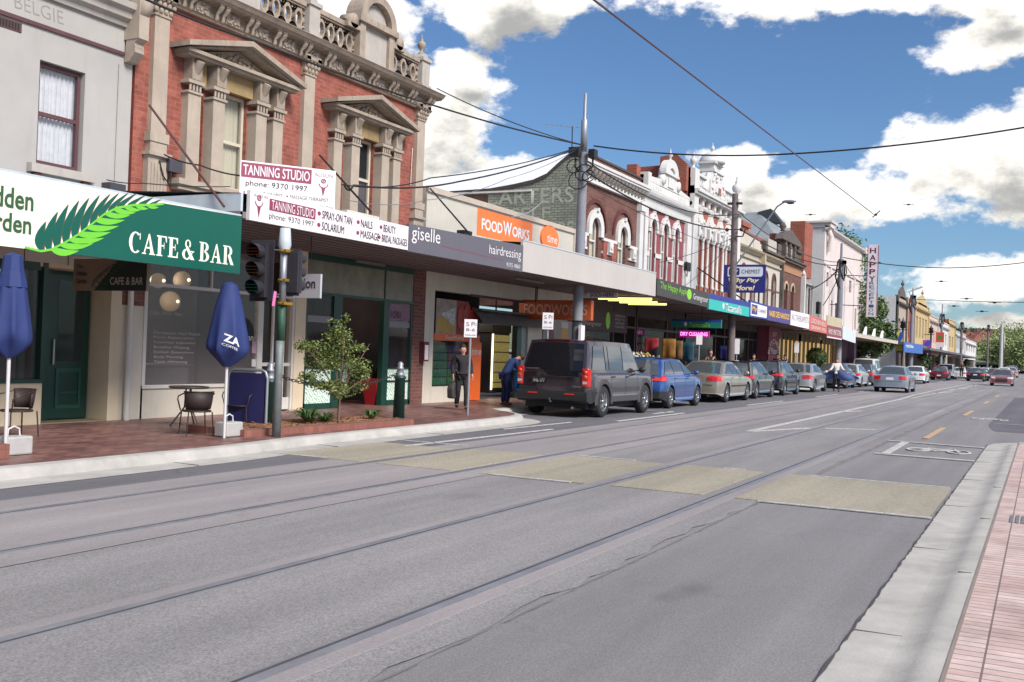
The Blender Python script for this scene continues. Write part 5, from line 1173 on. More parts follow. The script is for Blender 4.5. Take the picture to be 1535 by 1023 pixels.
# fern and cafe sign
xg0 = 6.2; gx1 = 11.99
GZ0, GZ1 = 2.55, 3.43
gs = Board('cafe_sign', 'large cream and green sign with a fern and cafe & bar lettering, above the left pavement', quadmap(xg0, GZ0, GZ1, gx1, GZ0, GZ1), YA-.01, CRM, thick=.06)
def gp(px, py):     # photograph pixel on the sign -> u, v
    x, z = onY(px, py, YA-.01); return ((x-xg0)/(gx1-xg0), (z-GZ0)/(GZ1-GZ0))
mid = [(37, 370), (60, 376), (75, 374), (95, 364), (115, 352), (135, 337), (155, 321), (175, 311), (200, 307), (225, 307), (245, 305)]
def cl(p): return (max(0.0, min(1.0, p[0])), max(0.0, min(1.0, p[1])))
gb_ = [cl(gp(*p)) for p in mid]; u_l = gb_[0][0]
b = MB()
for (p, q_) in zip(gb_, gb_[1:]):
    b.face([gs.P(p[0], 0, .003), gs.P(q_[0], 0, .003), gs.P(*q_, .003), gs.P(*p, .003)])
b.face([gs.P(gb_[-1][0], 0, .003), gs.P(1, 0, .003), gs.P(1, 1, .003), gs.P(gb_[-1][0], gb_[-1][1], .003)])
b.build('green_field', CAFEG, gs.o)
def leafpoly(root0, root1, tip, bulge, n=7):
    """curved leaf from a short piece of the midrib to its tip, both sides bowed the same way"""
    def bez(a, c, d, t): return ((1-t)**2*a[0]+2*t*(1-t)*c[0]+t*t*d[0], (1-t)**2*a[1]+2*t*(1-t)*c[1]+t*t*d[1])
    c0 = ((root0[0]+tip[0])/2+bulge[0], (root0[1]+tip[1])/2+bulge[1]); c1 = ((root1[0]+tip[0])/2+bulge[0]*.1, (root1[1]+tip[1])/2+bulge[1]*.1)
    return [bez(root0, c0, tip, i/n) for i in range(n+1)], [bez(root1, c1, tip, i/n) for i in range(n+1)]
def leafmesh(b, l, r, d):
    for i in range(len(l)-1):
        pts = [cl2(gp(*q_)) for q_ in (l[i], r[i], r[i+1], l[i+1])]
        b.face([gs.P(*q_, d) for q_ in pts])
def cl2(p): return (p[0], p[1])
def rib(t):
    k = t*(len(mid)-1); i = min(int(k), len(mid)-2); f = k-i
    return (mid[i][0]+(mid[i+1][0]-mid[i][0])*f, mid[i][1]+(mid[i+1][1]-mid[i][1])*f)
tops = [(68, 332), (86, 317), (102, 306), (118, 300), (133, 296), (149, 292), (165, 290), (178, 289), (192, 289), (204, 290), (217, 293), (229, 296), (241, 299)]
b = MB(); bo = MB(); n_ = len(tops)
for i, tp_ in enumerate(tops):
    t0 = .10+.86*i/n_; t1 = t0+.036; r0, r1 = rib(t0), rib(t1); s_ = 1-.5*i/n_
    l, r = leafpoly(r0, r1, tp_, (-24*s_, 5*s_)); leafmesh(b, l, r, .007)
    l, r = leafpoly((r0[0]+1.2, r0[1]), (r1[0]+1.6, r1[1]), (tp_[0]+1.0, tp_[1]+.5), (-22*s_, 5*s_)); leafmesh(bo, l, r, .005)
b.build('fern_frond', CAFEG, gs.o); bo.build('fern_shadow', mat('brown_outline', rgb(120, 84, 54, .7), .6, var=0), gs.o)
b = MB()
bots = [(118, 376), (140, 365), (156, 357), (166, 348), (178, 339), (187, 330), (195, 323), (203, 319), (211, 315), (222, 313), (238, 311)]
for i, tp_ in enumerate(bots):
    t0 = .20+.74*i/len(bots); t1 = t0+.036; r0, r1 = rib(t0), rib(t1); s_ = 1-.6*i/len(bots)
    l, r = leafpoly((r0[0], r0[1]+1), (r1[0], r1[1]+1), tp_, (-5*s_, 17*s_)); leafmesh(b, l, r, .0075)
for (p, q_) in zip(mid, mid[1:]):
    b.face([gs.P(*gp(p[0], p[1]-1), .009), gs.P(*gp(p[0], p[1]+2.6), .009), gs.P(*gp(q_[0], q_[1]+2.4), .009), gs.P(*gp(q_[0], q_[1]-1), .009)])
b.build('fern_leaflets', LGREEN, gs.o)
u0, v0 = gp(192, 378); u1, v1 = gp(350, 372); v_t = .52
serif(gs, 'CAFE & BAR', u0, u1, .135, .455, CRM, .10)
def black_letter(bd, s, u1, v0, v1, w, m):
    return bd.text(s, u1-w, u1, v0, v1, m, bold=.018, shear=.0)
uL, _ = gp(50, 300)
DG = mat('lettering_green', rgb(52, 96, 60, .8), .5, var=0)
black_letter(gs, 'Hidden', uL, .52, .80, .135, DG); black_letter(gs, 'Garden', uL-.003, .20, .46, .14, DG)
# small perpendicular cafe sign
hx = 10.7
hm = xmap([(110, 385), (220, 391), (220, 437), (110, 435)], hx)
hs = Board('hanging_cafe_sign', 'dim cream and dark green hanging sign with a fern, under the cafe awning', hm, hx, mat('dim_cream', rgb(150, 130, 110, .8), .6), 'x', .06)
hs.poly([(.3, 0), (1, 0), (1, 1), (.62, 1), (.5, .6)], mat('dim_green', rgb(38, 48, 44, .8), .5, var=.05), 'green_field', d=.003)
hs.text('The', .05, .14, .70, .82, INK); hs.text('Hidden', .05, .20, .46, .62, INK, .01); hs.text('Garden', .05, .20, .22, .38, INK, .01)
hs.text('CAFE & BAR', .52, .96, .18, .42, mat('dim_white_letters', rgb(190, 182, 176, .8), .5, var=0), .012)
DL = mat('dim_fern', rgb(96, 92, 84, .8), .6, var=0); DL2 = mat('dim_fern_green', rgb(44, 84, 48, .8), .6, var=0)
for k in range(9):
    t = k/8; hs.poly([(.26+.36*t, .10+.8*t**.8), (.30+.36*t, .13+.8*t**.8), (.32+.32*t, .38+.58*t**.8), (.29+.32*t, .36+.58*t**.8)], DL, 'frond_leaf', d=.006)
    hs.poly([(.30+.36*t, .10+.8*t**.8), (.33+.36*t, .12+.8*t**.8), (.46+.28*t, .08+.8*t**.8), (.44+.27*t, .02+.8*t**.8)], DL2, 'frond_leaf', d=.007)
# tanning studio signs
tn = Board('tanning_fascia_sign', 'long white fascia sign with maroon tanning studio lettering and dots, over the middle shop', quadmap(12.16, 3.40, 3.86, 16.6, 3.39, 3.84), YA-.01, SIGNW, thick=.07)
tn.poly([(.10, .46), (.36, .46), (.36, .86), (.10, .86)], MAR2, 'maroon_panel', d=.003)
tn.text('TANNING STUDIO', .11, .35, .50, .82, SIGNW, .0); tn.text('phone: 9370 1997', .10, .35, .12, .38, INK, -.01)
for (s_, a, c, v) in (('SPRAY-ON TAN', .40, .59, .56), ('NAILS', .65, .73, .56), ('BEAUTY', .81, .90, .56), ('SOLARIUM', .40, .54, .14), ('MASSAGE', .65, .78, .14), ('BRIDAL PACKAGES', .80, .99, .14)):
    tn.text(s_, a, c, v, v+.30, INK, .0)
    tn.poly([(a-.018+.010*cos(k*pi/6), v+.16+.08*sin(k*pi/6)) for k in range(12)], MAR2, 'dot', d=.004)
def figure_logo(bd, u, v, s, asp):
    b = MB()
    def ring(r0, r1, cv_, n=14, a0=0, a1=2*pi):
        for k in range(n):
            a, c = a0+(a1-a0)*k/n, a0+(a1-a0)*(k+1)/n
            b.face([bd.P(u+s*asp*r0*cos(a), v+s*(cv_+r0*sin(a)), .006), bd.P(u+s*asp*r1*cos(a), v+s*(cv_+r1*sin(a)), .006), bd.P(u+s*asp*r1*cos(c), v+s*(cv_+r1*sin(c)), .006), bd.P(u+s*asp*r0*cos(c), v+s*(cv_+r0*sin(c)), .006)])
    ring(.10, .17, .62); ring(.03, .06, .62); ring(.26, .32, .42, 12, pi, 2*pi)
    b.face([bd.P(u-s*asp*.14, v+s*.16, .007), bd.P(u+s*asp*.0, v-s*.5, .007), bd.P(u+s*asp*.14, v+s*.16, .007), bd.P(u, v+s*.08, .007)])
    b.build('figure_emblem', MAR2, bd.o)
figure_logo(tn, .045, .42, .6, .11)
tn.text('ALISUN', .015, .09, .82, .92, mat('grey_ink', rgb(160, 150, 160, .8), .5, var=0), -.01)
# upper wedge-shaped box sign, turned towards the near corner
pA = Vector((13.02, 11.9, 0)); pB = Vector((14.36, 10.96, 0)); pC = Vector((14.95, 12.2, 0)); zb_, zt_ = 3.62, 4.53
ang = atan2(pB.y-pA.y, pB.x-pA.x); Lw = (pB-pA).length
ub = Board('tanning_box_sign', 'white wedge-shaped box sign with maroon tanning studio heading standing on the awning roof', quadmap(0, zb_, zt_, Lw, zb_, zt_), 0, SIGNW, thick=.03)
ub.poly([(.01, .70), (.74, .70), (.74, .97), (.01, .97)], MAR2, 'maroon_panel', d=.003)
ub.text('TANNING STUDIO', .03, .72, .74, .93, SIGNW, .012); ub.text('phone: 9370 1997', .06, .70, .52, .65, INK, .0)
ub.text('BEAUTY THERAPIST', .08, .44, .39, .46, INK, -.012); ub.text('MASSAGE THERAPIST', .52, .93, .39, .46, INK, -.012); ub.text('LOW SPRAY ON TAN', .62, .98, .25, .32, INK, -.012); ub.text('ALISUN', .77, .97, .86, .93, mat('grey_ink', rgb(160, 150, 160, .8), .5, var=0), -.01)
for u in (.05, .49): ub.poly([(u+.010*cos(k*pi/6), .425+.018*sin(k*pi/6)) for k in range(12)], MAR2, 'dot', d=.004)
figure_logo(ub, .87, .62, .26, .62)
ub.o.location = (pA.x, pA.y, 0); ub.o.rotation_euler = (0, 0, ang)
b = MB(); inv = Matrix.Rotation(-ang, 3, 'Z'); c_ = inv @ (pC-pA); b.prism([(Lw, .0), (Lw, .03), (c_.x, c_.y), (c_.x-.03, c_.y)], zb_, zt_, 'xy'); b.prism([(0, .03), (c_.x-.04, c_.y), (c_.x-.08, c_.y)], zb_, zt_, 'xy'); b.prism([(0, .031), (Lw, .031), (c_.x, c_.y)], zt_-.02, zt_-.001, 'xy')
sd_ = b.build('side_panel', SIGNW, ub.o)
b = MB(); 
for t in (.3, .62): b.tube([(Lw+.012, .02, zb_+(zt_-zb_)*t), (c_.x+.006, c_.y-.01, zb_+(zt_-zb_)*(t+.03))], .006, 5)
b.build('panel_seam', ZINC, sd_)
# giselle
DGS = mat('sign_charcoal', rgb(104, 102, 112, .8), .5, var=.04)
gi = Board('hairdresser_fascia_sign', 'charcoal hairdressing fascia sign between white tanning sign and cream awning', quadmap(16.61, 3.37, 3.90, 21.5, 3.38, 4.0), YA-.012, DGS, thick=.07)
gi.text('giselle', .02, .235, .32, .96, SIGNW, .0); gi.text('hairdressing', .66, .975, .36, .80, SIGNW, -.005, .0); gi.text('9375 4860', .83, .97, .10, .25, SIGNW, -.01)
gi.poly([(.26, .40), (.8, .30), (.8, .315), (.26, .43)], MAR2, 'red_line', d=.004)
# orange supermarket signs on the parapet
om = ymap(0, [(724, 312), (806, 335), (806, 367), (724, 355)], YF-.03)
fs_ = Board('orange_wall_sign', 'rectangular orange sign with white capital lettering on the cream parapet', quadmap(24.05, 4.60, 5.34, 27.4, 4.62, 5.34), YF-.005, mat('orange_sign_paint2', rgb(244, 126, 62, .86), .45, var=.03), thick=.05)
fs_.text('FOOD', .07, .43, .24, .66, SIGNW, .03); fs_.text('W', .44, .60, .22, .76, SIGNW, .03); fs_.text('ORKS', .61, .94, .24, .66, SIGNW, .03)
cx0, cz0 = 28.55, 5.0
b = MB(); b.prism([(cx0+.62*cos(a*pi/16), cz0+.40*sin(a*pi/16)) for a in range(32)], YF-.06, YF)
ck = tag(b.build('orange_round_sign', mat('orange_sign_paint2', (1, .2, .05, 1), .45)), 'round orange sign with small white lettering at the right of the cream parapet', 'sign')
text('time', (cx0-.22, cx0+.5, cz0-.12, cz0+.12), YF-.06, SIGNW, ck)
hx = 26.95
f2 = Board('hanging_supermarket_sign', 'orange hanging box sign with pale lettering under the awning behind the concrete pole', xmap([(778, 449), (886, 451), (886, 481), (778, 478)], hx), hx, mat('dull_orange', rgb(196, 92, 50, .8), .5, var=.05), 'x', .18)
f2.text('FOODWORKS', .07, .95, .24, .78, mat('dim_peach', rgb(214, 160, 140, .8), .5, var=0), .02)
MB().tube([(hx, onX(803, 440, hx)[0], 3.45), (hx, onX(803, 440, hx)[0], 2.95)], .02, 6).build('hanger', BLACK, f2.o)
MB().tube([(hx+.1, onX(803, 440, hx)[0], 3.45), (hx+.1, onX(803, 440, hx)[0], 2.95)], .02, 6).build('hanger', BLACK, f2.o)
hx = 29.6
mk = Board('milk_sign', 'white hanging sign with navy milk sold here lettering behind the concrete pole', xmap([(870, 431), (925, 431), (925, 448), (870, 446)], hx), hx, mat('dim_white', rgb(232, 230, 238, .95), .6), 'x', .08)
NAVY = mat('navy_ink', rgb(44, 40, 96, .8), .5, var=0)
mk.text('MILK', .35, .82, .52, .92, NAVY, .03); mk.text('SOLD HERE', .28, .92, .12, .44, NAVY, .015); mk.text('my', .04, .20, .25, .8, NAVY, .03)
# greengrocer, lottery, chemist and so on: fascia boards
def fascia(name, label, c, m, plane=YA-.012, **k): return Board(name, label, ymap(0, c, YA-.012), plane, m, thick=.06, **k)
CHAR = mat('dark_charcoal', rgb(70, 66, 66, .8), .5, var=.04)
ha = Board('greengrocer_fascia_sign', 'dark charcoal fascia sign with lime green lettering and a green apple emblem', quadmap(30.93, 3.44, 3.98, 36.6, 3.35, 3.88), YA-.012, CHAR, thick=.07)
LIME = mat('lime_letters', rgb(140, 214, 60, .85), .5, var=0)
ha.text('The Happy Apple', .05, .55, .34, .86, LIME, -.005); ha.text('Greengrocer', .67, .98, .20, .70, SIGNW, -.005)
ha.poly([(.59+.045*cos(k*pi/8), .55+.34*sin(k*pi/8)) for k in range(16)], LIME, 'apple_emblem', d=.004)
TEAL = mat('teal_sign', rgb(48, 188, 178, .82), .45, var=.03); BLUES = mat('blue_sign', rgb(44, 60, 150, .82), .45, var=.03)
ta = Board('teal_fascia_sign', 'teal fascia sign with a blue upper band and white lottery lettering', quadmap(36.65, 3.3, 3.88, 42.45, 3.28, 3.88), YA-.014, TEAL, thick=.07)
ta.poly([(0, .66), (1, .66), (1, 1), (0, 1)], BLUES, 'blue_band', d=.003); ta.text("Tattersall's", .38, .78, .10, .60, SIGNW, .01); ta.poly([(.33+.02*cos(k*pi/6), .38+.2*sin(k*pi/6)) for k in range(12)], SIGNW, 'round_emblem', d=.004)
c1_ = Board('chemist_fascia_sign', 'white fascia board with a blue chemist badge beside the teal sign', quadmap(42.5, 3.28, 3.98, 45.6, 3.3, 3.93), YA-.014, BLUES, thick=.07)
c1_.poly([(.06, .1), (.97, .1), (.97, .88), (.06, .88)], SIGNW, 'white_field', d=.003); c1_.poly([(.10, .2), (.42, .2), (.42, .8), (.10, .8)], BLUES, 'badge', d=.005); c1_.text('My', .14, .38, .32, .70, mat('gold_letters', rgb(240, 190, 80, .85), .5, var=0), .02); c1_.text('CHEMIST', .47, .93, .38, .60, INK)
PURP = mat('purple_sign', rgb(82, 70, 136, .82), .5, var=.12, scale=3)
c2_ = Board('purple_fascia_sign', 'purple cloth banner fascia with orange lettering', quadmap(45.65, 3.28, 3.93, 50.3, 3.26, 3.95), YA-.014, PURP, thick=.07)
c2_.text('NABEI DEE NANDOS!', .06, .94, .30, .70, mat('gold_letters', rgb(240, 190, 80, .85), .5, var=0), .02)
c3_ = Board('white_fascia_sign', 'white fascia board with spaced grey therapists lettering', quadmap(50.35, 3.25, 3.95, 54.8, 3.2, 3.95), YA-.014, SIGNW, thick=.07)
c3_.text('ACTHERAPISTS', .05, .96, .36, .78, mat('grey_ink', rgb(160, 150, 160, .8), .5), -.01)
SALM = mat('salmon_sign', rgb(214, 112, 104, .8), .5, var=.1, scale=3)
c4_ = Board('salmon_fascia_sign', 'salmon red fascia board with thin pale lettering in a frame', quadmap(54.9, 3.14, 3.95, 59.85, 3.1, 3.8), YA-.014, SALM, thick=.07)
c4_.text('LUNCH BAR MEALS', .08, .92, .52, .86, CRM, -.01); c4_.text('DINNERS PIES', .10, .9, .14, .38, CRM, -.01); c4_.poly([(.52, 0), (.535, 0), (.535, 1), (.52, 1)], MAR2, 'frame_bar', d=.004); c4_.poly([(0, .44), (1, .44), (1, .47), (0, .47)], MAR2, 'frame_bar', d=.004)
c5_ = Board('crimson_fascia_sign', 'crimson fascia board with pale lettering and a white lower edge', quadmap(59.9, 2.9, 3.62, 64.7, 2.88, 3.56), YA-.016, mat('crimson_sign', rgb(152, 70, 92, .8), .5), thick=.07)
c5_.text('FAMILY MEAT STORE', .08, .92, .32, .76, CRM, .0); c5_.poly([(0, 0), (1, 0), (1, .1), (0, .1)], SIGNW, 'lower_edge', d=.004)
c6_ = Board('pale_blue_fascia_sign', 'plain pale blue-white fascia board just past the second concrete pole', quadmap(65.0, 2.95, 3.75, 69.9, 2.8, 3.5), YA-.016, mat('pale_blue', rgb(214, 224, 234, .84), .5, var=.05), thick=.07)
# chemist billboard above the awning
hx = 44.6
cb2 = Board('chemist_billboard', 'blue billboard with white chemist panel and cream why pay more lettering above the awning', xmap([(1085, 395), (1147, 399), (1147, 441), (1085, 437)], hx), hx, mat('billboard_blue', rgb(42, 46, 130, .82), .45, var=.04), 'x', .12)
cb2.poly([(.09, .60), (.12, .57), (.90, .57), (.94, .62), (.94, .88), (.91, .92), (.12, .92), (.09, .88)], mat('panel_white', rgb(226, 234, 246, .84), .45), 'white_field', d=.003)
cb2.poly([(.12+.02, .62), (.36, .62), (.38, .66), (.38, .84), (.36, .88), (.14, .88), (.12, .84), (.12, .66)], mat('billboard_blue', (0, 0, 0, 1)), 'badge', d=.006)
cb2.text('My', .17, .34, .66, .86, SIGNW, .02, d=.010); cb2.text('CHEMIST', .43, .88, .68, .82, INK, .0, d=.008)
CRB = mat('cream_letters', rgb(252, 236, 190, .86), .5, var=0)
cb2.text('Why Pay', .12, .86, .33, .52, CRB, .03, .25); cb2.text('More!', .28, .76, .08, .26, CRB, .03, .25)
b = MB(); ya_, za_ = onX(1085, 437, hx); yb_, _z = onX(1147, 441, hx)
for yy in (ya_-.2, yb_+.3): b.tube([(hx+.1, yy, 3.55), (hx+.1, yy, za_+.3)], .04, 6)
b.build('support_legs', BLACK, cb2.o)
# lottery sign and neon under the awning
hx = 38.2
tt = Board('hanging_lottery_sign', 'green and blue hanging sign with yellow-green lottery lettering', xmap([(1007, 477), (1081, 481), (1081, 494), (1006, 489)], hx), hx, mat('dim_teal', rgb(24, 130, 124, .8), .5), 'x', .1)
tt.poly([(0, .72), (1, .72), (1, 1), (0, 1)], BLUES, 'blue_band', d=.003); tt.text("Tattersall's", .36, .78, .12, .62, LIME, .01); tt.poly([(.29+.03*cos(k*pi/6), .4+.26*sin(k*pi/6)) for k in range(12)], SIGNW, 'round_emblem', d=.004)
MB().tube([(hx+.05, onX(1052, 470, hx)[0], 3.45), (hx+.05, onX(1052, 470, hx)[0], 2.95)], .015, 5).build('hanger', BLACK, tt.o)
hx = 39.5
NEON = mat('neon_magenta', rgb(222, 40, 150, .9), .5, var=0, emit=(rgb(230, 40, 160, 1), .7))
nn = Board('neon_dry_cleaning_sign', 'glowing magenta dry cleaning sign hanging below the lottery sign', xmap([(1018, 495), (1063, 497), (1063, 507), (1018, 505)], hx), hx, mat('neon_back', rgb(150, 36, 110, .8), .5, var=0, emit=(rgb(150, 20, 120, 1), .3)), 'x', .08)
nn.text('DRY CLEANING', .05, .95, .22, .78, mat('neon_pink_tube', rgb(255, 150, 220, 1), .5, var=0, emit=(rgb(255, 130, 215, 1), 1.2)), .02)
# vertical reception sign
hx = 75.0
hr_ = Board('vertical_reception_sign', 'tall narrow white sign with maroon and blue-grey letters stacked vertically, projecting from the pink hall', xmap([(1301, 367), (1318, 367), (1313, 475), (1297, 475)], hx), hx, mat('vertical_sign_white', rgb(234, 228, 234, .84), .5), 'x', .25)
MARL = mat('maroon_letters', rgb(130, 30, 60, .8), .5, var=0)
for k, ch in enumerate('HAPPY'): hr_.text(ch, .22, .78, .88-.098*k, .955-.098*k, MARL, .02)
for k, ch in enumerate('RECEPTION'): hr_.text(ch, .28, .72, .445-.053*k, .485-.053*k, mat('slate_letters', rgb(70, 84, 110, .8), .5, var=0), .0)
b = MB(); yl_, zt_ = onX(1301, 367, hx); yr_, _z = onX(1318, 367, hx)
for (ya_, yb_) in ((yl_, yl_-.04), (yr_, yr_+.04)): b.box(hx-.012, hx, ya_, yb_, 4.8, 9.75)
b.build('sign_edge', MAR2, hr_.o)
b = MB()
for z_ in (5.5, 7.6): b.tube([(hx+.1, yl_, z_), (hx+.1, YF, z_+.1)], .03, 5)
b.build('bracket', BLACK, hr_.o)

# ================================================================ awnings and shopfronts of the further shops
awning(bb, 30.93, 36.6, 3.4, 3.9, CHAR, 3.46, fasc=False); awning(cb_, 36.6, 42.4, 3.3, 3.8, CHAR, 3.4, fasc=False); awning(ob, 42.45, 50.1, 3.3, 3.8, CHAR, 3.36, fasc=False)
awning(c7, 50.15, 59.6, 3.3, 3.8, CHAR, 3.32, fasc=False); awning(c8, 59.7, 65.6, 3.1, 3.5, CREAM, 3.2, fasc=False)
MB().box(59.9, 64.7, YA+.0, YA+.06, 3.6, 4.15).build('awning_upstand', mat('aged_cream', rgb(206, 194, 164, .74), .8, streak=.4), c8)
awning(vr, 65.7, 72.6, 3.1, 3.5, CREAM, 3.2, fasc=False)
aw9 = awning(ph, 69.9, 92.0, 3.22, 3.46, mat('awning_beige', rgb(214, 200, 186, .76), .7, streak=.2), 3.28)
for k in range(3):
    xx = 76+4.3*k; o = MB().prism([(xx, 3.5), (xx+1.4, 3.5), (xx+1.5, 4.15), (xx+1.1, 4.1)], YA+.4, YA+.5).build('awning_spotlight', SIGNW); tag(o, ['first', 'middle', 'last'][k]+' of the three pale triangular uplights on the long beige awning', 'light', 'uplights on the beige awning')
def shop(parent, x0, x1, items, back=DARKI, z1=3.3, stall=.6, stallm=None, depth=2.2, glassm=None):
    b = MB(); b.box(x0, x1, YF+depth, YF+depth+.05, .14, z1+.2); b.box(x0, x0+.02, YF+.02, YF+depth, .14, z1+.2); b.box(x1-.02, x1, YF+.02, YF+depth, .14, z1+.2); b.box(x0, x1, YF+.02, YF+depth, .1, .147); b.build('shop_room', back, parent)
    if stall: MB().box(x0+.02, x0+(x1-x0)*.6, YF, YF+.15, .14, stall).build('stall_riser', stallm or mat('dark_tiles', rgb(80, 60, 62, .7), .4), parent)
    b = MB()
    for xx in (x0, x0+(x1-x0)*.6, x0+(x1-x0)*.8, x1-.1): b.box(xx, xx+.09, YF-.01, YF+.08, .14, z1)
    b.box(x0, x1, YF-.012, YF+.06, 2.5, 2.58); b.build('shopfront', mat('dark_frame', rgb(70, 58, 60, .7), .5), parent)
    MB().box(x0, x1, YF+.0, YF+.15, 2.95, 3.62).build('shop_header', mat('dim_header', rgb(96, 82, 80, .65), .8, var=.2), parent)
    MB().box(x0, x0+(x1-x0)*.6, YF+.05, YF+.056, stall, 2.5).build('pane', GL_D, parent)
RNDS = random.Random(11)
PACKS = [mat('pack_'+n, c, .5, var=.3, scale=12) for n, c in (('red', rgb(190, 50, 50, .7)), ('yellow', rgb(206, 160, 60, .7)), ('white', rgb(206, 200, 200, .7)), ('blue', rgb(60, 80, 150, .7)), ('green', rgb(70, 130, 90, .7)), ('pink', rgb(200, 130, 150, .7)), ('brown', rgb(120, 84, 60, .7)))]
def shelves(parent, x0, x1, y, rows, n, zs=.7, dz=.34):
    """goods on shop shelves"""
    b = MB()
    for r_ in range(rows): b.box(x0, x1, y, y+.3, zs+dz*r_-.03, zs+dz*r_)
    sh = b.build('shelves', mat('shelf_grey', rgb(120, 112, 112, .6), .6), parent)
    b = MB(); 
    for r_ in range(rows):
        for k in range(n):
            b.cur = RNDS.randrange(7); w_ = (x1-x0)/n; xx = x0+w_*k; h_ = RNDS.uniform(.12, dz-.06)
            b.box(xx+.02, xx+w_-.02, y+.02, y+.16, zs+dz*r_, zs+dz*r_+h_)
    b.build('goods', PACKS, sh)
shop(bb, 30.7, 36.4, [], z1=3.3); shelves(bb, 31, 34.6, YF+.9, 6, 18)
b = MB(); b.box(31.0, 35.4, YF-.05, YF+.0, 2.30, 3.05); gg = b.build('greengrocer_panel', mat('dark_maroon_board', rgb(76, 56, 60, .75), .6, var=.2), bb)
text('Greengrocer', (31.3, 32.9, 2.42, 2.62), YF-.05, mat('dim_white_letters', rgb(190, 182, 176, .8), .5), gg); MB().prism([(33.5+.2*cos(k*pi/8), 2.7+.3*sin(k*pi/8)) for k in range(16)], YF-.056, YF-.05).build('apple_emblem', LIME, gg)
for k in range(4): text(('FRESH', 'FRUIT &', 'VEGETABLES', 'FLOWERS')[k], (34.2, 35.1, 2.86-.13*k, 2.94-.13*k), YF-.05, mat('dim_white_letters', (0, 0, 0, 1)), gg)
tub = []
for k, (xa, ya, xb_, yb_) in enumerate(((897, 448.5, 977, 449.5), (912, 450.8, 976, 451.5), (929, 454, 985, 454.6), (942, 456.5, 999, 457.4))):
    p = onG(xa, ya, 3.30); q_ = onG(xb_, yb_, 3.30)
    o = MB().tube([(p[0], p[1], 3.32), (q_[0], q_[1], 3.32)], .035, 8).build('tube_lamp', mat('warm_tube', rgb(255, 226, 130, 1), .5, var=0, emit=(rgb(255, 222, 110, 1), 1.1)))
    tag(o, ('nearest', 'second nearest', 'third', 'farthest')[k]+' of the four lit yellow fluorescent tubes under the awning by the greengrocer', 'lamp', 'fluorescent tubes under the awning')
shop(cb_, 36.5, 42.3, [], back=WARMI); shelves(cb_, 36.8, 40.0, YF+.8, 6, 16); shelves(cb_, 40.3, 42.0, YF+1.4, 6, 8)
def flagthing(name, label, px, py, w, h, m, X, drape=0):
    y, z = onX(px, py, X); b = MB(); n = 8; v = [(X+.05*sin(i*.9)*j/4, y-w*(i/n-.5), z-h*(j/4)*(1-.5*abs(drape)*((i/n) if drape > 0 else 1-i/n))) for i in range(n+1) for j in range(5)]
    b.idx(v, [(i*5+j, i*5+5+j, i*5+6+j, i*5+1+j) for i in range(n) for j in range(4)], True); o = b.build(name, m); sm_ = o.modifiers.new('thick', 'SOLIDIFY'); sm_.thickness = .01
    return tag(o, label, 'flag')
flagthing('red_flag', 'small red cloth flag hanging in front of the newsagent', 977, 507, .5, .55, mat('flag_red', rgb(150, 36, 44, .8), .7), 34.0, .9)
flagthing('amber_flag', 'amber printed cloth flag beside the red one', 1003, 508, .5, .8, mat('flag_amber', rgb(150, 104, 44, .8), .7, var=.3, scale=9), 35.5, .3)
flagthing('bronze_flag', 'dark amber cloth flag with a round print', 1016, 511, .38, .75, mat('flag_bronze', rgb(120, 88, 50, .8), .7, var=.35, scale=9), 36.5, .2)
flagthing('teal_flag', 'dark teal cloth flag left of the parking sign post', 1031, 513, .5, .85, mat('flag_teal', rgb(22, 70, 92, .8), .7), 37.5, -.5)
flagthing('navy_flag', 'pointed navy cloth flag near the timber pole', 1088, 519, .55, .8, mat('flag_navy', rgb(38, 40, 110, .8), .7), 43.0, -.4)
# flower stand
fx_, fy_ = 33.0, 12.6
fl = thing('flower_stand', 'stand of yellow and white cut flowers outside the greengrocer', 'flowers')
MB().box(fx_-.2, fx_+1.7, fy_-.3, fy_+.3, .15, .9).build('trestle', mat('crate_green', rgb(60, 70, 60, .6), .8), fl)
b = MB(); b2 = MB(); rnd = random.Random(4)
for k in range(420):
    p = Vector((fx_+rnd.uniform(-.2, 1.7), fy_+rnd.uniform(-.3, .3), rnd.uniform(.9, 1.45))); a = Vector((rnd.uniform(-1, 1), rnd.uniform(-1, 1), rnd.uniform(0, 2))).normalized()*.12; c = a.orthogonal().normalized()*.02
    b.face([p-a, p+c, p+a, p-c])
for k in range(160):
    p = (fx_+rnd.uniform(-.2, 1.7), fy_+rnd.uniform(-.3, .3), rnd.uniform(1.25, 1.62)); b2.cur = 0 if p[0] < fx_+1.1 else 1; b2.ball(p, .035, n=5, m=4)
b.build('leaves', mat('flower_leaves', rgb(110, 130, 70, .6), .8, var=.3), fl); b2.build('blooms', [mat('bloom_white', rgb(226, 224, 214, .75), .7), mat('bloom_yellow', rgb(222, 196, 90, .75), .7)], fl)
b = MB(); 
for k in range(13): b.box(35.0+.21*k, 35.14+.21*k, 12.75, 12.8, .95, 1.3+.12*((k*7) % 3))
cs = thing('card_rack', 'long rack of white cards in front of the newsagent window', 'rack'); b.build('cards', mat('card_white', rgb(206, 206, 212, .75), .6, var=.2, scale=8), cs); MB().box(34.9, 37.8, 12.72, 13.0, .15, .93).build('table', mat('rack_grey', rgb(110, 100, 104, .6), .7), cs)
shop(ob, 42.5, 50.0, []); shelves(ob, 42.8, 47, YF+.7, 6, 22); shop(c7, 50.2, 54.9, []); shelves(c7, 50.5, 53, YF+.7, 6, 12)
shop(c7, 57.5, 59.5, [], stall=0)
MB().box(55.0, 57.5, YF-.6, YF+.2, .14, 3.3).build('crimson_wall', mat('crimson_shop_wall', rgb(158, 78, 100, .7), .7, var=.08), c7)
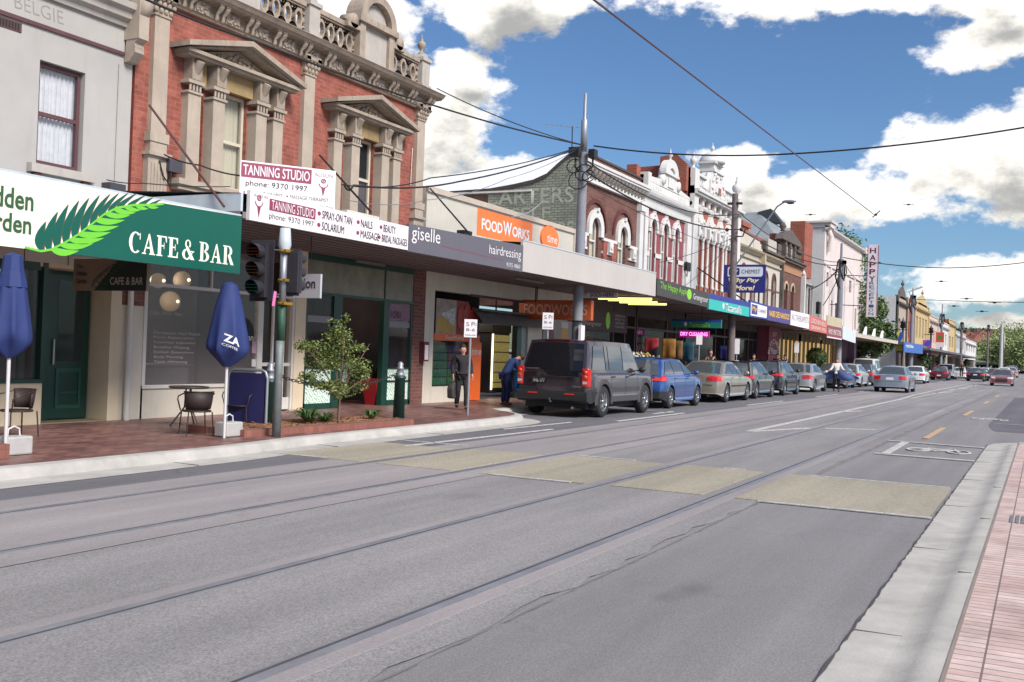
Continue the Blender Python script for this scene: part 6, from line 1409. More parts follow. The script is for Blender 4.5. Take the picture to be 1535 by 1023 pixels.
bw_ = Board('butcher_wall_lettering', 'arched white butchers lettering painted on the crimson wall above the round bush', quadmap(54.95, .6, 3.3, 57.5, .6, 3.3), YF-.612, mat('crimson_shop_wall2', rgb(158, 78, 100, .7), .7, var=.08), thick=.01)
bw_.text('BUTCHERS', 0, 1, 0, 1, CRM, .0, arc=(.5, .42, .40, .24, R(172), R(8), .42)); bw_.text('Meats', .25, .78, .46, .58, CRM, .0); bw_.text('QUALITY', .34, .70, .80, .90, CRM, .0)
YLI = mat('lit_yellow_room', rgb(226, 196, 130, .8), .8, var=.15, emit=(rgb(255, 215, 140, 1), .22))
for (pa, xa, xb_) in ((c8, 59.8, 65.4), (vr, 65.9, 72.4), (ph, 72.9, 79.5)):
    b = MB(); b.box(xa, xb_, YF+.6, YF+.7, .14, 3.4); b.build('shop_room', YLI, pa); b = MB(); n = 5
    for k in range(n): b.box(xa+(xb_-xa)*k/n, xa+(xb_-xa)*k/n+.22, YF, YF+.12, .14, 3.2)
    b.box(xa, xb_, YF+.0, YF+.12, 2.75, 3.4); b.build('shopfront', mat('tan_frame', rgb(170, 146, 110, .65), .7), pa)
text("DELIZIOSO", (60.5, 64.8, 2.85, 3.15), YF, INK, c8)
shop(ph, 79.6, 90.5, [], stall=0)
MB().box(83.6, 84.6, YF-.5, YF, .14, 3.2).build('mauve_pier', mat('mauve_paint', rgb(150, 112, 140, .7), .7), ph)
MB().box(79.6, 83.5, YF-.08, YF-.02, .14, 3.2).build('mauve_wall', mat('dark_mauve', rgb(110, 70, 86, .65), .7), ph)

# ================================================================ poles, lamps, overhead wires
CPOLE = mat('pole_concrete', rgb(158, 160, 170, .62), .85, var=.12, scale=4, streak=.3); TIMB = mat('pole_timber', rgb(138, 124, 124, .6), .9, var=.25, scale=6, streak=.5)
GALV = mat('galvanised', rgb(176, 180, 190, .66), .45, .5, var=.1)
p1 = thing('concrete_pole', 'thick pale concrete pole with a stepped top and black boxes, beside the grey off-road vehicle', 'pole')
MB().tube([(26.42, 11.6, .1), (26.42, 11.6, 7.15)], [.155, .125], 14).build('shaft', CPOLE, p1)
b = MB(); b.lathe((26.42, 11.6, 7.15), [(.10, 0), (.095, .9), (.05, .95), (.045, 1.65), (0, 1.68)], 12); b.build('steel_top', GALV, p1)
b = MB(); b.box(26.02, 26.24, 11.58, 11.88, 6.98, 7.24); b.box(26.25, 26.5, 11.2, 11.38, 6.96, 7.2)
for yy in (11.83, 11.3): b.tube([(26.4, yy, 7.0), (26.4, yy, 6.75), (26.4, 11.6, 6.5)], .03, 6)
b.build('junction_box', BLACK, p1)
b = MB()
for (yy, zz, r_) in ((11.8, 6.75, .24), (11.5, 6.55, .28), (11.65, 6.35, .32), (11.35, 6.45, .2)):
    b.tube([(26.25+.05*cos(a), yy+r_*cos(a), zz+r_*.8*sin(a)) for a in [k*2*pi/14 for k in range(15)]], .016, 5)
b.build('cable_loops', BLK2, p1)
MB().box(26.2, 26.64, 11.39, 11.81, 2.4, 2.43).build('pole_band', BLACK, p1)
MB().box(26.2, 26.45, 11.38, 11.46, 1.7, 2.3).build('pole_notice', SIGNW, p1)
p2 = thing('timber_pole', 'weathered timber power pole in front of the ornate terracotta building', 'pole')
MB().tube([(42.5, 11.6, .1), (42.3, 11.6, 8.4)], [.17, .13], 12).build('shaft', TIMB, p2)
b = MB(); b.box(42.2, 42.4, 11.3, 11.9, 7.95, 8.03); b.ball((42.3, 11.3, 6.9), .08); b.ball((42.3, 11.9, 6.9), .08); b.tube([(42.2, 11.5, 6.6), (42.2, 11.2, 6.6), (42.2, 11.1, 6.9)], .03, 6); b.build('insulators', BLACK, p2)
la, lz = onX(1165, 310, 42.3); lh, lhz = onX(1183, 303, 42.3)
MB().tube([(42.3, 11.55, 5.3), (42.3, la+.08, lz-.12), (42.3, la, lz), (42.3, lh+.2, lhz)], .035, 8).build('lamp_arm', GALV, p2)
lo = MB(); lo.ball((42.3, lh, lhz+.02), .13, .30, .07, 12, 8); lamp = lo.build('lamp_head', mat('lamp_grey', rgb(170, 174, 184, .7), .4, .3), p2); MB().ball((42.3, lh-.06, lhz-.05), .08, .16, .05, 10, 6).build('lamp_glass', mat('lamp_glass_dark', rgb(90, 90, 100, .6), .2), lamp)
def cpole(name, label, x, y, z, r=.16, top=.0, mt=CPOLE, boxes=True):
    t = thing(name, label, 'pole'); MB().tube([(x, y, .1), (x, y, z-top)], [r, r*.75], 10).build('shaft', mt, t)
    if top: MB().tube([(x, y, z-top), (x, y, z)], r*.35, 8).build('steel_top', GALV, t)
    if boxes:
        b = MB(); b.box(x-.2, x+.2, y-.3, y-.1, z-top-.3, z-top-.1)
        for q_ in range(7): a=q_*.9; b.tube([(x-.2*cos(a), y-.22*sin(a), z-top-.1), (x-.3*cos(a), y-.36*sin(a), z-top-.7-.08*q_), (x-.16*cos(a+1), y-.2*sin(a+1), z-top-1.3-.1*q_)], .035, 5); b.build('cable_bundle', BLACK, t)
    return t
cpole('concrete_pole', 'grey concrete pole with drooping black cables in front of the pale pink hall', 67.8, 11.6, 9.1, .22, 1.0)
l4 = cpole('grey_lamp_pole', 'tall grey pole with a white lamp arm in front of the red brick corner building', 107.5, 11.5, 9.0, .2, .6)
ly, lz = onX(1383, 430, 107.5); MB().tube([(107.5, 11.5, 7.6), (107.5, ly+1.2, lz-.5), (107.5, ly, lz)], [.06, .08, .1], 8).build('lamp_arm', SIGNW, l4)
cpole('far_pole', 'grey pole in front of the ochre narrow building', 142, 11.6, 9.4, .2, 1.2); cpole('far_pole', 'timber pole near the grey terrace', 178, 11.6, 8.6, .22, .0, TIMB)
cpole('far_pole', 'thin timber pole right of the grey terrace, beside the green hillside', 225, 9.8, 10, .2, .0, TIMB); cpole('far_pole', 'pale pole standing before the green trees at the end of the street', 262, 8.6, 11.6, .42, .0, mat('pale_pole', rgb(206, 204, 200, .7), .7), False)
cpole('far_pole', 'slim pale pole just right of the pale pole at the end of the street', 300, 9.2, 10.6, .3, .0, mat('pale_pole', (1, 1, 1, 1)), False)
# green ornamental lamp posts on the pavement far off
for k, (px, py) in enumerate(((1354, 480), (1396, 490))):
    x, z = onY(px, py, 11.55); t = thing('ornamental_post', ['dark ornamental lamp post holding the yellow and blue banner', 'dark ornamental lamp post holding the purple banner'][k], 'lamp post', 'ornamental posts with banners')
    MB().tube([(x, 11.55, .1), (x, 11.55, z-.8)], .09, 8).build('shaft', BLACK, t); b = MB(); b.lathe((x, 11.55, z-.8), [(.1, 0), (.26, .1), (.2, .5), (.3, .55), (.1, .75), (.03, 1.0), (0, 1.1)], 8); b.tube([(x, 11.2, z-.9), (x, 12.3, z-.9)], .04, 5); b.build('lantern', BLACK, t)
for k, (name, label, c, m1, m2) in enumerate((('yellow_banner', 'yellow street banner with a blue stripe on a dark lamp post', [(1344, 498), (1353, 498), (1353, 526), (1344, 526)], rgb(222, 220, 80, .8), rgb(60, 90, 180, .8)), ('purple_banner', 'purple and blue street banner on a dark lamp post', [(1383, 510), (1395, 510), (1395, 530), (1383, 530)], rgb(190, 90, 190, .8), rgb(90, 80, 200, .8)))):
    xx = onY(c[1][0], c[1][1], 11.55)[0]; bd_ = Board(name, label, xmap(c, xx), xx, mat(name+'_ground', m1, .6), 'x', .02, cat='banner'); bd_.poly([(0, .25), (.35, .25), (1, .7), (1, 1), (.6, 1), (0, .5)], mat(name+'_stripe', m2, .6), 'stripe', d=.01)
bl_ = Board('blue_shop_sign', 'long blue fascia sign low on the ochre classical building', ymap(0, [(1355, 513), (1383, 517), (1383, 531), (1355, 528)], YA), YA-.02, mat('far_blue_sign', rgb(60, 110, 190, .8), .5, var=.2), thick=.1); bl_.text('ritchies', .08, .45, .5, .85, SIGNW, .02)
xx = onY(1405, 500, 11.5)[0]
rs_ = Board('red_and_white_sign', 'square red sign with a green emblem above a white panel, far along the awnings', xmap([(1403, 498), (1415, 499), (1415, 521), (1403, 520)], xx), xx, mat('far_red_sign', rgb(226, 84, 70, .8), .5), 'x', .1); rs_.poly([(0, 0), (1, 0), (1, .32), (0, .32)], SIGNW, 'white_panel', d=.01); rs_.poly([(.2, .55), (.8, .55), (.8, .8), (.2, .8)], mat('far_green', rgb(90, 140, 60, .8), .5), 'green_emblem', d=.01)
far_aw = [(98, 118, 3.3), (121, 146, 3.2), (147, 176, 3.2), (178, 215, 3.1)]
for k, (a, c, z) in enumerate(far_aw):
    o = MB().box(a, c, 11.0, YF, z, z+.25).build('far_awning', mat('far_awning_grey', rgb(120, 118, 124, .6), .7)); tag(o, ['dark awning over the shops behind the street tree', 'grey awning in front of the ochre classical building', 'grey awning in front of the white terrace', 'last low awning at the far end of the terrace'][k], 'awning')
def wire(label, pts, sag=0.0, r=.012, m=BLK2, name='overhead_wire', grp='overhead wires'):
    P = []
    for a, c in zip(pts, pts[1:]):
        a, c = Vector(a), Vector(c); n = 12
        for i in range(n+1):
            t = i/n; p = a.lerp(c, t); p.z -= sag*4*t*(1-t); P.append(p)
    o = MB().tube(P, r, 5, cap=False).build(name, m); return tag(o, label, 'wire', grp)
def Xp(px, py, X): y, z = onX(px, py, X); return (X, y, z)
def Yp(px, py, Y): x, z = onY(px, py, Y); return (x, Y, z)
e1 = Xp(875, 218, 26.3)
wire('heavy black wire sweeping right across the blue sky from the concrete pole', [Xp(890, 219, 26.4), (26.4, 6.1, 6.62+.17), Xp(1600, 180, 26.4)], .12, .022)
wire('brown tram contact wire running diagonally down the sky', [(8.5, 11.4, 5.75-.6) if False else Xp(885, -4, 9.0), Xp(1313, 324, 40.0)], .0, .012, mat('copper_wire', rgb(110, 84, 92, .6), .5))
b = MB(); c_ = Vector(Xp(1313, 322, 40)); b.tube([c_+Vector((0, .12, -.1)), c_, c_+Vector((0, -.15, .15))], .02, 5); b.ball(tuple(c_), .05); tag(b.build('wire_insulator', BLK2), 'small dark insulator at the lower end of the diagonal tram wire', 'insulator')
wire('upper black cable along the cornice of the red brick building to the concrete pole', [Yp(190, -14, 12.6), Yp(384, 62, 12.6), Yp(655, 160, 12.4), e1], .05, .022)
wire('thinner black cable from the corner of the red cornice to the concrete pole', [Yp(655, 133, 13.0), e1], .12, .014)
wire('black cable rising from the red brick wall past the cream supermarket to the concrete pole', [Yp(512, 277, 12.0), Yp(646, 267, 12.2), e1], .12, .014)
wire('second heavier black cable from the tanning studio sign to the concrete pole', [Yp(516, 277, 12.0), Yp(530, 278, 12.0), Yp(690, 272, 12.2), e1], .1, .020)
wire('thin grey cable sloping from the pole across the faded painted wall', [Yp(520, 300, 11.6), Yp(640, 300, 12.5), Yp(760, 268, 12.4), e1], .1, .008, GALV)
wire('grey cable hanging from the pole down to the orange sign', [Xp(870, 232, 26.3), (26.6, 12.8, 5.95), (25.4, 13.3, 5.25)], .15, .014, GALV)
p2t = (42.3, 11.6, 7.0)
wire('upper cable between the concrete pole and the timber pole', [(26.5, 11.5, 6.9), (42.3, 11.35, 7.55), (67.8, 11.5, 7.9)], .55, .02)
wire('lower cable between the concrete pole and the timber pole', [(26.5, 11.5, 6.6), (42.3, 11.35, 6.9), (67.8, 11.5, 7.7)], .45, .026)
wire('thin service cable across the brown brick arches', [(31.5, YF-.2, 7.0), (42.3, 11.5, 5.9)], .15, .010)
wire('service cable from the timber pole down to the terracotta facade', [(42.2, 11.5, 6.6), (38.6, YF-.1, 5.2)], .1, .012); wire('second service cable from the timber pole to the awning', [(42.2, 11.5, 6.5), (41.2, YF-.1, 4.3)], .1, .010)
for k, (px, py) in enumerate(((1215, 434), (1222, 430), (1234, 458), (1290, 422))):
    wire(['longest', 'second longest', 'steepest', 'right-hand'][k]+' black service cable drooping from the second concrete pole', [(67.7, 11.4, 7.9), Yp(px, py, YF-.2)], .25, .03 if k in (0, 2) else .02)
wire('black cable crossing behind the vertical reception sign towards the right edge', [(67.8, 11.5, 8.2), Xp(1420, 402, 67.8), Xp(1600, 384, 67.8)], .15, .028)
wire('faint span wire level with the far lamp pole', [Xp(1366, 449, 107.5), Xp(1450, 452, 107.5), Xp(1600, 455, 107.5)], .0, .03)
wire('thin black wire crossing the white wall of the supermarket front from left', [Yp(160, 270, 11.8), Yp(215, 275, 11.8), Yp(345, 280, 11.9)], .02, .008)
wire('black cable looping from the meter box on the red brick pilaster towards the tanning sign', [Yp(246, 232, 13.2), Yp(300, 248, 12.6), Yp(365, 264, 12.1)], .03, .014)
for k, (px, py) in enumerate(((1215, 322), (1362, 307), (1411, 422), (1449, 448), (1430, 459), (1491, 454), (1472, 467))):
    c_ = Vector(Xp(px, py, 50+12*k)); s_ = .55+.14*k; b = MB(); b.tube([c_+Vector((0, .45*s_, 0)), c_-Vector((0, .45*s_, 0))], .02*s_, 5); b.ball(tuple(c_), .09*s_, .16*s_, .07*s_, 8, 6)
    tag(b.build('span_wire_insulator', BLK2), 'dark insulator hanging in the sky, number %d counted from the left along the street' % (k+1) if False else ['dark insulator in the sky just above the red brick chimney stack', 'small dark insulator high in the clouds right of the diagonal wire', 'dark elongated insulator above the far lamp pole arm', 'tiny insulator in the sky right of the elongated one', 'tiny insulator lowest over the white terrace', 'tiny insulator above the end of the street', 'tiny lowest insulator above the red roofs'][k], 'insulator', 'insulators in the overhead span wires')
# awning tie rods and boxes on the walls
RODM = mat('rusty_rod', rgb(110, 76, 72, .6), .8)
rod('tie_rod', 'brown tie rod from the stone pilaster down to the cafe awning', Yp(224, 158, 13.4), Yp(336, 310, 11.2), .02, RODM)
rod('tie_rod', 'black tie rod running behind the tanning box sign', Yp(479, 233, 13.45), Yp(556, 318, 11.1), .02)
rod('tie_rod', 'black tie rod from the end of the red building over the charcoal sign', Yp(645, 283, 13.45), Yp(709, 357, 11.1), .02)
rod('tie_rod', 'black tie rod left of the chemist billboard', (43.2, 13.4, 5.4), (42.9, 11.1, 3.9), .03)
def wallbox(name, label, px, py, w, h, m=BLACK, Y=YF-.2, d=.2, cable=True):
    x, z = onY(px, py, Y); t = thing(name, label, 'box'); MB().box(x-w/2, x+w/2, Y, Y+d, z-h/2, z+h/2).build('case', m, t)
    if cable: MB().tube([(x-w*.3, Y+.02, z-h/2), (x-w*.3, Y+.02, z-h/2-.25), (x-w*.8, Y+.05, z-h/2-.1), (x-w*1.1, Y+.05, z+.05), (x-w*.5, Y+.02, z+h*.6)], .014, 5).build('cable', BLK2, t)
wallbox('meter_box', 'grey black meter box on the left stone pilaster of the red brick building', 264, 250, .30, .2, mat('box_grey', rgb(84, 82, 92, .6), .5))
wallbox('floodlight', 'dark floodlight on the grey wall above the fern sign', 177, 281, .32, .12, mat('box_grey', (0, 0, 0, 1)), cable=False)
wallbox('junction_case', 'small black case on the cream wall above the charcoal sign', 702, 353, .34, .2, BLACK, YA+.5, cable=False)
wallbox('junction_case', 'small black case on the ornate terracotta facade', 1033, 400, .5, .35)
wallbox('meter_box', 'dark meter box on the pink hall above the salmon sign', 1229, 462, .7, .8)
ac = thing('air_conditioner', 'white air conditioning unit on the awning in front of the second pedimented window', 'air conditioner'); x, z = onY(545, 325, 12.2)
MB().box(x-.55, x+.55, 12.2, 12.5, 3.72, 4.18).build('case', FRW, ac); b = MB(); 
for k in range(9): b.box(x-.52, x-.30, 12.19, 12.2, 3.78+.04*k, 3.80+.04*k)
b.lathe((x+.2, 12.195, 3.95), [(.17, 0), (.17, -.01), (.13, -.01), (.13, 0)], 16, axis='y'); b.build('grille', BLACK, ac)
an = thing('roof_antenna', 'television antenna on a thin mast behind the concrete pole', 'antenna'); X_ = 31.0
b = MB(); p = Vector(Xp(857, 235, X_)); q_ = Vector(Xp(858, 190, X_)); b.tube([p, q_], .02, 5); b.build('mast', BLACK, an)
b = MB(); a0 = Vector(Xp(818, 186, X_)); a1 = Vector(Xp(872, 192, X_)); b.tube([a0, a1], .012, 4)
for k in range(8):
    c_ = a0.lerp(a1, k/7); b.tube([c_+Vector((.3, 0, .06)), c_-Vector((.3, 0, .06))], .008, 4)
b.build('elements', GALV, an)
for k, (px, py, w_) in enumerate(((535, 392, 1.1), (560, 405, 1.4), (715, 425, 1.2), (775, 418, 1.6))):
    x, y = onG(px, py, 3.35); o = MB().box(x, x+w_, y, y+.06, 3.33, 3.38).build('awning_light', mat('dead_tube', rgb(150, 140, 140, .6), .5)); tag(o, ['unlit tube light under the tanning sign awning near the transom', 'unlit tube light right of the other under the charcoal sign', 'unlit tube light under the awning by the fruit poster', 'longest unlit tube light under the cream awning'][k], 'lamp', 'unlit lights under the awning')
# ================================================================ street furniture on the near-left pavement
NAVYC = mat('navy_canvas', rgb(38, 58, 122, .66), .75, var=.12, scale=5); POLEW = mat('white_pole', rgb(226, 222, 222, .75), .4, var=.05)
def umbrella(name, label, x, y, ztop, zbot, zped, rmax, lean, phase, wing=(0, 0)):
    t = thing(name, label, 'umbrella', 'closed blue cafe umbrellas')
    MB().tube([(x, y, .15), (x+lean*.0, y, ztop-.05)], .021, 8).build('pole', POLEW, t)
    b = MB(); n = 16; prof = [(.10, .02, 0), (.13, .12, 0), (.15, .175, .05), (.19, .26, .12), (.25, .42, .30), (.31, .60, .42), (.37, .78, .50), (.37, .83, .52), (.20, .93, .45), (.06, 1.0, .1)]
    v = []; f = []; rnd = random.Random(int(x*7))
    dz_ = [rnd.uniform(-.10, .10) for k in range(n)]; dr_ = [rnd.uniform(-.10, .12) for k in range(n)]
    for i, (r_, tt, fd) in enumerate(prof):
        for k in range(n):
            a = 2*pi*k/n+phase+.35*tt*(.5 if k % 2 else -.1); rr_ = r_*rmax/.36*((1-fd) if k % 2 else 1)*(1+dr_[k]*tt)
            z = ztop-(ztop-zbot)*(tt+(dz_[k] if i in (6, 7, 8) else 0)*(1 if k % 2 == 0 else .3)*tt)
            v.append((x+rr_*cos(a), y+rr_*sin(a), z))
    for i in range(len(prof)-1):
        for k in range(n): f.append((i*n+k, (i+1)*n+k, (i+1)*n+(k+1) % n, i*n+(k+1) % n))
    b.idx(v, f, True); cn_ = b.build('canopy', NAVYC, t); q_ = cn_.modifiers.new('s', 'SUBSURF'); q_.levels = 1; q_.render_levels = 1
    cp_ = MB(); cp_.lathe((x, y, ztop-.34), [(.165, -.03), (.15, .04), (.125, .14), (.10, .32), (.04, .35), (0, .36)], 8, False); c_ = cp_.build('vent_cap', NAVYC, t)
    return t
u1x, u1y = 7.81, 10.31
_, zt_ = onY(8, 380, u1y); _, zb_ = onY(13, 537, u1y)
um1 = umbrella('cafe_umbrella', 'closed navy umbrella at the left edge, its white pole in a white tub', onY(12, 600, u1y)[0]-.01, u1y, zt_, zb_, 0, .29, 0, .3)
u2x, u2y = 11.31, 10.27
x2 = onY(338, 600, u2y)[0]; _, zt_ = onY(329, 423, u2y); _, zb_ = onY(334, 550, u2y)
um2 = umbrella('cafe_umbrella', 'closed navy umbrella with white lettering, beside the cafe table and blue banner stand', x2, u2y, zt_, zb_, 0, .40, 0, 1.1)
# lettering on the second canopy, wrapped on its near-left fold
for (s_, a_, c_, z0_, z1_, bo_) in (('ZA', -.315, -.15, .36, .47, .03), ('COFFEE', -.325, -.17, .295, .33, 0)):
    cu_o = text(s_, (x2+a_, x2+c_, zb_+z0_, zb_+z1_), u2y, WHITE, um2, bold=bo_)
    for v in cu_o.data.vertices:
        d_ = v.co.x-x2; v.co.y = u2y-sqrt(max(.0, .37**2-d_*d_))-.015; v.co.z -= (d_+.3)*.5
def tub(label, x, y):
    t = thing('umbrella_weight', label, 'umbrella base', 'white plastic umbrella weights'); b = MB(); w_ = .17
    b.prism([(x-w_, y-.12), (x+w_, y-.12), (x+w_, y+.12), (x-w_, y+.12)], .15, .36, 'xy'); o = b.build('tub', mat('white_tub', rgb(196, 194, 192, .72), .6, var=.12, scale=6), t, bevel=.02)
    MB().tube([(x-.08, y, .36), (x-.07, y, .44), (x, y, .47), (x+.07, y, .44), (x+.08, y, .36)], .011, 6).build('handle', POLEW, t)
tx, ty = onG(24, 683, .15); tub('white square umbrella weight with a loop handle at the far left', tx+.05, ty+.12); tx, ty = onG(352, 655, .15); tub('white square umbrella weight beside the raised brick planter', tx, ty+.12)
WICK = mat('dark_wicker', rgb(62, 48, 46, .7), .6, var=.3, scale=30); TUBEM = mat('dark_tube', rgb(84, 72, 72, .7), .35, .4)
def chair(label, x, y, rz):
    t = thing('cafe_chair', label, 'chair', 'dark wicker cafe chairs', (x, y, .15), rz); t.scale = (.84, .84, .82)
    b = MB()
    for sx_, sy_ in ((.22, .2), (.22, -.2), (-.22, .2), (-.22, -.2)):
        MB().tube([(sx_*1.1, sy_*1.15, 0), (sx_, sy_, .42)], .012, 6).build('leg', TUBEM, t)
    b = MB(); b.lathe((0, 0, .41), [(0, 0), (.24, 0), (.25, .015), (.24, .03), (0, .03)], 16); b.build('seat', WICK, t)
    b = MB(); v = []; n = 12     # curved wicker back
    for i in range(n+1):
        a = R(110)+R(140)*i/n
        for z_, r_ in ((.46, .23), (.6, .255), (.76, .27)): v.append((r_*cos(a), r_*sin(a), z_))
    f = [(3*i+j, 3*i+3+j, 3*i+4+j, 3*i+1+j) for i in range(n) for j in range(2)]; b.idx(v, f, True); bk = b.build('backrest', WICK, t); s_ = bk.modifiers.new('s', 'SOLIDIFY'); s_.thickness = .012
    for sg_ in (-1, 1): MB().tube([(.22, sg_*.22, .42), (.24, sg_*.27, .62), (.12, sg_*.29, .68), (-.1, sg_*.26, .74), (-.2, sg_*.17, .77)], .012, 6).build('armrest', TUBEM, t)
    MB().tube([(.27*cos(R(110)+R(140)*i/8), .27*sin(R(110)+R(140)*i/8), .77) for i in range(9)], .013, 6).build('top_rail', TUBEM, t)
    return t
cx1, cy1 = onG(303, 653, .15); chair('dark wicker chair nearest the street at the small round table, its back to the window', cx1, cy1+.12, R(60))
cx2, cy2 = onG(352, 640, .15); chair('dark wicker chair between the second umbrella pole and the blue banner stand', cx2-.0, cy2-.1, R(200))
cx3, cy3 = onG(14, 654, .15); chair('dark wicker chair at the far left behind the first umbrella pole', cx3+.02, cy3-.1, R(175))
tb = thing('cafe_table', 'small round dark cafe table outside the salon window', 'table', None, (onG(292, 640, .15)[0], onG(292, 640, .15)[1]+.15, .15)); tb.scale = (.9, .9, .86)
b = MB(); b.lathe((0, 0, .70), [(0, 0), (.33, 0), (.35, .012), (.35, .03), (.33, .04), (0, .04)], 24); b.build('tabletop', mat('table_dark', rgb(96, 84, 82, .7), .4, var=.1), tb)
for k in range(3): a = k*2.1+.4; MB().tube([(.05*cos(a), .05*sin(a), .70), (.07*cos(a), .07*sin(a), .35), (.30*cos(a), .30*sin(a), 0)], .015, 6).build('leg', TUBEM, tb)
# blue banner stand
g0 = onG(334, 634, .15); g1 = onG(381, 641, .15); X_ = (g0[0]+g1[0])/2; bs = thing('banner_stand', 'navy cafe banner stretched in a rounded silver frame on the pavement', 'barrier')
P0 = Vector((g0[0], g0[1], .15)); P1 = Vector((g1[0], g1[1], .15)); d_ = (P1-P0); P0 = P1-d_.normalized()*1.0; 
P0 = Vector((12.55, 11.55, .15)); P1 = Vector((12.75, 10.92, .15))
d_ = P1-P0
b = MB(); b.tube([P1+Vector((0, 0, .02)), P1+Vector((0, 0, .80)), P1-d_*.05+Vector((0, 0, .90)), P1-d_*.14+Vector((0, 0, .93)), P0+d_*.14+Vector((0, 0, .93)), P0+d_*.05+Vector((0, 0, .90)), P0+Vector((0, 0, .80)), P0+Vector((0, 0, .02))], .025, 8)
for P_ in (P0, P1): b.box(P_.x-.2, P_.x+.2, P_.y-.02, P_.y+.02, .15, .17)
b.build('frame', GALV, bs)
b = MB(); q0 = P0+d_*.04; q1 = P1-d_*.06; nrm = Vector((d_.y, -d_.x, 0)).normalized()*.012
b.idx([tuple(q0+nrm+Vector((0, 0, .10))), tuple(q1+nrm+Vector((0, 0, .10))), tuple(q1+nrm+Vector((0, 0, .88))), tuple(q0+nrm+Vector((0, 0, .88))), tuple(q0-nrm+Vector((0, 0, .10))), tuple(q1-nrm+Vector((0, 0, .10))), tuple(q1-nrm+Vector((0, 0, .88))), tuple(q0-nrm+Vector((0, 0, .88)))], [(0, 1, 2, 3), (7, 6, 5, 4), (0, 3, 7, 4), (1, 5, 6, 2), (3, 2, 6, 7), (0, 4, 5, 1)]); b.build('banner', mat('navy_banner', rgb(30, 30, 88, .7), .6, var=.08), bs)
# brick planter, plants
BRE = brick('planter_brick', rgb(176, 112, 98, .62), rgb(156, 98, 86, .62), rgb(150, 110, 96, .55), 'xz', .11, .12, .006, 0, stain=.25)
pl = thing('brick_planter', 'low raised planter edged with orange bricks and filled with bark', 'planter')
pa = Vector((onG(366, 655, .15)[0], onG(366, 655, .15)[1])); pb = Vector((15.62, 9.98)); b = MB(); dv = (pb-pa).normalized(); nv = Vector((-dv.y, dv.x))
def slab(b, a, c, w, z0, z1, nn): b.prism([tuple(a), tuple(c), tuple(c+nn*w), tuple(a+nn*w)], z0, z1, 'xy')
slab(b, pa, pb, .11, .14, .245, nv); slab(b, pa+nv*.112, pa+nv*1.1+dv*.0, .11, .14, .243, dv); slab(b, pb+nv*.112-dv*.11, pb+nv*1.0-dv*.11, .11, .14, .243, dv); slab(b, pa+nv*1.1, pb+nv*1.0, .11, .14, .245, nv); b.build('brick_edging', BRE, pl)
BARK = mat('bark_mulch', rgb(186, 132, 100, .6), .95, var=.5, scale=14, bump=1, bscale=50)
b = MB(); slab(b, pa+nv*.11+dv*.11, pb+nv*.11-dv*.11, .95, .15, .235, nv); b.build('mulch', BARK, pl)
b = MB(); rnd = random.Random(2)
for k in range(700):
    p = pa+dv*rnd.uniform(.15, (pb-pa).length-.15)+nv*rnd.uniform(.13, 1.0); a = rnd.uniform(0, 6.28); l_ = rnd.uniform(.015, .04); z = .237+rnd.uniform(0, .02)
    b.face([(p.x+l_*cos(a), p.y+l_*sin(a), z), (p.x+.01*cos(a+1.6), p.y+.01*sin(a+1.6), z+.01), (p.x-l_*cos(a), p.y-l_*sin(a), z+.004), (p.x-.01*cos(a+1.6), p.y-.01*sin(a+1.6), z)])
b.build('bark_chips', BARK, pl)
p0 = onG(6, 680, .15); bb_ = thing('brick_edging', 'end of another orange brick planter edge at the far left', 'planter'); MB().box(5.2, onG(14, 686, .15)[0], onG(14, 686, .15)[1], onG(14, 686, .15)[1]+.4, .14, .30).build('edging', BRE, bb_)
LEAFA = mat('strap_leaf_green', rgb(84, 118, 62, .66), .55, var=.25, scale=12); LEAFB = mat('maple_leaf_green', rgb(112, 130, 64, .58), .6, var=.3, scale=9); LEAFC = mat('maple_leaf_dark', rgb(92, 110, 54, .56), .6, var=.3, scale=9); BARKM = mat('young_bark', rgb(140, 110, 90, .6), .9, var=.2)
def strappy(label, px, py, n, r_, h_, sd):
    x, y = onG(px, py, .24); t = thing('strap_leaf_plant', label, 'plant', 'strap-leaved plants in the planter', (x, y, .22)); b = MB(); rnd = random.Random(sd)
    for k in range(n):
        a = rnd.uniform(0, 6.28); L_ = r_*rnd.uniform(.5, 1.1); H_ = h_*rnd.uniform(.6, 1.1); w_ = .016; px_ = []
        for i in range(7):
            s_ = i/6; px_.append((L_*s_*cos(a), L_*s_*sin(a), H_*sin(s_*2.3)*1.0, w_*(1-s_**2)+.002))
        for p, q_ in zip(px_, px_[1:]):
            n0 = (-sin(a), cos(a)); b.face([(p[0]-n0[0]*p[3], p[1]-n0[1]*p[3], p[2]), (p[0]+n0[0]*p[3], p[1]+n0[1]*p[3], p[2]), (q_[0]+n0[0]*q_[3], q_[1]+n0[1]*q_[3], q_[2]), (q_[0]-n0[0]*q_[3], q_[1]-n0[1]*q_[3], q_[2])], True)
    b.build('leaves', LEAFA, t)
strappy('largest strap-leaved plant in the brick planter, left of the little tree', 462, 634, 90, .42, .24, 1); strappy('smaller strap-leaved clump just left of the little tree', 486, 632, 40, .34, .16, 5); strappy('small strap-leaved plant near the right end of the brick planter', 557, 628, 50, .30, .18, 2)
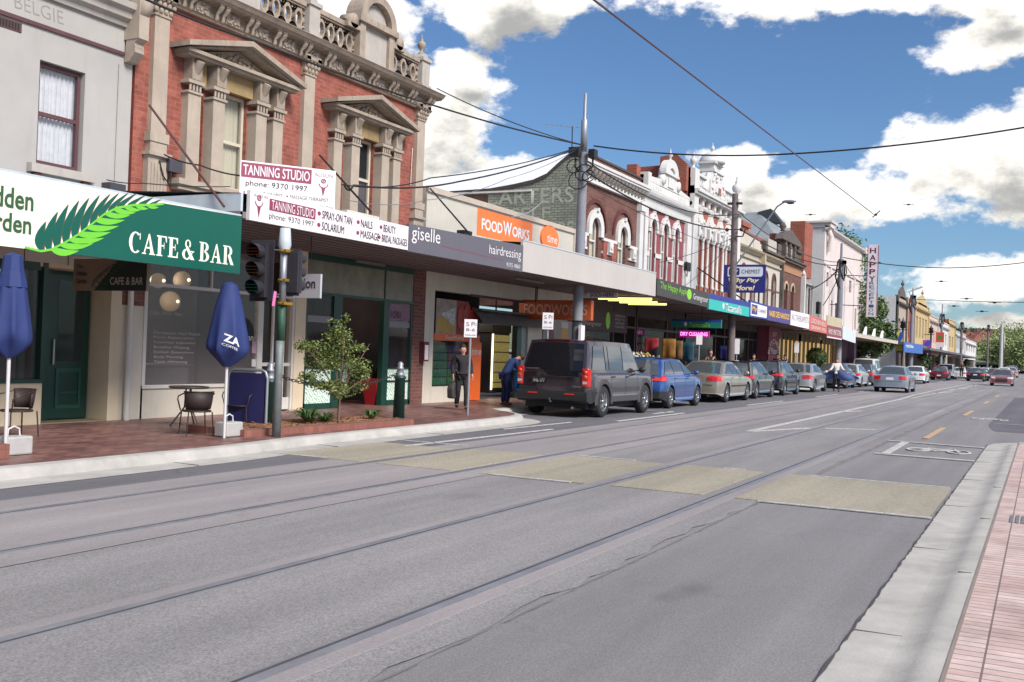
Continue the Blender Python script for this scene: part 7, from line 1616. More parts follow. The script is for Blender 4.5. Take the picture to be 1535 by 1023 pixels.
def leaf_blob(b, c, r, n, size, rnd, mats=2, flat=1.0, hollow=.35):
    for k in range(n):
        d = Vector((rnd.gauss(0, 1), rnd.gauss(0, 1), rnd.gauss(0, 1))).normalized(); q_ = (hollow+(1-hollow)*rnd.random())
        p = Vector(c)+Vector((d.x*r[0]*q_, d.y*r[1]*q_, d.z*r[2]*q_))
        a = Vector((rnd.gauss(0, 1), rnd.gauss(0, 1), rnd.gauss(0, .6)*flat)).normalized()*size*rnd.uniform(.6, 1.3); s_ = a.cross(Vector((rnd.gauss(0, 1), rnd.gauss(0, 1), rnd.gauss(0, 1)))).normalized()*size*.55
        b.cur = rnd.randrange(mats) if mats > 1 else 0
        b.face([p-a, p+s_*.8-a*.1, p+a, p-s_*.8-a*.1])
# small maple in the planter
mx, my = onG(507, 633, .24); mt_ = thing('young_maple_tree', 'young green maple tree in the brick planter between two green bollards', 'tree')
rnd = random.Random(12)
def mY(px, py): x, z = onY(px, py, my); return (x, z)
b = MB(); zf = mY(507, 592)[1]; b.tube([(mx, my, .2), (mx+.01, my, .7), (mx-.02, my, zf)], [.022, .02, .016], 8); b.tube([(mx+.03, my, .3), (mx+.05, my+.02, zf)], .008, 5)
tips = [(507, 480, .2), (475, 505, .3), (455, 515, .0), (540, 515, -.2), (546, 520, .3), (492, 490, -.3), (520, 500, .3), (500, 540, -.4), (480, 560, .3), (535, 560, -.3), (548, 568, .1), (470, 578, 0), (512, 575, .4), (500, 515, 0)]
for (px, py, dy) in tips:
    x, z = mY(px, py); b.tube([(mx-.01, my, zf-.03), ((mx+x)/2, my+dy*.6, zf+(z-zf)*.55), (x, my+dy, z)], [.012, .009, .004], 5)
b.build('trunk', BARKM, mt_)
b = MB()
for (px, py, dy, rx, rz_, n) in ((505, 520, 0, 26, 22, 360), (492, 545, .1, 28, 16, 330), (525, 552, -.1, 24, 18, 300), (507, 500, 0, 20, 12, 200), (470, 520, .1, 22, 9, 130), (452, 518, 0, 9, 7, 40), (535, 522, 0, 16, 6, 90), (546, 519, .1, 8, 5, 30), (490, 578, 0, 32, 9, 200), (530, 580, .1, 26, 10, 170), (477, 566, .2, 16, 8, 90), (505, 482, 0, 12, 4, 50), (520, 478, 0, 5, 8, 18), (510, 590, 0, 20, 8, 90), (548, 560, 0, 9, 12, 60)):
    x, z = mY(px, py); r_x = rx/F*mx*1.35; r_z = rz_/F*mx*1.35
    leaf_blob(b, (x, my+dy, z), (r_x*1.12, r_x, r_z*1.1), int(n*3.3), .029, rnd, 3, hollow=.05)
b.build('crown', [LEAFB, LEAFC, mat('maple_leaf_light', rgb(152, 166, 84, .60), .6, var=.2)], mt_)
# bollards with a chain
BGR = mat('bollard_green', rgb(28, 70, 62, .75), .4, var=.12)
def bollard(label, x, y, zt):
    t = thing('bollard', label, 'bollard', 'green bollards with silver caps', (x, y, .14)); h_ = zt-.14
    MB().lathe((0, 0, 0), [(.115, 0), (.10, h_-.34), (.12, h_-.33), (.12, h_-.29), (.08, h_-.27)], 16).build('shaft', BGR, t)
    MB().lathe((0, 0, 0), [(.10, h_-.285), (.085, h_-.24), (.06, h_-.16), (.07, h_-.155), (.07, h_-.12), (.05, h_-.10), (.06, h_-.05), (.03, h_-.01), (0, h_)], 16).build('cap', GALV, t)
x_, z_ = onY(405, 543, 10.99); bollard('green bollard with silver cap half hidden behind the traffic signal pole', 12.90, 10.99, z_); x_, z_ = onY(597, 542, 10.97); bollard('green bollard with silver cap at the right end of the brick planter', 16.62, 10.97, z_)
b = MB(); n = 46
for k in range(n):
    t = k/(n-1); p = Vector((13.0+3.55*t, 10.98, 1.02-.30*4*t*(1-t)*.8)); q_ = .028
    ax = Vector((1, 0, 0)); up_ = Vector((0, .9, .4)) if k % 2 else Vector((0, -.4, .9))
    b.tube([p+ax*.05*cos(a)+up_*.024*sin(a) for a in [i*2*pi/7 for i in range(8)]], .0075, 4, cap=False)
tag(b.build('chain', mat('chain_steel', rgb(90, 90, 96, .6), .4, .6)), 'steel chain sagging between the two green bollards behind the little maple', 'chain')
# traffic signal pole
sp = thing('traffic_signal', 'traffic signal pole painted green below and silver above, with two black signal heads', 'traffic light')
sx, sy = 11.88, 9.97; x1_, z1_ = onY(430.5, 345, sy); zm = onY(421, 455, sy)[1]; GPG = mat('worn_pole', rgb(140, 146, 146, .65), .6, .2, var=.25, scale=7, streak=.3)
dx = (x1_-sx)
MB().lathe((sx, sy, .12), [(.066, 0), (.06, 1.0), (.058, zm-.12-.55)], 14).build('lower_pole', GPG, sp)
MB().lathe((sx+.02, sy, zm-.55), [(.06, 0), (.058, .55)], 14).build('green_section', mat('pole_green_chipped', rgb(52, 92, 72, .7), .6, var=.35, scale=9), sp)
MB().lathe((sx+.02, sy, zm), [(.053, 0), (.053, z1_-.28-zm)], 14).build('upper_pole', GALV, sp)
MB().lathe((sx+.03, sy, z1_-.28), [(.075, -.04), (.08, .0), (.095, .05), (.075, .30), (0, .31)], 14).build('sleeve', mat('white_sleeve', rgb(206, 214, 220, .76), .5, var=.08), sp)
b = MB()
for zz_ in (zm+.0, zm+.34, z1_-.32): b.lathe((sx+.02, sy, zz_), [(.075, -.02), (.08, 0), (.075, .02)], 12); b.box(sx-.06, sx+.14, sy-.10, sy-.06, zz_-.02, zz_+.02)
b.build('brass_clamps', mat('brass', rgb(206, 160, 60, .7), .4, .6), sp)
SIGB = mat('signal_black', rgb(58, 54, 62, .6), .45, var=.12)
def sighead(ox, oy, rz, parent, z0, bw=.22):
    m4 = Matrix.Translation((ox, oy, 0)) @ Matrix.Rotation(rz, 4, 'Z')
    HS = Matrix.Translation((0, 0, z0+.44)) @ Matrix.Scale(.9 if bw > .2 else .7, 4) @ Matrix.Translation((0, 0, -z0-.44))
    h = MB(); h.box(-.10, .08, -.13, .13, z0, z0+.88)
    h.box(.0, .012, -bw, bw, z0-.06, z0+.93); o = h.build('signal_housing', SIGB, parent, bevel=.012); o.matrix_basis = m4 @ HS
    for k in range(3):
        zc_ = z0+.15+.29*k
        v = MB(); n = 16
        for i in range(n):
            a0, a1 = R(-50)+R(280)*i/n, R(-50)+R(280)*(i+1)/n
            for rr_ in (.122, .116):
                v.face([(-.10, rr_*cos(a0), zc_+rr_*sin(a0)), (-.10, rr_*cos(a1), zc_+rr_*sin(a1)), (-.33+.05*(1-sin(a1)), rr_*cos(a1), zc_+rr_*sin(a1)), (-.33+.05*(1-sin(a0)), rr_*cos(a0), zc_+rr_*sin(a0))], True)
        w = v.build('visor', SIGB, parent); w.matrix_basis = m4 @ HS
        l_ = MB(); l_.lathe((-.105, 0, zc_), [(0, -.03), (.06, -.02), (.105, 0)], 16, axis='x')
        for q_ in range(3): l_.box(-.30, -.13, -.10, .10, zc_-.06+.05*q_, zc_-.055+.05*q_)
        ln = l_.build('lens', mat(('lens_green', 'lens_amber', 'lens_red')[k], ((.01, .06, .045, 1), (.08, .03, .008, 1), (.08, .012, .01, 1))[k], .15, var=0), parent); ln.matrix_basis = m4 @ HS
hx_, hz_ = onY(396, 456, 10.0)
aa = atan2(10.0, 11.4)
z0h = onY(396, 450, 9.95)[1]
sighead(sx-.22, sy+.20, R(8), sp, z0h-.0)
z0h2 = onY(442, 448, 10.0)[1]; sighead(sx+.10, sy-.14, R(187), sp, z0h2-.06, .14)
b = MB()
for zz_ in (z0h+.1, z0h+.75): b.tube([(sx, sy, zz_), (sx-.15, sy+.14, zz_)], .02, 6); b.tube([(sx, sy, zz_), (sx+.15, sy-.08, zz_)], .02, 6)
b.build('bracket', BLACK, sp)
b = MB(); x_, z_ = onY(413, 447, 9.78); b.prism([(x_-.045, z_-.12), (x_+.01, z_-.11), (x_+.045, z_+.09), (x_-.01, z_+.10)], 9.80, 9.805); b.build('pink_sticker', mat('hot_pink', rgb(240, 120, 180, .85), .5, var=.1), sp)
hx = 14.4
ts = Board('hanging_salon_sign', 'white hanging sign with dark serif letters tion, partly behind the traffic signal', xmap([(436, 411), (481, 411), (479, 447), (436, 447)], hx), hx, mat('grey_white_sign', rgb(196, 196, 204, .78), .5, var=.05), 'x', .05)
ts.text('tion', .33, .84, .40, .80, INK, .015)
MB().tube([(hx, onX(466, 380, hx)[0], 3.42), (hx, onX(466, 411, hx)[0], 3.0)], .01, 5).build('hanger', BLACK, ts.o)
def psign(label, x, y, z0, z1, w, zt=None, post=True, marks=True, h=None):
    t = thing('parking_sign', label, 'sign', 'parking signs on grey posts', (x, y, 0)); MB().tube([(0, 0, .1), (0, 0, z1)], .028, 8).build('post', GALV, t)
    ang_ = atan2(-y, -x)+pi; c_, s_ = cos(ang_), sin(ang_)
    b = MB(); b.box(-.045, -.035, -w/2, w/2, z0, z1); pt = b.build('plate', SIGNW, t); pt.rotation_euler = (0, 0, ang_)
    if marks:
        for (s, u0, u1, v0, v1, c) in (('S', -.36, -.12, .62, .84, MAR2), ('P', .06, .30, .62, .86, DG), ('1/2', .30, .44, .64, .8, DG), ('8-6', -.35, .35, .34, .5, INK), ('MON-FRI', -.4, .4, .08, .16, INK)):
            o = text(s, (u0*w, u1*w, z0+(z1-z0)*v0, z0+(z1-z0)*v1), -.046, c, pt, 'x', ext=.002)
            for v in o.data.vertices: pass
for (px, py0, py1, yb, label, w, vis) in ((705, 506, 479, 10.74, 'parking sign with red and green letters on a post beside the woman in black', .27, True), (821, 494, 469, 10.9, 'parking sign on a post behind the roof of the grey off-road vehicle', .27, True), (1048, 517, 503, 11.3, 'parking sign on a post behind the gold sedan', .30, False), (1104, 531, 508, 11.5, 'tall narrow white parking plate beside the timber pole', .32, False), (1194, 529, 514, 11.6, 'parking plate on a post near the crimson butcher wall', .32, False)):
    x, z0 = onY(px, py0, yb); _, z1 = onY(px, py1, yb); psign(label, x, yb, z0, z1, w*(1 if px < 1000 else .75), marks=vis)
# red pot with a palm
px_, py_ = onG(560, 606, .16); rp = thing('potted_palm', 'tall red tapered pot with a dark grassy plant in the shop doorway', 'plant', None, (px_, py_, .15))
b = MB(); b.prism([(-.15, -.15), (.15, -.15), (.15, .15), (-.15, .15)], 0, .01, 'xy'); b.idx([(-.14, -.14, 0), (.14, -.14, 0), (.14, .14, 0), (-.14, .14, 0), (-.23, -.23, .62), (.23, -.23, .62), (.23, .23, .62), (-.23, .23, .62)], [(0, 1, 5, 4), (1, 2, 6, 5), (2, 3, 7, 6), (3, 0, 4, 7), (4, 5, 6, 7)]); b.build('pot', mat('red_pot', rgb(186, 42, 48, .8), .35, var=.08), rp)
b = MB(); rnd = random.Random(9)
for k in range(120):
    a = rnd.uniform(0, 6.28); L_ = rnd.uniform(.2, .5); H_ = rnd.uniform(.3, .9)
    pts = [(L_*s_*cos(a), L_*s_*sin(a), .6+H_*(s_-.35*s_*s_*s_*1.4)) for s_ in (0, .35, .7, 1)]
    for p, q_ in zip(pts, pts[1:]): n0 = (-sin(a)*.012, cos(a)*.012); b.face([(p[0]-n0[0], p[1]-n0[1], p[2]), (p[0]+n0[0], p[1]+n0[1], p[2]), (q_[0]+n0[0]*.6, q_[1]+n0[1]*.6, q_[2]), (q_[0]-n0[0]*.6, q_[1]-n0[1]*.6, q_[2])])
b.build('leaves', mat('dim_palm', rgb(70, 84, 56, .6), .7, var=.3), rp)
t_ = thing('letterbox', 'small white and red menu box on the brick pier beside the cream wall', 'box'); x, z = onY(631, 527, YF); MB().box(x-.11, x+.11, YF-.16, YF-.02, z-.24, z+.24).build('case', mat('menu_frame', rgb(120, 60, 60, .7), .6), t_); MB().box(x-.08, x+.08, YF-.166, YF-.16, z-.2, z+.16).build('menu', SIGNW, t_)

# ================================================================ trees
TRK_M = mat('tree_bark', rgb(100, 84, 72, .55), .95, var=.3, scale=5)
LF = [mat('leaf_mid', rgb(92, 120, 66, .60), .7, var=.25, scale=1.5), mat('leaf_dark', rgb(66, 92, 52, .60), .7, var=.25, scale=1.5), mat('leaf_light', rgb(132, 152, 84, .60), .7, var=.25, scale=1.5)]
LY = [mat('spring_leaf_mid', rgb(150, 166, 104, .72), .7, var=.25, scale=.5), mat('spring_leaf_dark', rgb(128, 148, 90, .72), .7, var=.25, scale=.5), mat('spring_leaf_light', rgb(172, 184, 122, .72), .7, var=.25, scale=.5)]
def tree(label, x, y, zg, h, rx, rz_, n, size, mats=LF, sd=1, group=None, name='street_tree', blobs=14, trunk=.2, low=.35):
    t = thing(name, label, 'tree', group, (x, y, zg)); rnd = random.Random(sd)
    b = MB(); b.tube([(0, 0, -.1), (.05, 0, h*.3), (0, .1, h*.7)], [trunk, trunk*.75, trunk*.3], 8)
    bl = []
    for k in range(blobs):
        a = rnd.uniform(0, 6.28); q_ = sqrt(rnd.random())*.72; zz = h*(low+.1)+(h*(1-low)-h*.12)*rnd.random(); sh_ = sin(pi*min(1, max(.12, (zz/h-low)/(1-low)*.85+.12)))**.6
        bl.append((rx*q_*cos(a)*sh_, rx*q_*sin(a)*sh_, zz, rnd.uniform(.32, .5)*rx))
    for (bx, by, bz, br) in bl[:9]: b.tube([(0, 0, h*.28), (bx*.5, by*.5, (h*.3+bz)*.5+.2), (bx, by, bz)], [trunk*.4, trunk*.25, trunk*.08], 5)
    b.build('trunk', TRK_M, t); c = MB()
    for (bx, by, bz, br) in bl: leaf_blob(c, (bx, by, bz), (br, br, br*rz_), n//blobs, size, rnd, len(mats), hollow=.25)
    c.build('crown', mats, t); return t
# ball-shaped bush tree
bx_, bz_ = onY(1224, 536, 11.9); bt = thing('ball_topiary', 'small round clipped bush tree in front of the crimson butcher wall', 'tree', None, (bx_, 11.9, .14)); MB().tube([(0, 0, 0), (0, 0, bz_-.3)], .05, 6).build('trunk', TRK_M, bt)
c = MB(); rnd = random.Random(3); leaf_blob(c, (0, 0, bz_-.14), (.62, .62, .6), 2600, .06, rnd, 3, hollow=.72); leaf_blob(c, (0, 0, bz_-.14), (.5, .5, .5), 700, .07, rnd, 3, hollow=.3); c.build('crown', LF, bt)
tree('large dense street tree behind the vertical reception sign', 91, 15.6, .1, 11.6, 4.3, 1.15, 16000, .19, LF, 5, None, 'street_tree', 40, .3, .16)
tree('darker lower street tree hanging over the awning beside the large one', 94, 12.9, .1, 6.6, 2.3, 1.0, 3000, .24, LF, 8, None, 'street_tree', 16, .2, .3)
for k, (px, label) in enumerate(((1386, 'low dark shrub on the pavement below the purple banner'), (1412, 'dark shrub by the awning posts beyond the parked maroon car'), (1449, 'small dark shrub near the end of the terrace'))):
    x, _z = onY(px, 540, 11.9); tree(label, x, 11.9, .1, 2.6, 1.1, 1.0, 700, .16, [LF[0], LF[1]], 20+k, 'dark shrubs on the far pavement', 'shrub', 6, .06, .1)

# ================================================================ land rising at the end of the street
hm = MB(); nx, ny = 40, 40
def hz(x, y):
    a = max(0, (x-230)/370); return -.05+15*min(1, a)**1.5*(1+.12*sin(y*.02+1)) + 1.4*max(0, min(1, (x-130)/200))
v = []; f = []
for i in range(nx+1):
    for j in range(ny+1):
        x = 330+i*14; y = -60+j*9; v.append((x, y, hz(x, y)-(0 if i else 1.5)))
for i in range(nx):
    for j in range(ny): f.append((i*(ny+1)+j, (i+1)*(ny+1)+j, (i+1)*(ny+1)+j+1, i*(ny+1)+j+1))
hm.idx(v, f, True); struct('hill', hm, mat('hill_green', rgb(120, 132, 92, .6), .95, var=.3, scale=.05))
RT = mat('terracotta_tiles', rgb(146, 90, 78, .66), .9, var=.25, scale=.4); HW = [mat('house_cream', rgb(206, 196, 184, .66), .9), mat('house_brick', rgb(150, 100, 86, .66), .9), mat('house_white', rgb(220, 218, 214, .7), .9)]
rnd = random.Random(14); HL = []
descr = ['leftmost', 'second', 'third', 'fourth', 'fifth', 'sixth', 'seventh', 'eighth', 'ninth', 'tenth', 'eleventh', 'rightmost']
for k in range(12):
    px = 1410+8.2*k; D = 480+(k*37) % 70; d = ray(px, 505); x = D; y = d.y/d.x*D; z = onX(px, 498+(k*5) % 11, D)[1]
    t = thing('hillside_house', descr[k]+' red tiled house on the hillside at the end of the street', 'house', 'red roofed houses on the hill', (x, y, z-5.2), rnd.uniform(-.4, .4)+.5); w_, l_ = 5.0, 6.5
    MB().box(-l_, l_, -w_, w_, -4, 3.2).build('wall', HW[k % 3], t)
    b = MB(); b.idx([(-l_-.6, -w_-.6, 3.2), (l_+.6, -w_-.6, 3.2), (l_+.6, w_+.6, 3.2), (-l_-.6, w_+.6, 3.2), (-l_*.4, 0, 6.4), (l_*.4, 0, 6.4)], [(0, 1, 5, 4), (1, 2, 5), (2, 3, 4, 5), (3, 0, 4), (3, 2, 1, 0)]); rf = b.build('roof', RT, t); MB().box(1, 2, -.5, .5, 4.5, 7).build('chimney', HW[1], rf)
    MB().box(-l_-.06, -l_, -2, 2, .6, 2.2).build('window', GL_D, t)
far_trees = [(1466, 538, 470, 6, 'a'), (1480, 528, 430, 8, 'b'), (1499, 508, 400, 10, 'c'), (1517, 522, 380, 9, 'd'), (1531, 508, 420, 11, 'e'), (1548, 515, 380, 9, 'f'), (1508, 530, 330, 6, 'g'), (1528, 530, 300, 6, 'h'), (1472, 540, 380, 5, 'i'), (1490, 538, 340, 5, 'j'), (1545, 532, 300, 6.5, 'k')]
for k, (px, pyt, D, rr_, _c) in enumerate(far_trees):
    d = ray(px, 550); y = d.y/d.x*D; ztop = onX(px, pyt-17, D)[1]; h_ = max(6, ztop-1)
    tree(['pale green tree left of the pale poles, over the red roofs', 'tall pale green tree behind the pale pole', 'tallest pale green tree at the end of the street', 'broad pale green tree right of the tallest one', 'pale green tree with a darker top near the right edge', 'pale green tree cut by the right edge of the view', 'lower green tree right of the pale poles', 'lower green tree above the distant parked cars', 'small green tree between the timber pole and the pale pole', 'small green tree right behind the slim pale pole', 'lower green tree at the right edge'][k], D, y, 1.0, h_, rr_, .9, 2600, .44, LY, 30+k, 'spring green trees at the end of the street', 'spring_tree', 18, .35, .12)
bk = MB(); rnd = random.Random(77)
for k in range(5200):
    D = rnd.uniform(590, 700); px = rnd.uniform(1385, 1640); d = ray(px, 520); y = d.y/d.x*D; z = hz(D, y)+rnd.uniform(0, 3.5)
    c = Vector((D, y, z)); a = Vector((0, rnd.uniform(.5, 1.6), 0)); s_ = Vector((0, 0, rnd.uniform(.5, 1.4))); bk.cur = rnd.randrange(3)
    tw_ = Vector((rnd.uniform(-1, 1), 0, 0)); bk.face([c-a+tw_, c-s_, c+a-tw_, c+s_])
tag(bk.build('hillside_woodland', [mat('wood_dark', rgb(84, 100, 70, .6), .9), mat('wood_mid', rgb(110, 126, 84, .6), .9), mat('wood_olive', rgb(136, 140, 96, .6), .9)]), 'far-off wood covering the hill behind the street', 'wood', kind='stuff')
# ================================================================ cars
CGL = mat('car_glass', (.12, .135, .15, 1), .05, .5, var=0, spec=.8); CGD = mat('tinted_glass', (.010, .010, .013, 1), .03, 0, var=0, spec=.5)
TYRE = mat('tyre_rubber', (.018, .018, .02, 1), .8, var=.2, scale=20); RIM = mat('alloy_rim', rgb(190, 192, 198, .75), .25, .85, var=.05)
TRIMB = mat('black_trim', (.02, .02, .022, 1), .5, var=.1); REDL = mat('tail_lamp_red', rgb(214, 28, 30, .8), .12, var=0, coat=1.0); CLRL = mat('lamp_clear', rgb(220, 214, 214, .8), .1, .2, var=0)
def paint(name, c, metal=.35, rough=.28): return mat('paint_'+name, c, rough, metal, var=.03, scale=2, coat=.9)
def lerp(a, b, t): return a+(b-a)*t
def pl_(pts, x):
    if x <= pts[0][0]: return pts[0][1]
    for (a, b), (c, d) in zip(pts, pts[1:]):
        if x <= c: return b+(d-b)*(x-a)/max(1e-6, c-a)
    return pts[-1][1]
def car(name, label, cat, x, y, col, S, rz=0.0, plate=None, group=None, z=.012):
    L_, W, wb, ro, Rw = S['L'], S['W'], S['wb'], S['ro'], S.get('R', .315)
    deck, (xrb, xrt, xft, xfb), zr, wr = S['deck'], S['gh'], S['H'], S.get('wr', .70)
    lean = S.get('lean', .12); tl = S['tail']; lite = S.get('lite', False)
    t = thing(name, label, cat, group, (x, y, z), rz)
    xw = [ro, ro+wb]; Ra = Rw+.055
    def hw(xx):
        d, e = xx, L_-xx; w = W/2
        if d < .5: w *= 1-.11*(1-d/.5)**2.2
        if e < .7: w *= 1-.16*(1-e/.7)**2
        return w
    zs_ = [0, .03, .08, .16, .26, .36]; xs = set(zs_)|{L_-q for q in (0, .03, .09, .18, .3, .45)}
    q = .45
    while q < L_-.45: xs.add(round(q, 3)); q += .2
    for w_ in xw:
        n = 12 if lite else 20
        for i in range(n+1): xs.add(round(w_-Ra*cos(pi*i/n), 4))
    xs = sorted(xs)
    def low(xx):
        z0 = S.get('sill', .20); z0 += .10*max(0, 1-xx/.5)+.04*max(0, 1-(L_-xx)/.5)
        for w_ in xw:
            if abs(xx-w_) < Ra: z0 = max(z0, Rw+sqrt(max(0, Ra**2-(xx-w_)**2)))
        return z0
    rows = sorted({.20, .34, S.get('bz', .50), .62, tl[0], (tl[0]+tl[1])/2, tl[1]})
    nr = len(rows)+2
    def ring(xx):
        w = hw(xx); zt = pl_(deck, xx); zl = low(xx); pts = []
        end = max(0, 1-xx/.35); endf = max(0, 1-(L_-xx)/.5)
        def P(yy, zz):
            off = (max(0, zz-.55)*lean-.0)*end - (max(0, zz-.5)*.35)*endf + (.04*end if zz < .3 else 0)
            return (xx+off, yy, zz)
        rr_ = [zl]+[min(max(zl, r_), zt-.035) for r_ in rows]
        for zz in rr_:
            f = .965+.035*min(1, max(0, (zz-.2)/.35)) - .045*max(0, (zz-.62)/max(.1, zt-.62))**1.5
            pts.append(P(w*f, zz))
        pts.append(P(w*.93, zt-.008)); pts.append(P(w*.84, zt+.008))
        return pts, (w, zt, P)
    rings = [ring(xx) for xx in xs]
    b = MB(); V = []; Fc = []; ncol = 5
    m_ = len(rings[0][0])
    full = []
    for pts, (w, zt, P) in rings:
        crown = [P(w*f, zt+.008+.035*(1-f*f)) for f in (.6, .3, 0)]
        right = [(p[0], -p[1], p[2]) for p in pts]
        left = pts
        seq = right+[(p[0], -p[1], p[2]) for p in crown]+[crown[1], crown[0]]+left[::-1]
        full.append(seq)
    K = len(full[0])
    for s_ in full: V += s_
    for i in range(len(xs)-1):
        for k in range(K-1):
            Fc.append((i*K+k, i*K+k+1, (i+1)*K+k+1, (i+1)*K+k))
    b.idx(V, [f[::-1] for f in Fc], True)
    # end caps
    capf = []
    for e_, ri, sg_ in ((0, 0, -1), (1, len(xs)-1, 1)):
        seq = full[ri]; R_ = seq[:m_]; Lf = seq[K-m_:][::-1]; nc = 10; vv = []; ff = []
        for j in range(m_):
            for c in range(nc+1):
                f = c/nc; yy = lerp(R_[j][1], Lf[j][1], f); u = 2*f-1
                vv.append((R_[j][0]+sg_*.05*(1-u**4), yy, R_[j][2]+(.03*(1-u*u) if j >= m_-2 else 0)))
        for j in range(m_-1):
            for c in range(nc): q4 = (j*(nc+1)+c, j*(nc+1)+c+1, (j+1)*(nc+1)+c+1, (j+1)*(nc+1)+c); ff.append(q4 if sg_ > 0 else q4[::-1])
        b.idx(vv, ff, True); capf.append((vv, ff))
    body = b.build('body', col, t)
    # patches that follow the body surface
    def patch(cond, nm, m, off=.007, parent=None):
        pb_ = MB()
        for vs, fs in [(V, Fc)]+capf:
            for f in fs:
                ps = [vs[i] for i in f]; c = [sum(p[k] for p in ps)/4 for k in range(3)]
                if cond(c):
                    o = []
                    for p in ps:
                        dx_ = -off if p[0] < .4 else (off if p[0] > L_-.4 else 0)
                        o.append((p[0]+dx_*(1.6 if (p[0] < .2 or p[0] > L_-.2) else .3), p[1]*(1+off/(W/2)), p[2]+(.0 if c[2] < zr*.5 else .002)))
                    pb_.face(o, True)
        return pb_.build(nm, m, parent or t) if pb_.f else None
    fr_ = S.get('tfr', .62); tlen = S.get('tlen', .26)
    for sg_, nm in ((1, 'taillight'), (-1, 'taillight')):
        patch(lambda c: c[0] < tlen and tl[0] < c[2] < tl[1] and c[1]*sg_ > W/2*fr_, nm, REDL, .012)
        patch(lambda c: c[0] > L_-.42 and S.get('hl', (.58, .72))[0] < c[2] < S.get('hl', (.58, .72))[1]+.06 and c[1]*sg_ > W/2*.5, 'headlight', CLRL, .010)
    if S.get('blackbump'): patch(lambda c: c[2] < S['blackbump'] and (c[0] < .42), 'rear_bumper', TRIMB, .009)
    if S.get('sillblack'): patch(lambda c: c[2] < S['sillblack'], 'lower_cladding', TRIMB, .005)
    if not S.get('nogrille'): patch(lambda c: c[0] > L_-.10 and .36 < c[2] < .62 and abs(c[1]) < W/2*.45, 'grille', TRIMB, .008)
    MB().box(.25, L_-.3, -W*.40, W*.40, .21, .66).build('underbody', BLK2, t)
    MB().tube([(.10, -W*.28, .24), (-.02, -W*.28, .235)], .03, 8).build('exhaust', RIM, t)
    # greenhouse
    ts_ = [0, .25, .5, .75, .93, 1]; cs = [0, .06, .2, .35, .5, .65, .8, .94, 1]; cols_f = [-1, -.93, -.5, 0, .5, .93, 1]
    def zbelt(xx): return pl_(deck, min(max(xx, 0), L_))
    def X_(s, tt): return lerp(lerp(xrb, xrt, tt), lerp(xfb, xft, tt), s)
    def Z_(s, tt):
        zb_ = zbelt(X_(s, 0)); top = zr-.045-S.get('rdrop', .03)*abs(2*s-1)**2
        return lerp(zb_-.01, top, tt)
    def Yw(s, tt):
        xx = X_(s, 0); wb_ = hw(min(max(xx, .3), L_-.9))*.925; round_ = 1-.05*abs(2*s-1)**5
        return lerp(wb_, W/2*wr, max(0, tt)**1.15)*round_
    g = MB(); v = []; f = []
    nt_, ns = len(ts_), len(cs)
    for sg_ in (-1, 1):
        v = [(X_(s, tt), sg_*Yw(s, tt), Z_(s, tt)) for tt in ts_ for s in cs]; f = [(i*ns+j, i*ns+j+1, (i+1)*ns+j+1, (i+1)*ns+j) for i in range(nt_-1) for j in range(ns-1)]
        g.idx(v, [q_ if sg_ < 0 else q_[::-1] for q_ in f], True)
    v = [(X_(s, 1), Yw(s, 1)*u, Z_(s, 1)+.045*(1-abs(u)**2.6)) for s in cs for u in cols_f]; nu = len(cols_f)
    g.idx(v, [(i*nu+j, (i+1)*nu+j, (i+1)*nu+j+1, i*nu+j+1) for i in range(ns-1) for j in range(nu-1)], True)
    for s, sg_ in ((0, -1), (1, 1)):
        v = [(X_(s, tt)+sg_*.07*(1-u*u)*(1-.5*tt), Yw(s, tt)*u, Z_(s, tt)+.045*(1-abs(u)**2.6)*(tt**4)) for tt in ts_ for u in cols_f]
        g.idx(v, [(i*nu+j, i*nu+j+1, (i+1)*nu+j+1, (i+1)*nu+j)[::(-1 if s == 0 else 1)] for i in range(nt_-1) for j in range(nu-1)], True)
    g.build('roof', S.get('roofmat', col), t)
    # glazing
    def sidewin(sg_, xa0, xa1, xb0, xb1, t0=.10, t1=.86):
        w_ = MB(); n = 6
        for i in range(n):
            q4 = []
            for tt, side in ((t0+(t1-t0)*i/n, 0), (t0+(t1-t0)*i/n, 1), (t0+(t1-t0)*(i+1)/n, 1), (t0+(t1-t0)*(i+1)/n, 0)):
                k = (tt-t0)/(t1-t0); xx = lerp(xa0, xa1, k) if side == 0 else lerp(xb0, xb1, k)
                xr_, xf_ = lerp(xrb, xrt, tt), lerp(xfb, xft, tt); s = (xx-xr_)/(xf_-xr_)
                q4.append((xx, sg_*(Yw(s, tt)+.009), Z_(s, tt)))
            w_.face(q4 if sg_ < 0 else q4[::-1], True)
        w_.build('side_window', CGL, t)
    pil = S['pil']   # pillar centre x at belt
    xr0, xr1 = lerp(xrb, xrt, .10), lerp(xrb, xrt, .86); xf0, xf1 = lerp(xfb, xft, .10), lerp(xfb, xft, .86)
    edges = [(xr0+S.get('cp', .20), xr1+S.get('cp', .20)+S.get('cpt', .0))]+[(p, p) for p in pil]+[(xf0-.12, xf1-.06)]
    for sg_ in (-1, 1):
        for (a0, a1), (b0, b1) in zip(edges, edges[1:]): sidewin(sg_, a0+.025, a1+.025, b0-.025, b1-.025)
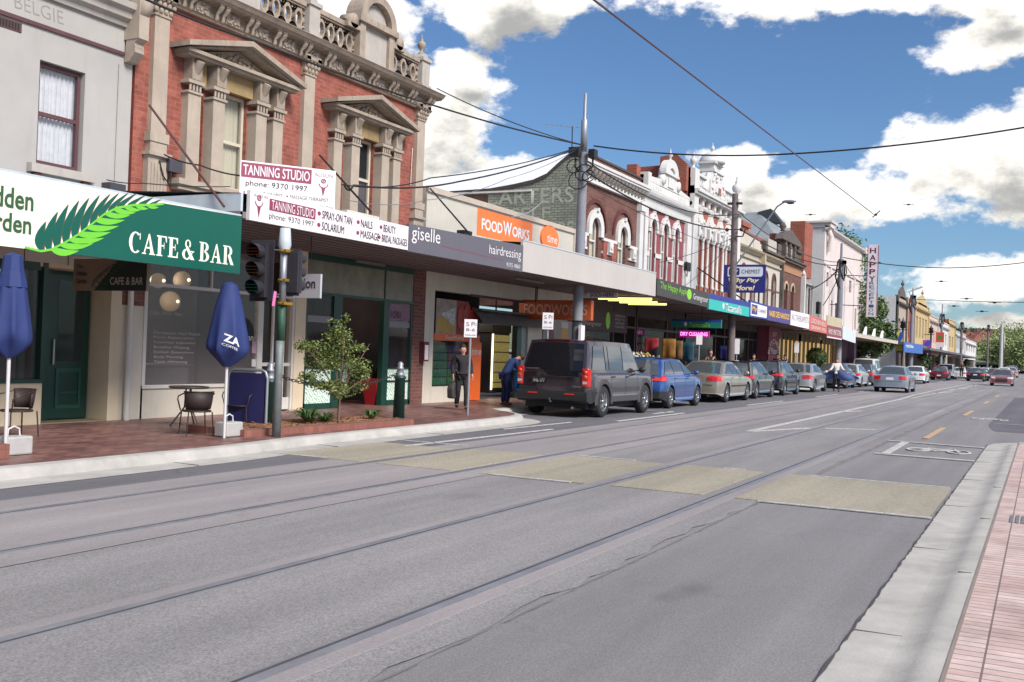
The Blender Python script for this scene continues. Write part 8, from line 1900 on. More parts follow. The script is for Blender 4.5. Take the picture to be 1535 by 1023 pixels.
    def endglass(s, sg_, ulim, t0, t1, nm, m=CGL):
        w_ = MB(); n, k_ = 5, 6
        def P(u, tt):
            return (X_(s, tt)+sg_*(.07*(1-u*u)*(1-.5*tt)+.012), Yw(s, tt)*u, Z_(s, tt)+.045*(1-abs(u)**2.6)*(tt**4)+.006)
        for i in range(n):
            for j in range(k_):
                u0, u1 = -ulim+2*ulim*j/k_, -ulim+2*ulim*(j+1)/k_; a0, a1 = lerp(t0, t1, i/n), lerp(t0, t1, (i+1)/n)
                q4 = [P(u0, a0), P(u1, a0), P(u1, a1), P(u0, a1)]; w_.face(q4 if sg_ > 0 else q4[::-1], True)
        return w_.build(nm, m, t)
    rg = endglass(0, -1, S.get('rgu', .88), S.get('rg0', .08), .90, 'rear_window', S.get('rgm', CGL)); endglass(1, 1, .9, .05, .92, 'windscreen')
    # wheels
    for w_ in xw:
        for sg_ in (-1, 1):
            yc = sg_*(W/2-.115); q_ = MB(); o = sg_
            q_.lathe((w_, yc, Rw), [(Rw*.62, -.10*1), (Rw*.93, -.10), (Rw, -.07), (Rw, .07), (Rw*.93, .10), (Rw*.64, .10)], 14 if lite else 26, axis='y', cap=False); wh = q_.build('wheel', TYRE, t)
            q_ = MB(); yo = yc+sg_*.085; rr_ = Rw*.66
            q_.lathe((w_, yc, Rw), [(rr_, sg_*.02), (rr_, sg_*.09), (rr_*.90, sg_*.098), (rr_*.86, sg_*.06), (rr_*.86, sg_*.0), (0, sg_*.0)][::(1 if sg_ < 0 else 1)], 14 if lite else 26, axis='y')
            if not lite:
                ns_ = S.get('spokes', 5)
                for k in range(ns_):
                    a = 2*pi*k/ns_+.3; ca, sa = cos(a), sin(a); h0 = .022 if ns_ > 6 else .035
                    pr = [(w_+ca*.04-sa*h0, Rw+sa*.04+ca*h0), (w_+ca*rr_*.9-sa*h0*1.1, Rw+sa*rr_*.9+ca*h0*1.1), (w_+ca*rr_*.9+sa*h0*1.1, Rw+sa*rr_*.9-ca*h0*1.1), (w_+ca*.04+sa*h0, Rw+sa*.04-ca*h0)]
                    q_.prism(pr, yc+sg_*.05, yc+sg_*.088)
                q_.lathe((w_, yc+sg_*.05, Rw), [(.055, 0), (.05, sg_*.045), (0, sg_*.045)], 12, axis='y')
            else: q_.lathe((w_, yc+sg_*.085, Rw), [(rr_*.8, 0), (rr_*.5, .01*sg_), (0, .012*sg_)], 10, axis='y')
            q_.build('rim', RIM, wh)
    # trim: plate, mirrors, handles, seams
    pz = S.get('pz', .66); xp_ = S.get('xplate', -.05)+max(0, pz-.55)*lean
    pb = MB(); pb.box(xp_-.018, xp_-.004, -.19+S.get('py', 0), .19+S.get('py', 0), pz-.065, pz+.065); plo = pb.build('number_plate', S.get('platem', SIGNW), t)
    if plate:
        o = text(plate, (-.15, .15, pz-.04, pz+.045), xp_-.019, S.get('platetext', INK), plo, 'x')
        for v_ in o.data.vertices: v_.co.y += S.get('py', 0)
    for sg_ in (-1, 1):
        xm_, zm_ = lerp(xfb, xft, .16)-.30, zbelt(xfb-.3)+.09; q_ = MB(); q_.ball((xm_+.05, sg_*(W/2+.07), zm_), .06, .10, .075, 8, 6); q_.box(xm_+.02, xm_+.08, min(sg_*(W/2-.08), sg_*(W/2+.04)), max(sg_*(W/2-.08), sg_*(W/2+.04)), zm_-.05, zm_-.01); q_.build('mirror', S.get('mirm', col), t)
    if not lite:
        sm = MB()
        def sidey(xx, zz):
            w = hw(xx); zt = pl_(deck, xx); return w*(.965+.035*min(1, max(0, (zz-.2)/.35))-.045*max(0, (zz-.62)/max(.1, zt-.62))**1.5)
        for xx in S['doors']:
            for sg_ in (-1, 1):
                for i in range(8):
                    z0 = lerp(.30, pl_(deck, xx)-.05, i/8); z1 = lerp(.30, pl_(deck, xx)-.05, (i+1)/8)
                    if z0 < low(xx): continue
                    sm.face([(xx-.006, sg_*(sidey(xx, z0)+.0035), z0), (xx+.006, sg_*(sidey(xx, z0)+.0035), z0), (xx+.006, sg_*(sidey(xx, z1)+.0035), z1), (xx-.006, sg_*(sidey(xx, z1)+.0035), z1)])
        for (ya, zz) in ((0, S.get('lidz', .62)),):
            sm.box(-.055+max(0, zz-.55)*lean, -.03+max(0, zz-.55)*lean, -W*.36, W*.36, zz-.005, zz+.005)
        sm.build('panel_gaps', BLK2, t)
        for xx in S['handles']:
            for sg_ in (-1, 1):
                zz = pl_(deck, xx)-.10; yy = sg_*(sidey(xx, zz)+.012); MB().box(xx-.09, xx+.09, yy-.012, yy+.012, zz-.014, zz+.014).build('handle', S.get('handm', col), t)
        if S.get('strip'):
            q_ = MB()
            for sg_ in (-1, 1):
                for (xa, xb_) in S['strip'][1]:
                    n = 8
                    for i in range(n):
                        x0_, x1_ = lerp(xa, xb_, i/n), lerp(xa, xb_, (i+1)/n); zz = S['strip'][0]
                        q_.face([(x0_, sg_*(sidey(x0_, zz)+.010), zz-.025), (x1_, sg_*(sidey(x1_, zz)+.010), zz-.025), (x1_, sg_*(sidey(x1_, zz)+.010), zz+.025), (x0_, sg_*(sidey(x0_, zz)+.010), zz+.025)])
            q_.build('side_strip', TRIMB if S.get('stripb') else col, t)
    return t, dict(hw=hw, Yw=Yw, X=X_, Z=Z_, deck=deck)
HATCH = dict(L=4.2, W=1.76, H=1.48, wb=2.58, ro=.78, R=.315, deck=[(0, .86), (.3, .90), (.9, .93), (2.9, .93), (3.3, .90), (3.9, .80), (4.2, .66)], gh=(.10, .62, 2.35, 3.25), pil=[1.18, 2.12], tail=(.72, .92), doors=[1.05, 2.08, 3.0], handles=[1.25, 2.3], wr=.68, lean=.30, tfr=.60, tlen=.34, lidz=.56, pz=.50, bz=.5, spokes=7)
SEDAN = dict(L=4.75, W=1.80, H=1.44, wb=2.75, ro=1.0, R=.32, deck=[(0, .88), (.25, .93), (.9, .95), (1.5, .95), (3.3, .92), (3.9, .86), (4.4, .76), (4.75, .62)], gh=(.62, 1.55, 2.75, 3.62), pil=[1.75, 2.55], tail=(.66, .84), doors=[1.45, 2.5, 3.45], handles=[1.65, 2.7], wr=.66, lean=.12, tfr=.56, tlen=.34, lidz=.60, pz=.70, cp=.24, bz=.5, spokes=9)
SUV = dict(L=4.80, W=1.92, H=1.86, wb=2.885, ro=.93, R=.375, sill=.34, deck=[(0, 1.06), (.6, 1.07), (3.2, 1.06), (3.6, 1.05), (4.4, 1.02), (4.7, .92), (4.8, .80)], gh=(.05, .30, 3.05, 3.62), pil=[1.12, 1.34, 2.28], tail=(.74, 1.05), doors=[1.38, 2.35, 3.2], handles=[1.55, 2.5], wr=.80, lean=.02, tfr=.83, tlen=.17, lidz=.60, pz=.85, py=.32, bz=.62, blackbump=.60, cp=.24, spokes=7, rdrop=.02, rgu=.90, rg0=.03, platem=BLACK, platetext=WHITE, xplate=-.055, nogrille=False, rgm=CGD, hl=(.7, .9), mirm=TRIMB, handm=TRIMB)
def mod(S, **k): d = dict(S); d.update(k); return d
PCHAR = paint('charcoal', rgb(80, 64, 74, .5), .15, .2)
suv, sf_ = car('off_road_vehicle', 'dark charcoal boxy off-road vehicle parked nearest, its tail towards the camera', 'car', 22.05, 10.27, PCHAR, SUV, plate='1NL·177', group='cars parked along the far kerb')
# its own details: wheel-arch flares, tall tail lamps, stepped tailgate window, reflectors, hitch
b = MB()
for w_ in (.93, 3.815):
    for sg_ in (-1, 1):
        n = 16
        for i in range(n):
            a0, a1 = R(-8)+R(196)*i/n, R(-8)+R(196)*(i+1)/n
            for (r0, r1, y0, y1) in ((.43, .53, .965, .965), (.43, .43, .80, .965), (.53, .55, .965, .945)):
                f_ = [(w_+r0*cos(a0), sg_*y0, .375+r0*sin(a0)), (w_+r1*cos(a0), sg_*y1, .375+r1*sin(a0)), (w_+r1*cos(a1), sg_*y1, .375+r1*sin(a1)), (w_+r0*cos(a1), sg_*y0, .375+r0*sin(a1))]
                b.face(f_, True)
b.build('wheel_arch_flares', mat('grey_cladding', rgb(84, 80, 86, .62), .6, var=.08), suv)
b = MB()
for sg_ in (-1, 1): b.box(1.35, 3.35, sg_*.90 if sg_ > 0 else -.955, .955 if sg_ > 0 else -.90, .36, .50)
b.build('side_sills', mat('grey_cladding', (0, 0, 0, 1)), suv)
for sg_ in (-1, 1):
    q_ = MB(); y0, y1 = sg_*.765, sg_*.935
    q_.prism([(-.03, y0), (-.025, y1*.975), (.01, y1+sg_*.002), (.13, y1+sg_*.004), (.13, y1-sg_*.04), (.05, y0)], .74, 1.16, 'xy'); tlp = q_.build('tall_taillight', REDL, suv, bevel=.012)
    q_ = MB(); q_.box(-.037, -.031, min(sg_*.79, sg_*.90), max(sg_*.79, sg_*.90), .80, .86); q_.build('reversing_lamp', CLRL, tlp)
    q_ = MB()
    for zz in (.96, 1.07): q_.lathe((-.033, sg_*.85, zz), [(0, 0), (.05, 0), (.05, -.004), (0, -.004)], 14, axis='x')
    q_.build('lamp_rings', mat('lamp_orange_red', rgb(240, 90, 60, .8), .2, var=0), tlp)
    MB().box(-.075, -.04, min(sg_*.36, sg_*.60), max(sg_*.36, sg_*.60), .54, .565).build('reflector', mat('reflector_red', rgb(240, 50, 40, .9), .2, var=0), suv)
b = MB(); b.prism([(-.045, .55), (-.045, .70), (.25, .70), (.25, .55)], -.86, .86, 'xz'); b.prism([(-.06, .40), (-.07, .52), (-.065, .60), (-.03, .62), (.3, .62), (.3, .34), (.1, .34)], -.93, .93, 'xz'); b.build('bumper_step', TRIMB, suv, bevel=.015)
b = MB()
gy = [(.72, 1.10), (.25, 1.10), (.08, .96), (-.70, .96), (-.70, 1.10)]
b.prism([(-y_, z_) for y_, z_ in gy], -.078, -.062, 'yz') if False else None
b.prism([(y_, z_) for y_, z_ in gy], -.078, -.060, 'yz'); b.build('lower_glass', CGD, suv)
b = MB(); b.tube([(-.082, .74, 1.10), (-.082, .25, 1.10), (-.082, .07, .955), (-.082, -.72, .955)], .009, 6); b.build('glass_trim', TRIMB, suv)
text('DISCOVERY', (-.66, -.30, 1.115, 1.14), -.075, mat('badge_silver', rgb(200, 200, 204, .8), .3, .6, var=0), suv, 'x')
MB().box(-.085, -.06, .13, .52, .90, .935).build('plate_lamp_bar', TRIMB, suv)
MB().tube([(.05, 0, .36), (-.12, 0, .36), (-.14, 0, .44)], .022, 6).build('tow_hitch', mat('hitch_steel', rgb(150, 150, 150, .6), .4, .6), suv)
for sg_ in (-1, 1): MB().box(.48, .50, min(sg_*.66, sg_*.93), max(sg_*.66, sg_*.93), .18, .46).build('mud_flap', TRIMB, suv)
text('TDV6', (.55, .78, .72, .75), -.075, mat('badge_silver', (0, 0, 0, 1)), suv, 'x')
b = MB(); b.tube([(.28, 0, 1.80), (.26, -.5, 1.79)], .012, 5); b.box(.24, .27, -.3, .3, 1.80, 1.83); b.build('high_brake_lamp', mat('dark_red_lamp', rgb(90, 20, 26, .8), .2), suv)
G_ = 'cars parked along the far kerb'
car('hatchback', 'bright blue hatchback with a dark lower bumper, parked in front of the grey off-road vehicle', 'car', 28.0, 10.45, paint('blue', rgb(46, 92, 166, .70), .35), mod(HATCH, tail=(.80, .97), deck=[(0, .90), (.3, .96), (.9, .97), (2.9, .96), (3.3, .92), (3.9, .82), (4.2, .66)], blackbump=.50, strip=(.60, [(1.15, 2.9)])), group=G_)
car('sedan', 'champagne gold sedan with red side tail lamps, parked in front of the blue hatchback', 'car', 33.9, 10.5, paint('champagne', rgb(170, 162, 148, .76), .45), mod(SEDAN, L=4.9, deck=[(0, .86), (.25, .95), (.9, .97), (1.5, .95), (3.3, .92), (3.9, .86), (4.5, .76), (4.9, .62)], tail=(.74, .90), strip=(.56, [(1.5, 3.4)]), stripb=True), group=G_)
car('hatchback', 'black hatchback with large red tail lamps, parked in front of the champagne sedan', 'car', 38.75, 10.6, paint('black', rgb(34, 33, 40, .5), .1, .2), mod(HATCH, H=1.46, tail=(.78, .96)), group=G_)
car('hatchback', 'farther of the two black hatchbacks, parked just before the small silver sedan', 'car', 43.85, 10.65, paint('black2', rgb(30, 31, 36, .5), .1, .2), mod(HATCH, H=1.52, wb=2.6, tail=(.84, 1.0), deck=[(0, .96), (.3, .99), (.9, .99), (2.9, .98), (3.3, .94), (3.9, .82), (4.2, .66)], strip=(.55, [(1.15, 2.9)]), stripb=True), group=G_)
car('sedan', 'small silver sedan parked between the black hatchback and the person with the blue cloth', 'car', 50.6, 10.75, paint('silver', rgb(196, 198, 202, .8), .5), mod(SEDAN, L=4.45, lite=True), group=G_)
car('sedan', 'slate grey parked car mostly hidden behind the person with the blue cloth', 'car', 60.8, 10.9, paint('slate', rgb(100, 104, 116, .7), .4), mod(SEDAN, lite=True), group=G_)
car('hatchback', 'pale silver hatchback just right of the person with the blue cloth', 'car', 66.6, 10.9, paint('pale_silver', rgb(206, 212, 218, .82), .5), mod(HATCH, lite=True), group=G_)
car('hatchback', 'dark grey hatchback between the pale silver hatchback and the silver-blue moving sedan', 'car', 72.2, 10.9, paint('graphite', rgb(92, 94, 102, .7), .45), mod(HATCH, lite=True, H=1.5), group=G_)
van = dict(L=4.9, W=1.85, H=1.90, wb=2.9, ro=1.0, R=.33, deck=[(0, 1.05), (3.9, 1.05), (4.5, .95), (4.9, .75)], gh=(.04, .35, 3.3, 4.2), pil=[1.6, 2.8], tail=(.85, 1.1), doors=[1.5, 2.9], handles=[], wr=.78, lean=.05, lite=True, tlen=.2, tfr=.8)
car('van', 'tall white van behind the dark hatchback and the moving sedan', 'van', 81.0, 12.0, paint('white', rgb(238, 238, 240, .82), .0, .3), van, group=G_)
car('sedan', 'silver-blue sedan driving away on the tram lane with red tail lamps', 'car', 58.0, 7.22, paint('silver_blue', rgb(162, 170, 184, .80), .5), mod(SEDAN, W=1.78, tfr=.50, tail=(.70, .88), platem=SIGNW, pz=.74))
car('sedan', 'white sedan with orange-red tail lamps just beyond the moving silver-blue sedan', 'car', 90.0, 9.4, paint('white', (0, 0, 0, 1)), mod(SEDAN, lite=True), group=G_)
car('hatchback', 'maroon hatchback parked beyond the white sedan', 'car', 116, 9.6, paint('maroon', rgb(120, 46, 56, .7), .4), mod(HATCH, lite=True), group=G_)
car('suv', 'pale grey tall car parked beyond the maroon hatchback behind the person in black', 'car', 125, 9.7, paint('pale_silver', (0, 0, 0, 1)), mod(SUV, lite=True, blackbump=None, H=1.75), group=G_)
car('sedan', 'white car right of the person in black, far along the kerb', 'car', 133, 8.9, paint('white', (0, 0, 0, 1)), mod(SEDAN, lite=True), group=G_)
car('sedan', 'black sedan driving away far down the street, left of the red oncoming car', 'car', 118, 6.25, paint('black2', (0, 0, 0, 1)), mod(SEDAN, lite=True, tfr=.45))
car('sedan', 'red-brown sedan coming towards the camera on the right lane', 'car', 95.5+4.6, 3.05, paint('red_brown', rgb(158, 88, 92, .72), .35), mod(SEDAN, lite=True, L=4.6), rz=pi)
car('sedan', 'dark red car following right behind the oncoming red-brown sedan', 'car', 131, 4.75, paint('dark_red', rgb(110, 44, 48, .7), .4), mod(SEDAN, lite=True), rz=pi)
RG = 'cars parked on the right side far away'
for k, (X0_, Y0_, c, nm, lb) in enumerate(((142, 4.3, 'white', 'hatchback', 'white car parked on the right beyond the oncoming cars'), (158, 3.9, 'pale_silver', 'sedan', 'pale silver car parked on the right, second beyond the oncoming cars'), (176, 4.6, 'maroon', 'hatchback', 'maroon car parked on the right, third beyond the oncoming cars'), (196, 5.0, 'blue', 'sedan', 'blue car parked on the right near the far end of the street'), (216, 5.0, 'slate', 'hatchback', 'grey-blue car parked farthest on the right'))):
    car(nm, lb, 'car', X0_, Y0_, MC['paint_'+c], mod(HATCH if nm == 'hatchback' else SEDAN, lite=True), group=RG, z=.05+.006*max(0, X0_-130))
for k, (X0_, Y0_, c, lb) in enumerate(((150, 8.4, 'dark_red', 'dark red car far along the left kerb before the shrub'), (165, 8.6, 'graphite', 'graphite car near the end of the left row of parked cars'), (182, 8.4, 'white', 'white car at the end of the left row of parked cars'))):
    car('sedan', lb, 'car', X0_, Y0_, MC['paint_'+c], mod(SEDAN, lite=True), group=G_)

# ================================================================ people
SKIN = mat('skin', rgb(206, 152, 130, .75), .6, var=.05)
def skin_mesh(verts, edges, name, m, parent, sub=2, root=0):
    me = bpy.data.meshes.new(name); me.from_pydata([v[0] for v in verts], edges, []); o = bpy.data.objects.new(name, me); COL.objects.link(o)
    md = o.modifiers.new('skin', 'SKIN'); md.use_smooth_shade = True
    for i, v in enumerate(verts):
        sv = me.skin_vertices[0].data[i]; r_ = v[1] if isinstance(v[1], tuple) else (v[1], v[1]); sv.radius = r_; sv.use_root = (i == root)
    sd_ = o.modifiers.new('sub', 'SUBSURF'); sd_.levels = sub; sd_.render_levels = sub
    dg = bpy.context.evaluated_depsgraph_get(); dg.update(); nm_ = bpy.data.meshes.new_from_object(o.evaluated_get(dg)); bpy.data.objects.remove(o)
    nm_.materials.clear(); nm_.materials.append(m); nm_.name = name
    for p in nm_.polygons: p.use_smooth = True
    ob = bpy.data.objects.new(name, nm_); COL.objects.link(ob); ob.parent = parent; return ob
def person(label, x, y, rz, J, top, legs, shoe, hair, z=.15, hairlen=0, scale=1.0, coat=0.0, topr=1.0):
    """J: dictionary of joints in metres, x forward, y left, z up"""
    t = thing('person', label, 'person', None, (x, y, z), rz); t.scale = (scale,)*3
    D = dict(pel=(0, 0, .95), wst=(0, 0, 1.08), cst=(0, 0, 1.32), nk=(0, 0, 1.46), hd=(.02, 0, 1.56), tp=(.02, 0, 1.70),
             sL=(0, .17, 1.40), eL=(-.02, .22, 1.13), hL=(.06, .23, .88), sR=(0, -.17, 1.40), eR=(-.02, -.22, 1.13), hR=(.06, -.23, .88),
             kL=(.04, .10, .50), aL=(0, .10, .09), kR=(.04, -.10, .50), aR=(0, -.10, .09)); D.update(J); P = {k: Vector(v) for k, v in D.items()}
    vs = []; es = []; ix = {}
    def add(k, p, r_, par=None):
        vs.append((tuple(p), r_)); ix[k] = len(vs)-1
        if par is not None: es.append((ix[par], ix[k]))
    add('pel', P['pel'], (.14, .10)); add('wst', P['wst'], (.12, .09), 'pel'); add('cst', P['cst'], (.15, .10), 'wst'); add('nk0', P['cst'].lerp(P['nk'], .75), (.07, .06), 'cst'); add('nk', P['nk'], .052, 'nk0')
    up_ = (P['tp']-P['hd']).normalized(); add('jaw', P['nk'].lerp(P['hd'], .5)+Vector((.012, 0, 0)), (.058, .062), 'nk'); add('hd', P['hd'], (.072, .085), 'jaw'); add('tp0', P['hd'].lerp(P['tp'], .55), (.070, .085), 'hd'); add('tp', P['tp']-up_*.02, (.035, .04), 'tp0')
    for s in 'LR':
        add('s'+s, P['s'+s], .055, 'cst'); add('e'+s, P['e'+s], .040, 's'+s); add('w'+s, P['e'+s].lerp(P['h'+s], .95), .026, 'e'+s)
        dr = (P['h'+s]-P['e'+s]).normalized(); sd2 = Vector((1, 0, 0)) if abs(dr.x) < .7 else Vector((0, 0, 1)); sd2 = (sd2-dr*sd2.dot(dr)).normalized(); inn = dr.cross(sd2)
        pm = P['h'+s]+dr*.05; add('p'+s, pm, (.034, .018), 'w'+s)
        for q_ in range(4):
            o_ = sd2*(-.03+.02*q_); l_ = (.05, .062, .066, .056)[q_]
            add('f%d%s' % (q_, s), pm+dr*.035+o_, .0085, 'p'+s); add('g%d%s' % (q_, s), pm+dr*(.035+l_*.6)+o_+inn*.012, .008, 'f%d%s' % (q_, s)); add('h%d%s' % (q_, s), pm+dr*(.03+l_*.85)+o_+inn*.035, .007, 'g%d%s' % (q_, s))
        add('t0'+s, pm-dr*.01+sd2*.038, .010, 'p'+s); add('t1'+s, pm+dr*.03+sd2*.052+inn*.012, .008, 't0'+s)
        hp = P['pel']+Vector((0, .09 if s == 'L' else -.09, -.04)); add('q'+s, hp, .085, 'pel'); add('k'+s, P['k'+s], .055, 'q'+s); add('a'+s, P['a'+s], .036, 'k'+s); add('o'+s, P['a'+s]+Vector((.13, 0, -.04)), (.035, .025), 'a'+s)
    body = skin_mesh(vs, es, 'body', SKIN, t)
    H_ = P['hd']; f_ = Vector((1, 0, 0)); dn = (P['nk']-P['tp']).normalized(); fw = (f_-dn*f_.dot(dn)).normalized(); sd3 = Vector((0, 1, 0))
    b = MB(); c_ = H_+fw*.088; b.ball(tuple(c_+dn*.01), .014, .011, .024, 6, 5)
    b.build('nose', SKIN, body)
    b = MB()
    for sg_ in (-1, 1): c_ = H_+fw*.074-dn*.02+sd3*sg_*.03; b.ball(tuple(c_), .010, .013, .007, 6, 4)
    b.build('eyes', mat('eye_dark', (.03, .02, .02, 1), .3, var=0), body)
    b = MB(); c_ = H_+fw*.076+dn*.052; b.ball(tuple(c_), .008, .024, .006, 8, 4); b.build('mouth', mat('lips', rgb(170, 96, 90, .7), .5, var=0), body)
    b = MB()
    for sg_ in (-1, 1): c_ = H_+sd3*sg_*.078; b.ball(tuple(c_), .018, .010, .03, 6, 5)
    b.build('ears', SKIN, body)
    # clothing
    def sub(keys, edges, rad, nm, m):
        v_ = []; 
        for k in keys: v_.append((tuple(P[k] if k in P else Vector(vs[ix[k]][0])), rad[k]))
        return skin_mesh(v_, [(keys.index(a), keys.index(c)) for a, c in edges], nm, m, t)
    r_ = topr
    P['hem'] = P['pel']+Vector((0, 0, -.06-coat)); P['wrL'] = P['eL'].lerp(P['hL'], .86); P['wrR'] = P['eR'].lerp(P['hR'], .86); P['nkb'] = P['nk']+Vector((0, 0, -.04))
    sub(['wst', 'cst', 'pel', 'hem', 'nkb', 'sL', 'eL', 'wrL', 'sR', 'eR', 'wrR'], [('wst', 'cst'), ('wst', 'pel'), ('pel', 'hem'), ('cst', 'nkb'), ('cst', 'sL'), ('sL', 'eL'), ('eL', 'wrL'), ('cst', 'sR'), ('sR', 'eR'), ('eR', 'wrR')],
        dict(wst=(.155*r_, .125), cst=(.18*r_, .13), pel=(.175*r_, .14), hem=(.18*r_, .14), nkb=.078, sL=.078*r_, eL=.062*r_, wrL=.045, sR=.078*r_, eR=.062*r_, wrR=.045), 'jacket', top)
    P['hipL'] = Vector(vs[ix['qL']][0]); P['hipR'] = Vector(vs[ix['qR']][0]); P['cufL'] = P['aL']+Vector((0, 0, -.02)); P['cufR'] = P['aR']+Vector((0, 0, -.02))
    sub(['pel', 'hipL', 'kL', 'cufL', 'hipR', 'kR', 'cufR'], [('pel', 'hipL'), ('hipL', 'kL'), ('kL', 'cufL'), ('pel', 'hipR'), ('hipR', 'kR'), ('kR', 'cufR')], dict(pel=(.15, .12), hipL=.105, kL=.078, cufL=.068, hipR=.105, kR=.078, cufR=.068), 'trousers', legs)
    for s in 'LR':
        b = MB(); a_ = P['a'+s]; b.ball((a_.x+.05, a_.y, a_.z-.045), .135, .048, .045, 10, 6); b.build('shoe', shoe, t)
    b = MB(); hc = P['hd'].lerp(P['tp'], .62)-fw*.030; b.ball(tuple(hc), .088, .088, .092, 12, 9)
    if hairlen: b.ball(tuple(hc-fw*.035+dn*.07*hairlen), .07, .088, .11*hairlen, 10, 8)
    b.build('hair', hair, t); return t
BLKC = mat('black_cloth', rgb(46, 42, 48, .55), .85, var=.15, scale=9); DHAIR = mat('dark_hair', rgb(40, 32, 32, .6), .7, var=.3, scale=30); BHAIR = mat('brown_hair', rgb(96, 62, 52, .65), .7, var=.3, scale=30); JEANS = mat('blue_jeans', rgb(40, 50, 104, .7), .85, var=.2, scale=9); SHOEB = mat('black_shoe', (.02, .02, .02, 1), .4); BLUEJ = mat('blue_jacket', rgb(52, 76, 134, .7), .8, var=.15, scale=9)
w1 = person('woman in a black jacket and trousers walking with a dark bag beside the parking sign', 20.35, 11.75, atan2(-10, -16)+.15, dict(kL=(.16, .10, .52), aL=(.20, .10, .10), kR=(.02, -.10, .50), aR=(-.14, -.10, .13), eL=(-.10, .24, 1.14), hL=(.02, .27, .90), eR=(-.06, -.26, 1.15), hR=(.02, -.24, .88)), BLKC, BLKC, SHOEB, DHAIR, scale=.86, coat=.08, hairlen=.6, topr=1.1)
hb = thing('handbag', 'dark grey shoulder bag carried by the woman in black', 'bag'); bx_, bz_ = onY(681, 579, 11.9); b = MB(); b.prism([(bx_-.15, .40), (bx_+.13, .38), (bx_+.15, .72), (bx_+.05, .78), (bx_-.10, .76), (bx_-.17, .62)], 11.84, 12.0); b.build('bag', mat('bag_grey', rgb(74, 72, 70, .6), .7, var=.2), hb, bevel=.03); MB().tube([(bx_-.1, 11.92, .84), (bx_-.02, 11.95, 1.05), (bx_+.08, 11.92, .85)], .012, 6).build('strap', BLKC, hb)
mx_, my_ = 22.95, 11.95
w2 = person('person in blue denim bending over a carrier bag behind the grey off-road vehicle', mx_, my_, R(-35), dict(pel=(-.06, 0, .90), wst=(-.01, 0, 1.04), cst=(.14, 0, 1.24), nk=(.27, 0, 1.33), hd=(.37, 0, 1.35), tp=(.50, 0, 1.36), sL=(.18, .17, 1.28), eL=(.26, .20, 1.02), hL=(.46, .10, .98), sR=(.18, -.17, 1.28), eR=(.26, -.20, 1.02), hR=(.46, -.06, .98), kL=(-.02, .09, .48), aL=(-.06, .09, .09), kR=(.02, -.09, .48), aR=(-.02, -.09, .09)), BLUEJ, JEANS, mat('red_shoe', rgb(150, 80, 70, .7), .6), BHAIR, scale=.88, topr=1.05)
cb_g = thing('carrier_bag', 'bright blue carrier bag held by the bending person in denim', 'bag'); bx_, bz_ = onY(775, 575, 11.75); b = MB()
b.idx([(bx_-.14, 11.66, .46), (bx_+.16, 11.66, .44), (bx_+.18, 11.82, .44), (bx_-.12, 11.84, .46), (bx_-.22, 11.62, .70), (bx_+.22, 11.60, .68), (bx_+.24, 11.88, .68), (bx_-.2, 11.9, .7), (bx_-.04, 11.70, 1.02), (bx_+.08, 11.70, 1.02), (bx_+.08, 11.78, 1.02), (bx_-.04, 11.78, 1.02)], [(0, 1, 5, 4), (1, 2, 6, 5), (2, 3, 7, 6), (3, 0, 4, 7), (4, 5, 9, 8), (5, 6, 10, 9), (6, 7, 11, 10), (7, 4, 8, 11), (3, 2, 1, 0), (8, 9, 10, 11)], True); o = b.build('bag', mat('bag_blue', rgb(36, 130, 206, .85), .4, var=.1), cb_g); s_ = o.modifiers.new('s', 'SUBSURF'); s_.levels = 2; s_.render_levels = 2
MB().tube([(bx_+.0, 11.74, 1.0), (bx_-.02, 11.74, 1.10), (bx_+.06, 11.74, 1.0)], .012, 5).build('handles', mat('bag_blue', (0, 0, 0, 1)), cb_g)
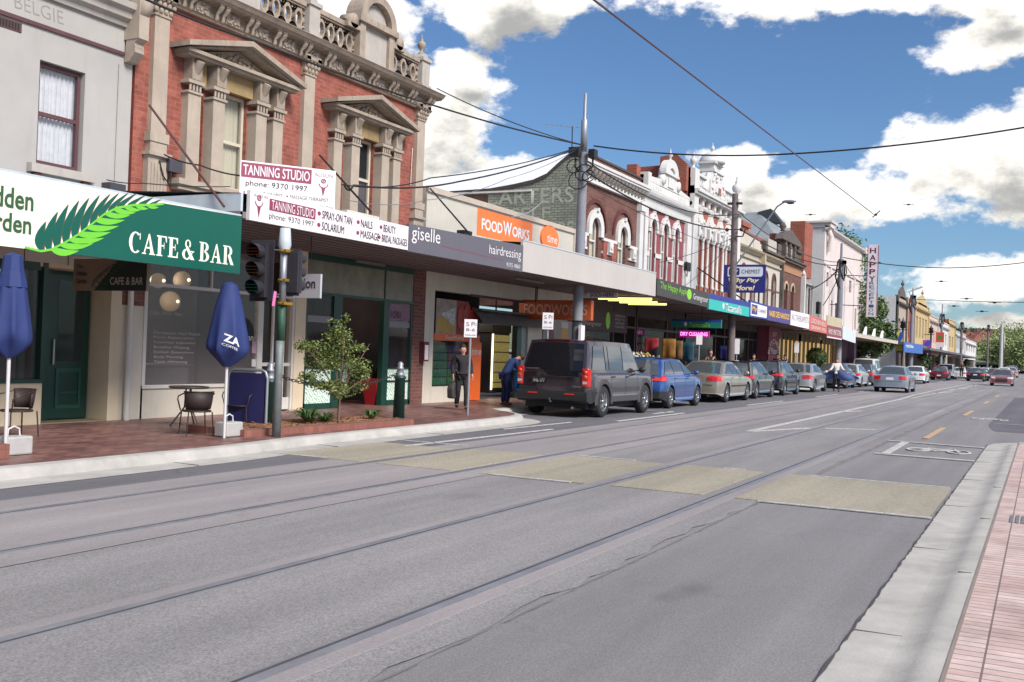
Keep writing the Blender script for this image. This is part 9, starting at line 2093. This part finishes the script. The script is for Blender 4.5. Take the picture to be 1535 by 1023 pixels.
px_ = 54.4; w3 = person('person in dark trousers carrying a wind-blown blue cloth beside the parked cars', px_, 9.35, R(200), dict(kL=(.06, .10, .5), aL=(.12, .10, .10), kR=(.0, -.1, .5), aR=(-.10, -.1, .12), eL=(.08, .28, 1.16), hL=(.2, .38, 1.10), eR=(.08, -.28, 1.16), hR=(.2, -.38, 1.10)), mat('cream_top', rgb(232, 224, 214, .8), .8), BLKC, SHOEB, BHAIR, z=.01, hairlen=1.0)
b = MB(); nu, nv = 22, 8; v = []; f = []
for i in range(nu+1):
    for j in range(nv+1):
        u, w_ = i/nu, j/nv; x_ = px_-.12+.25*sin(u*7)*w_*.5; y_ = 9.35+.95-2.05*u
        zt_ = 1.12-.10*abs(2*u-1)-.42*max(0, u-.55)*1.1; hgt = (.55-.28*abs(2*u-1)**1.5)*(1-.35*u)
        v.append((x_-.12*sin(w_*3)*cos(u*9), y_, zt_-hgt*w_-.04*sin(u*11)*w_))
for i in range(nu):
    for j in range(nv): f.append((i*(nv+1)+j, (i+1)*(nv+1)+j, (i+1)*(nv+1)+j+1, i*(nv+1)+j+1))
b.idx(v, f, True); o = b.build('blue_cloth', mat('cloth_blue', rgb(74, 94, 150, .7), .7, var=.3, scale=5)); s_ = o.modifiers.new('s', 'SOLIDIFY'); s_.thickness = .02; tag(o, 'blue cloth spread in the wind by the person beside the silver sedan', 'cloth')
standing = {}
person('person with curly brown hair and dark coat on the pavement behind the champagne sedan', 41.2, 12.1, R(210), standing, BLKC, BLKC, SHOEB, BHAIR, hairlen=1.1)
person('person with fair skin near the shop behind the black hatchback', 47.9, 12.0, R(200), standing, BLKC, JEANS, SHOEB, DHAIR, scale=.94)
person('left one of two navy-clad people standing under the white fascia sign', 55.4, 12.6, R(170), standing, mat('navy_cloth', rgb(36, 38, 58, .6), .85), BLKC, SHOEB, DHAIR, hairlen=.8)
person('right one of two navy-clad people standing under the white fascia sign', 56.7, 12.5, R(190), standing, mat('navy_cloth', (0, 0, 0, 1)), BLKC, SHOEB, BHAIR, scale=.97)
person('person in black standing at the far kerb beside the parked pale grey car', 127.6, 8.2, R(180), standing, BLKC, BLKC, SHOEB, DHAIR, z=.3, scale=1.05)
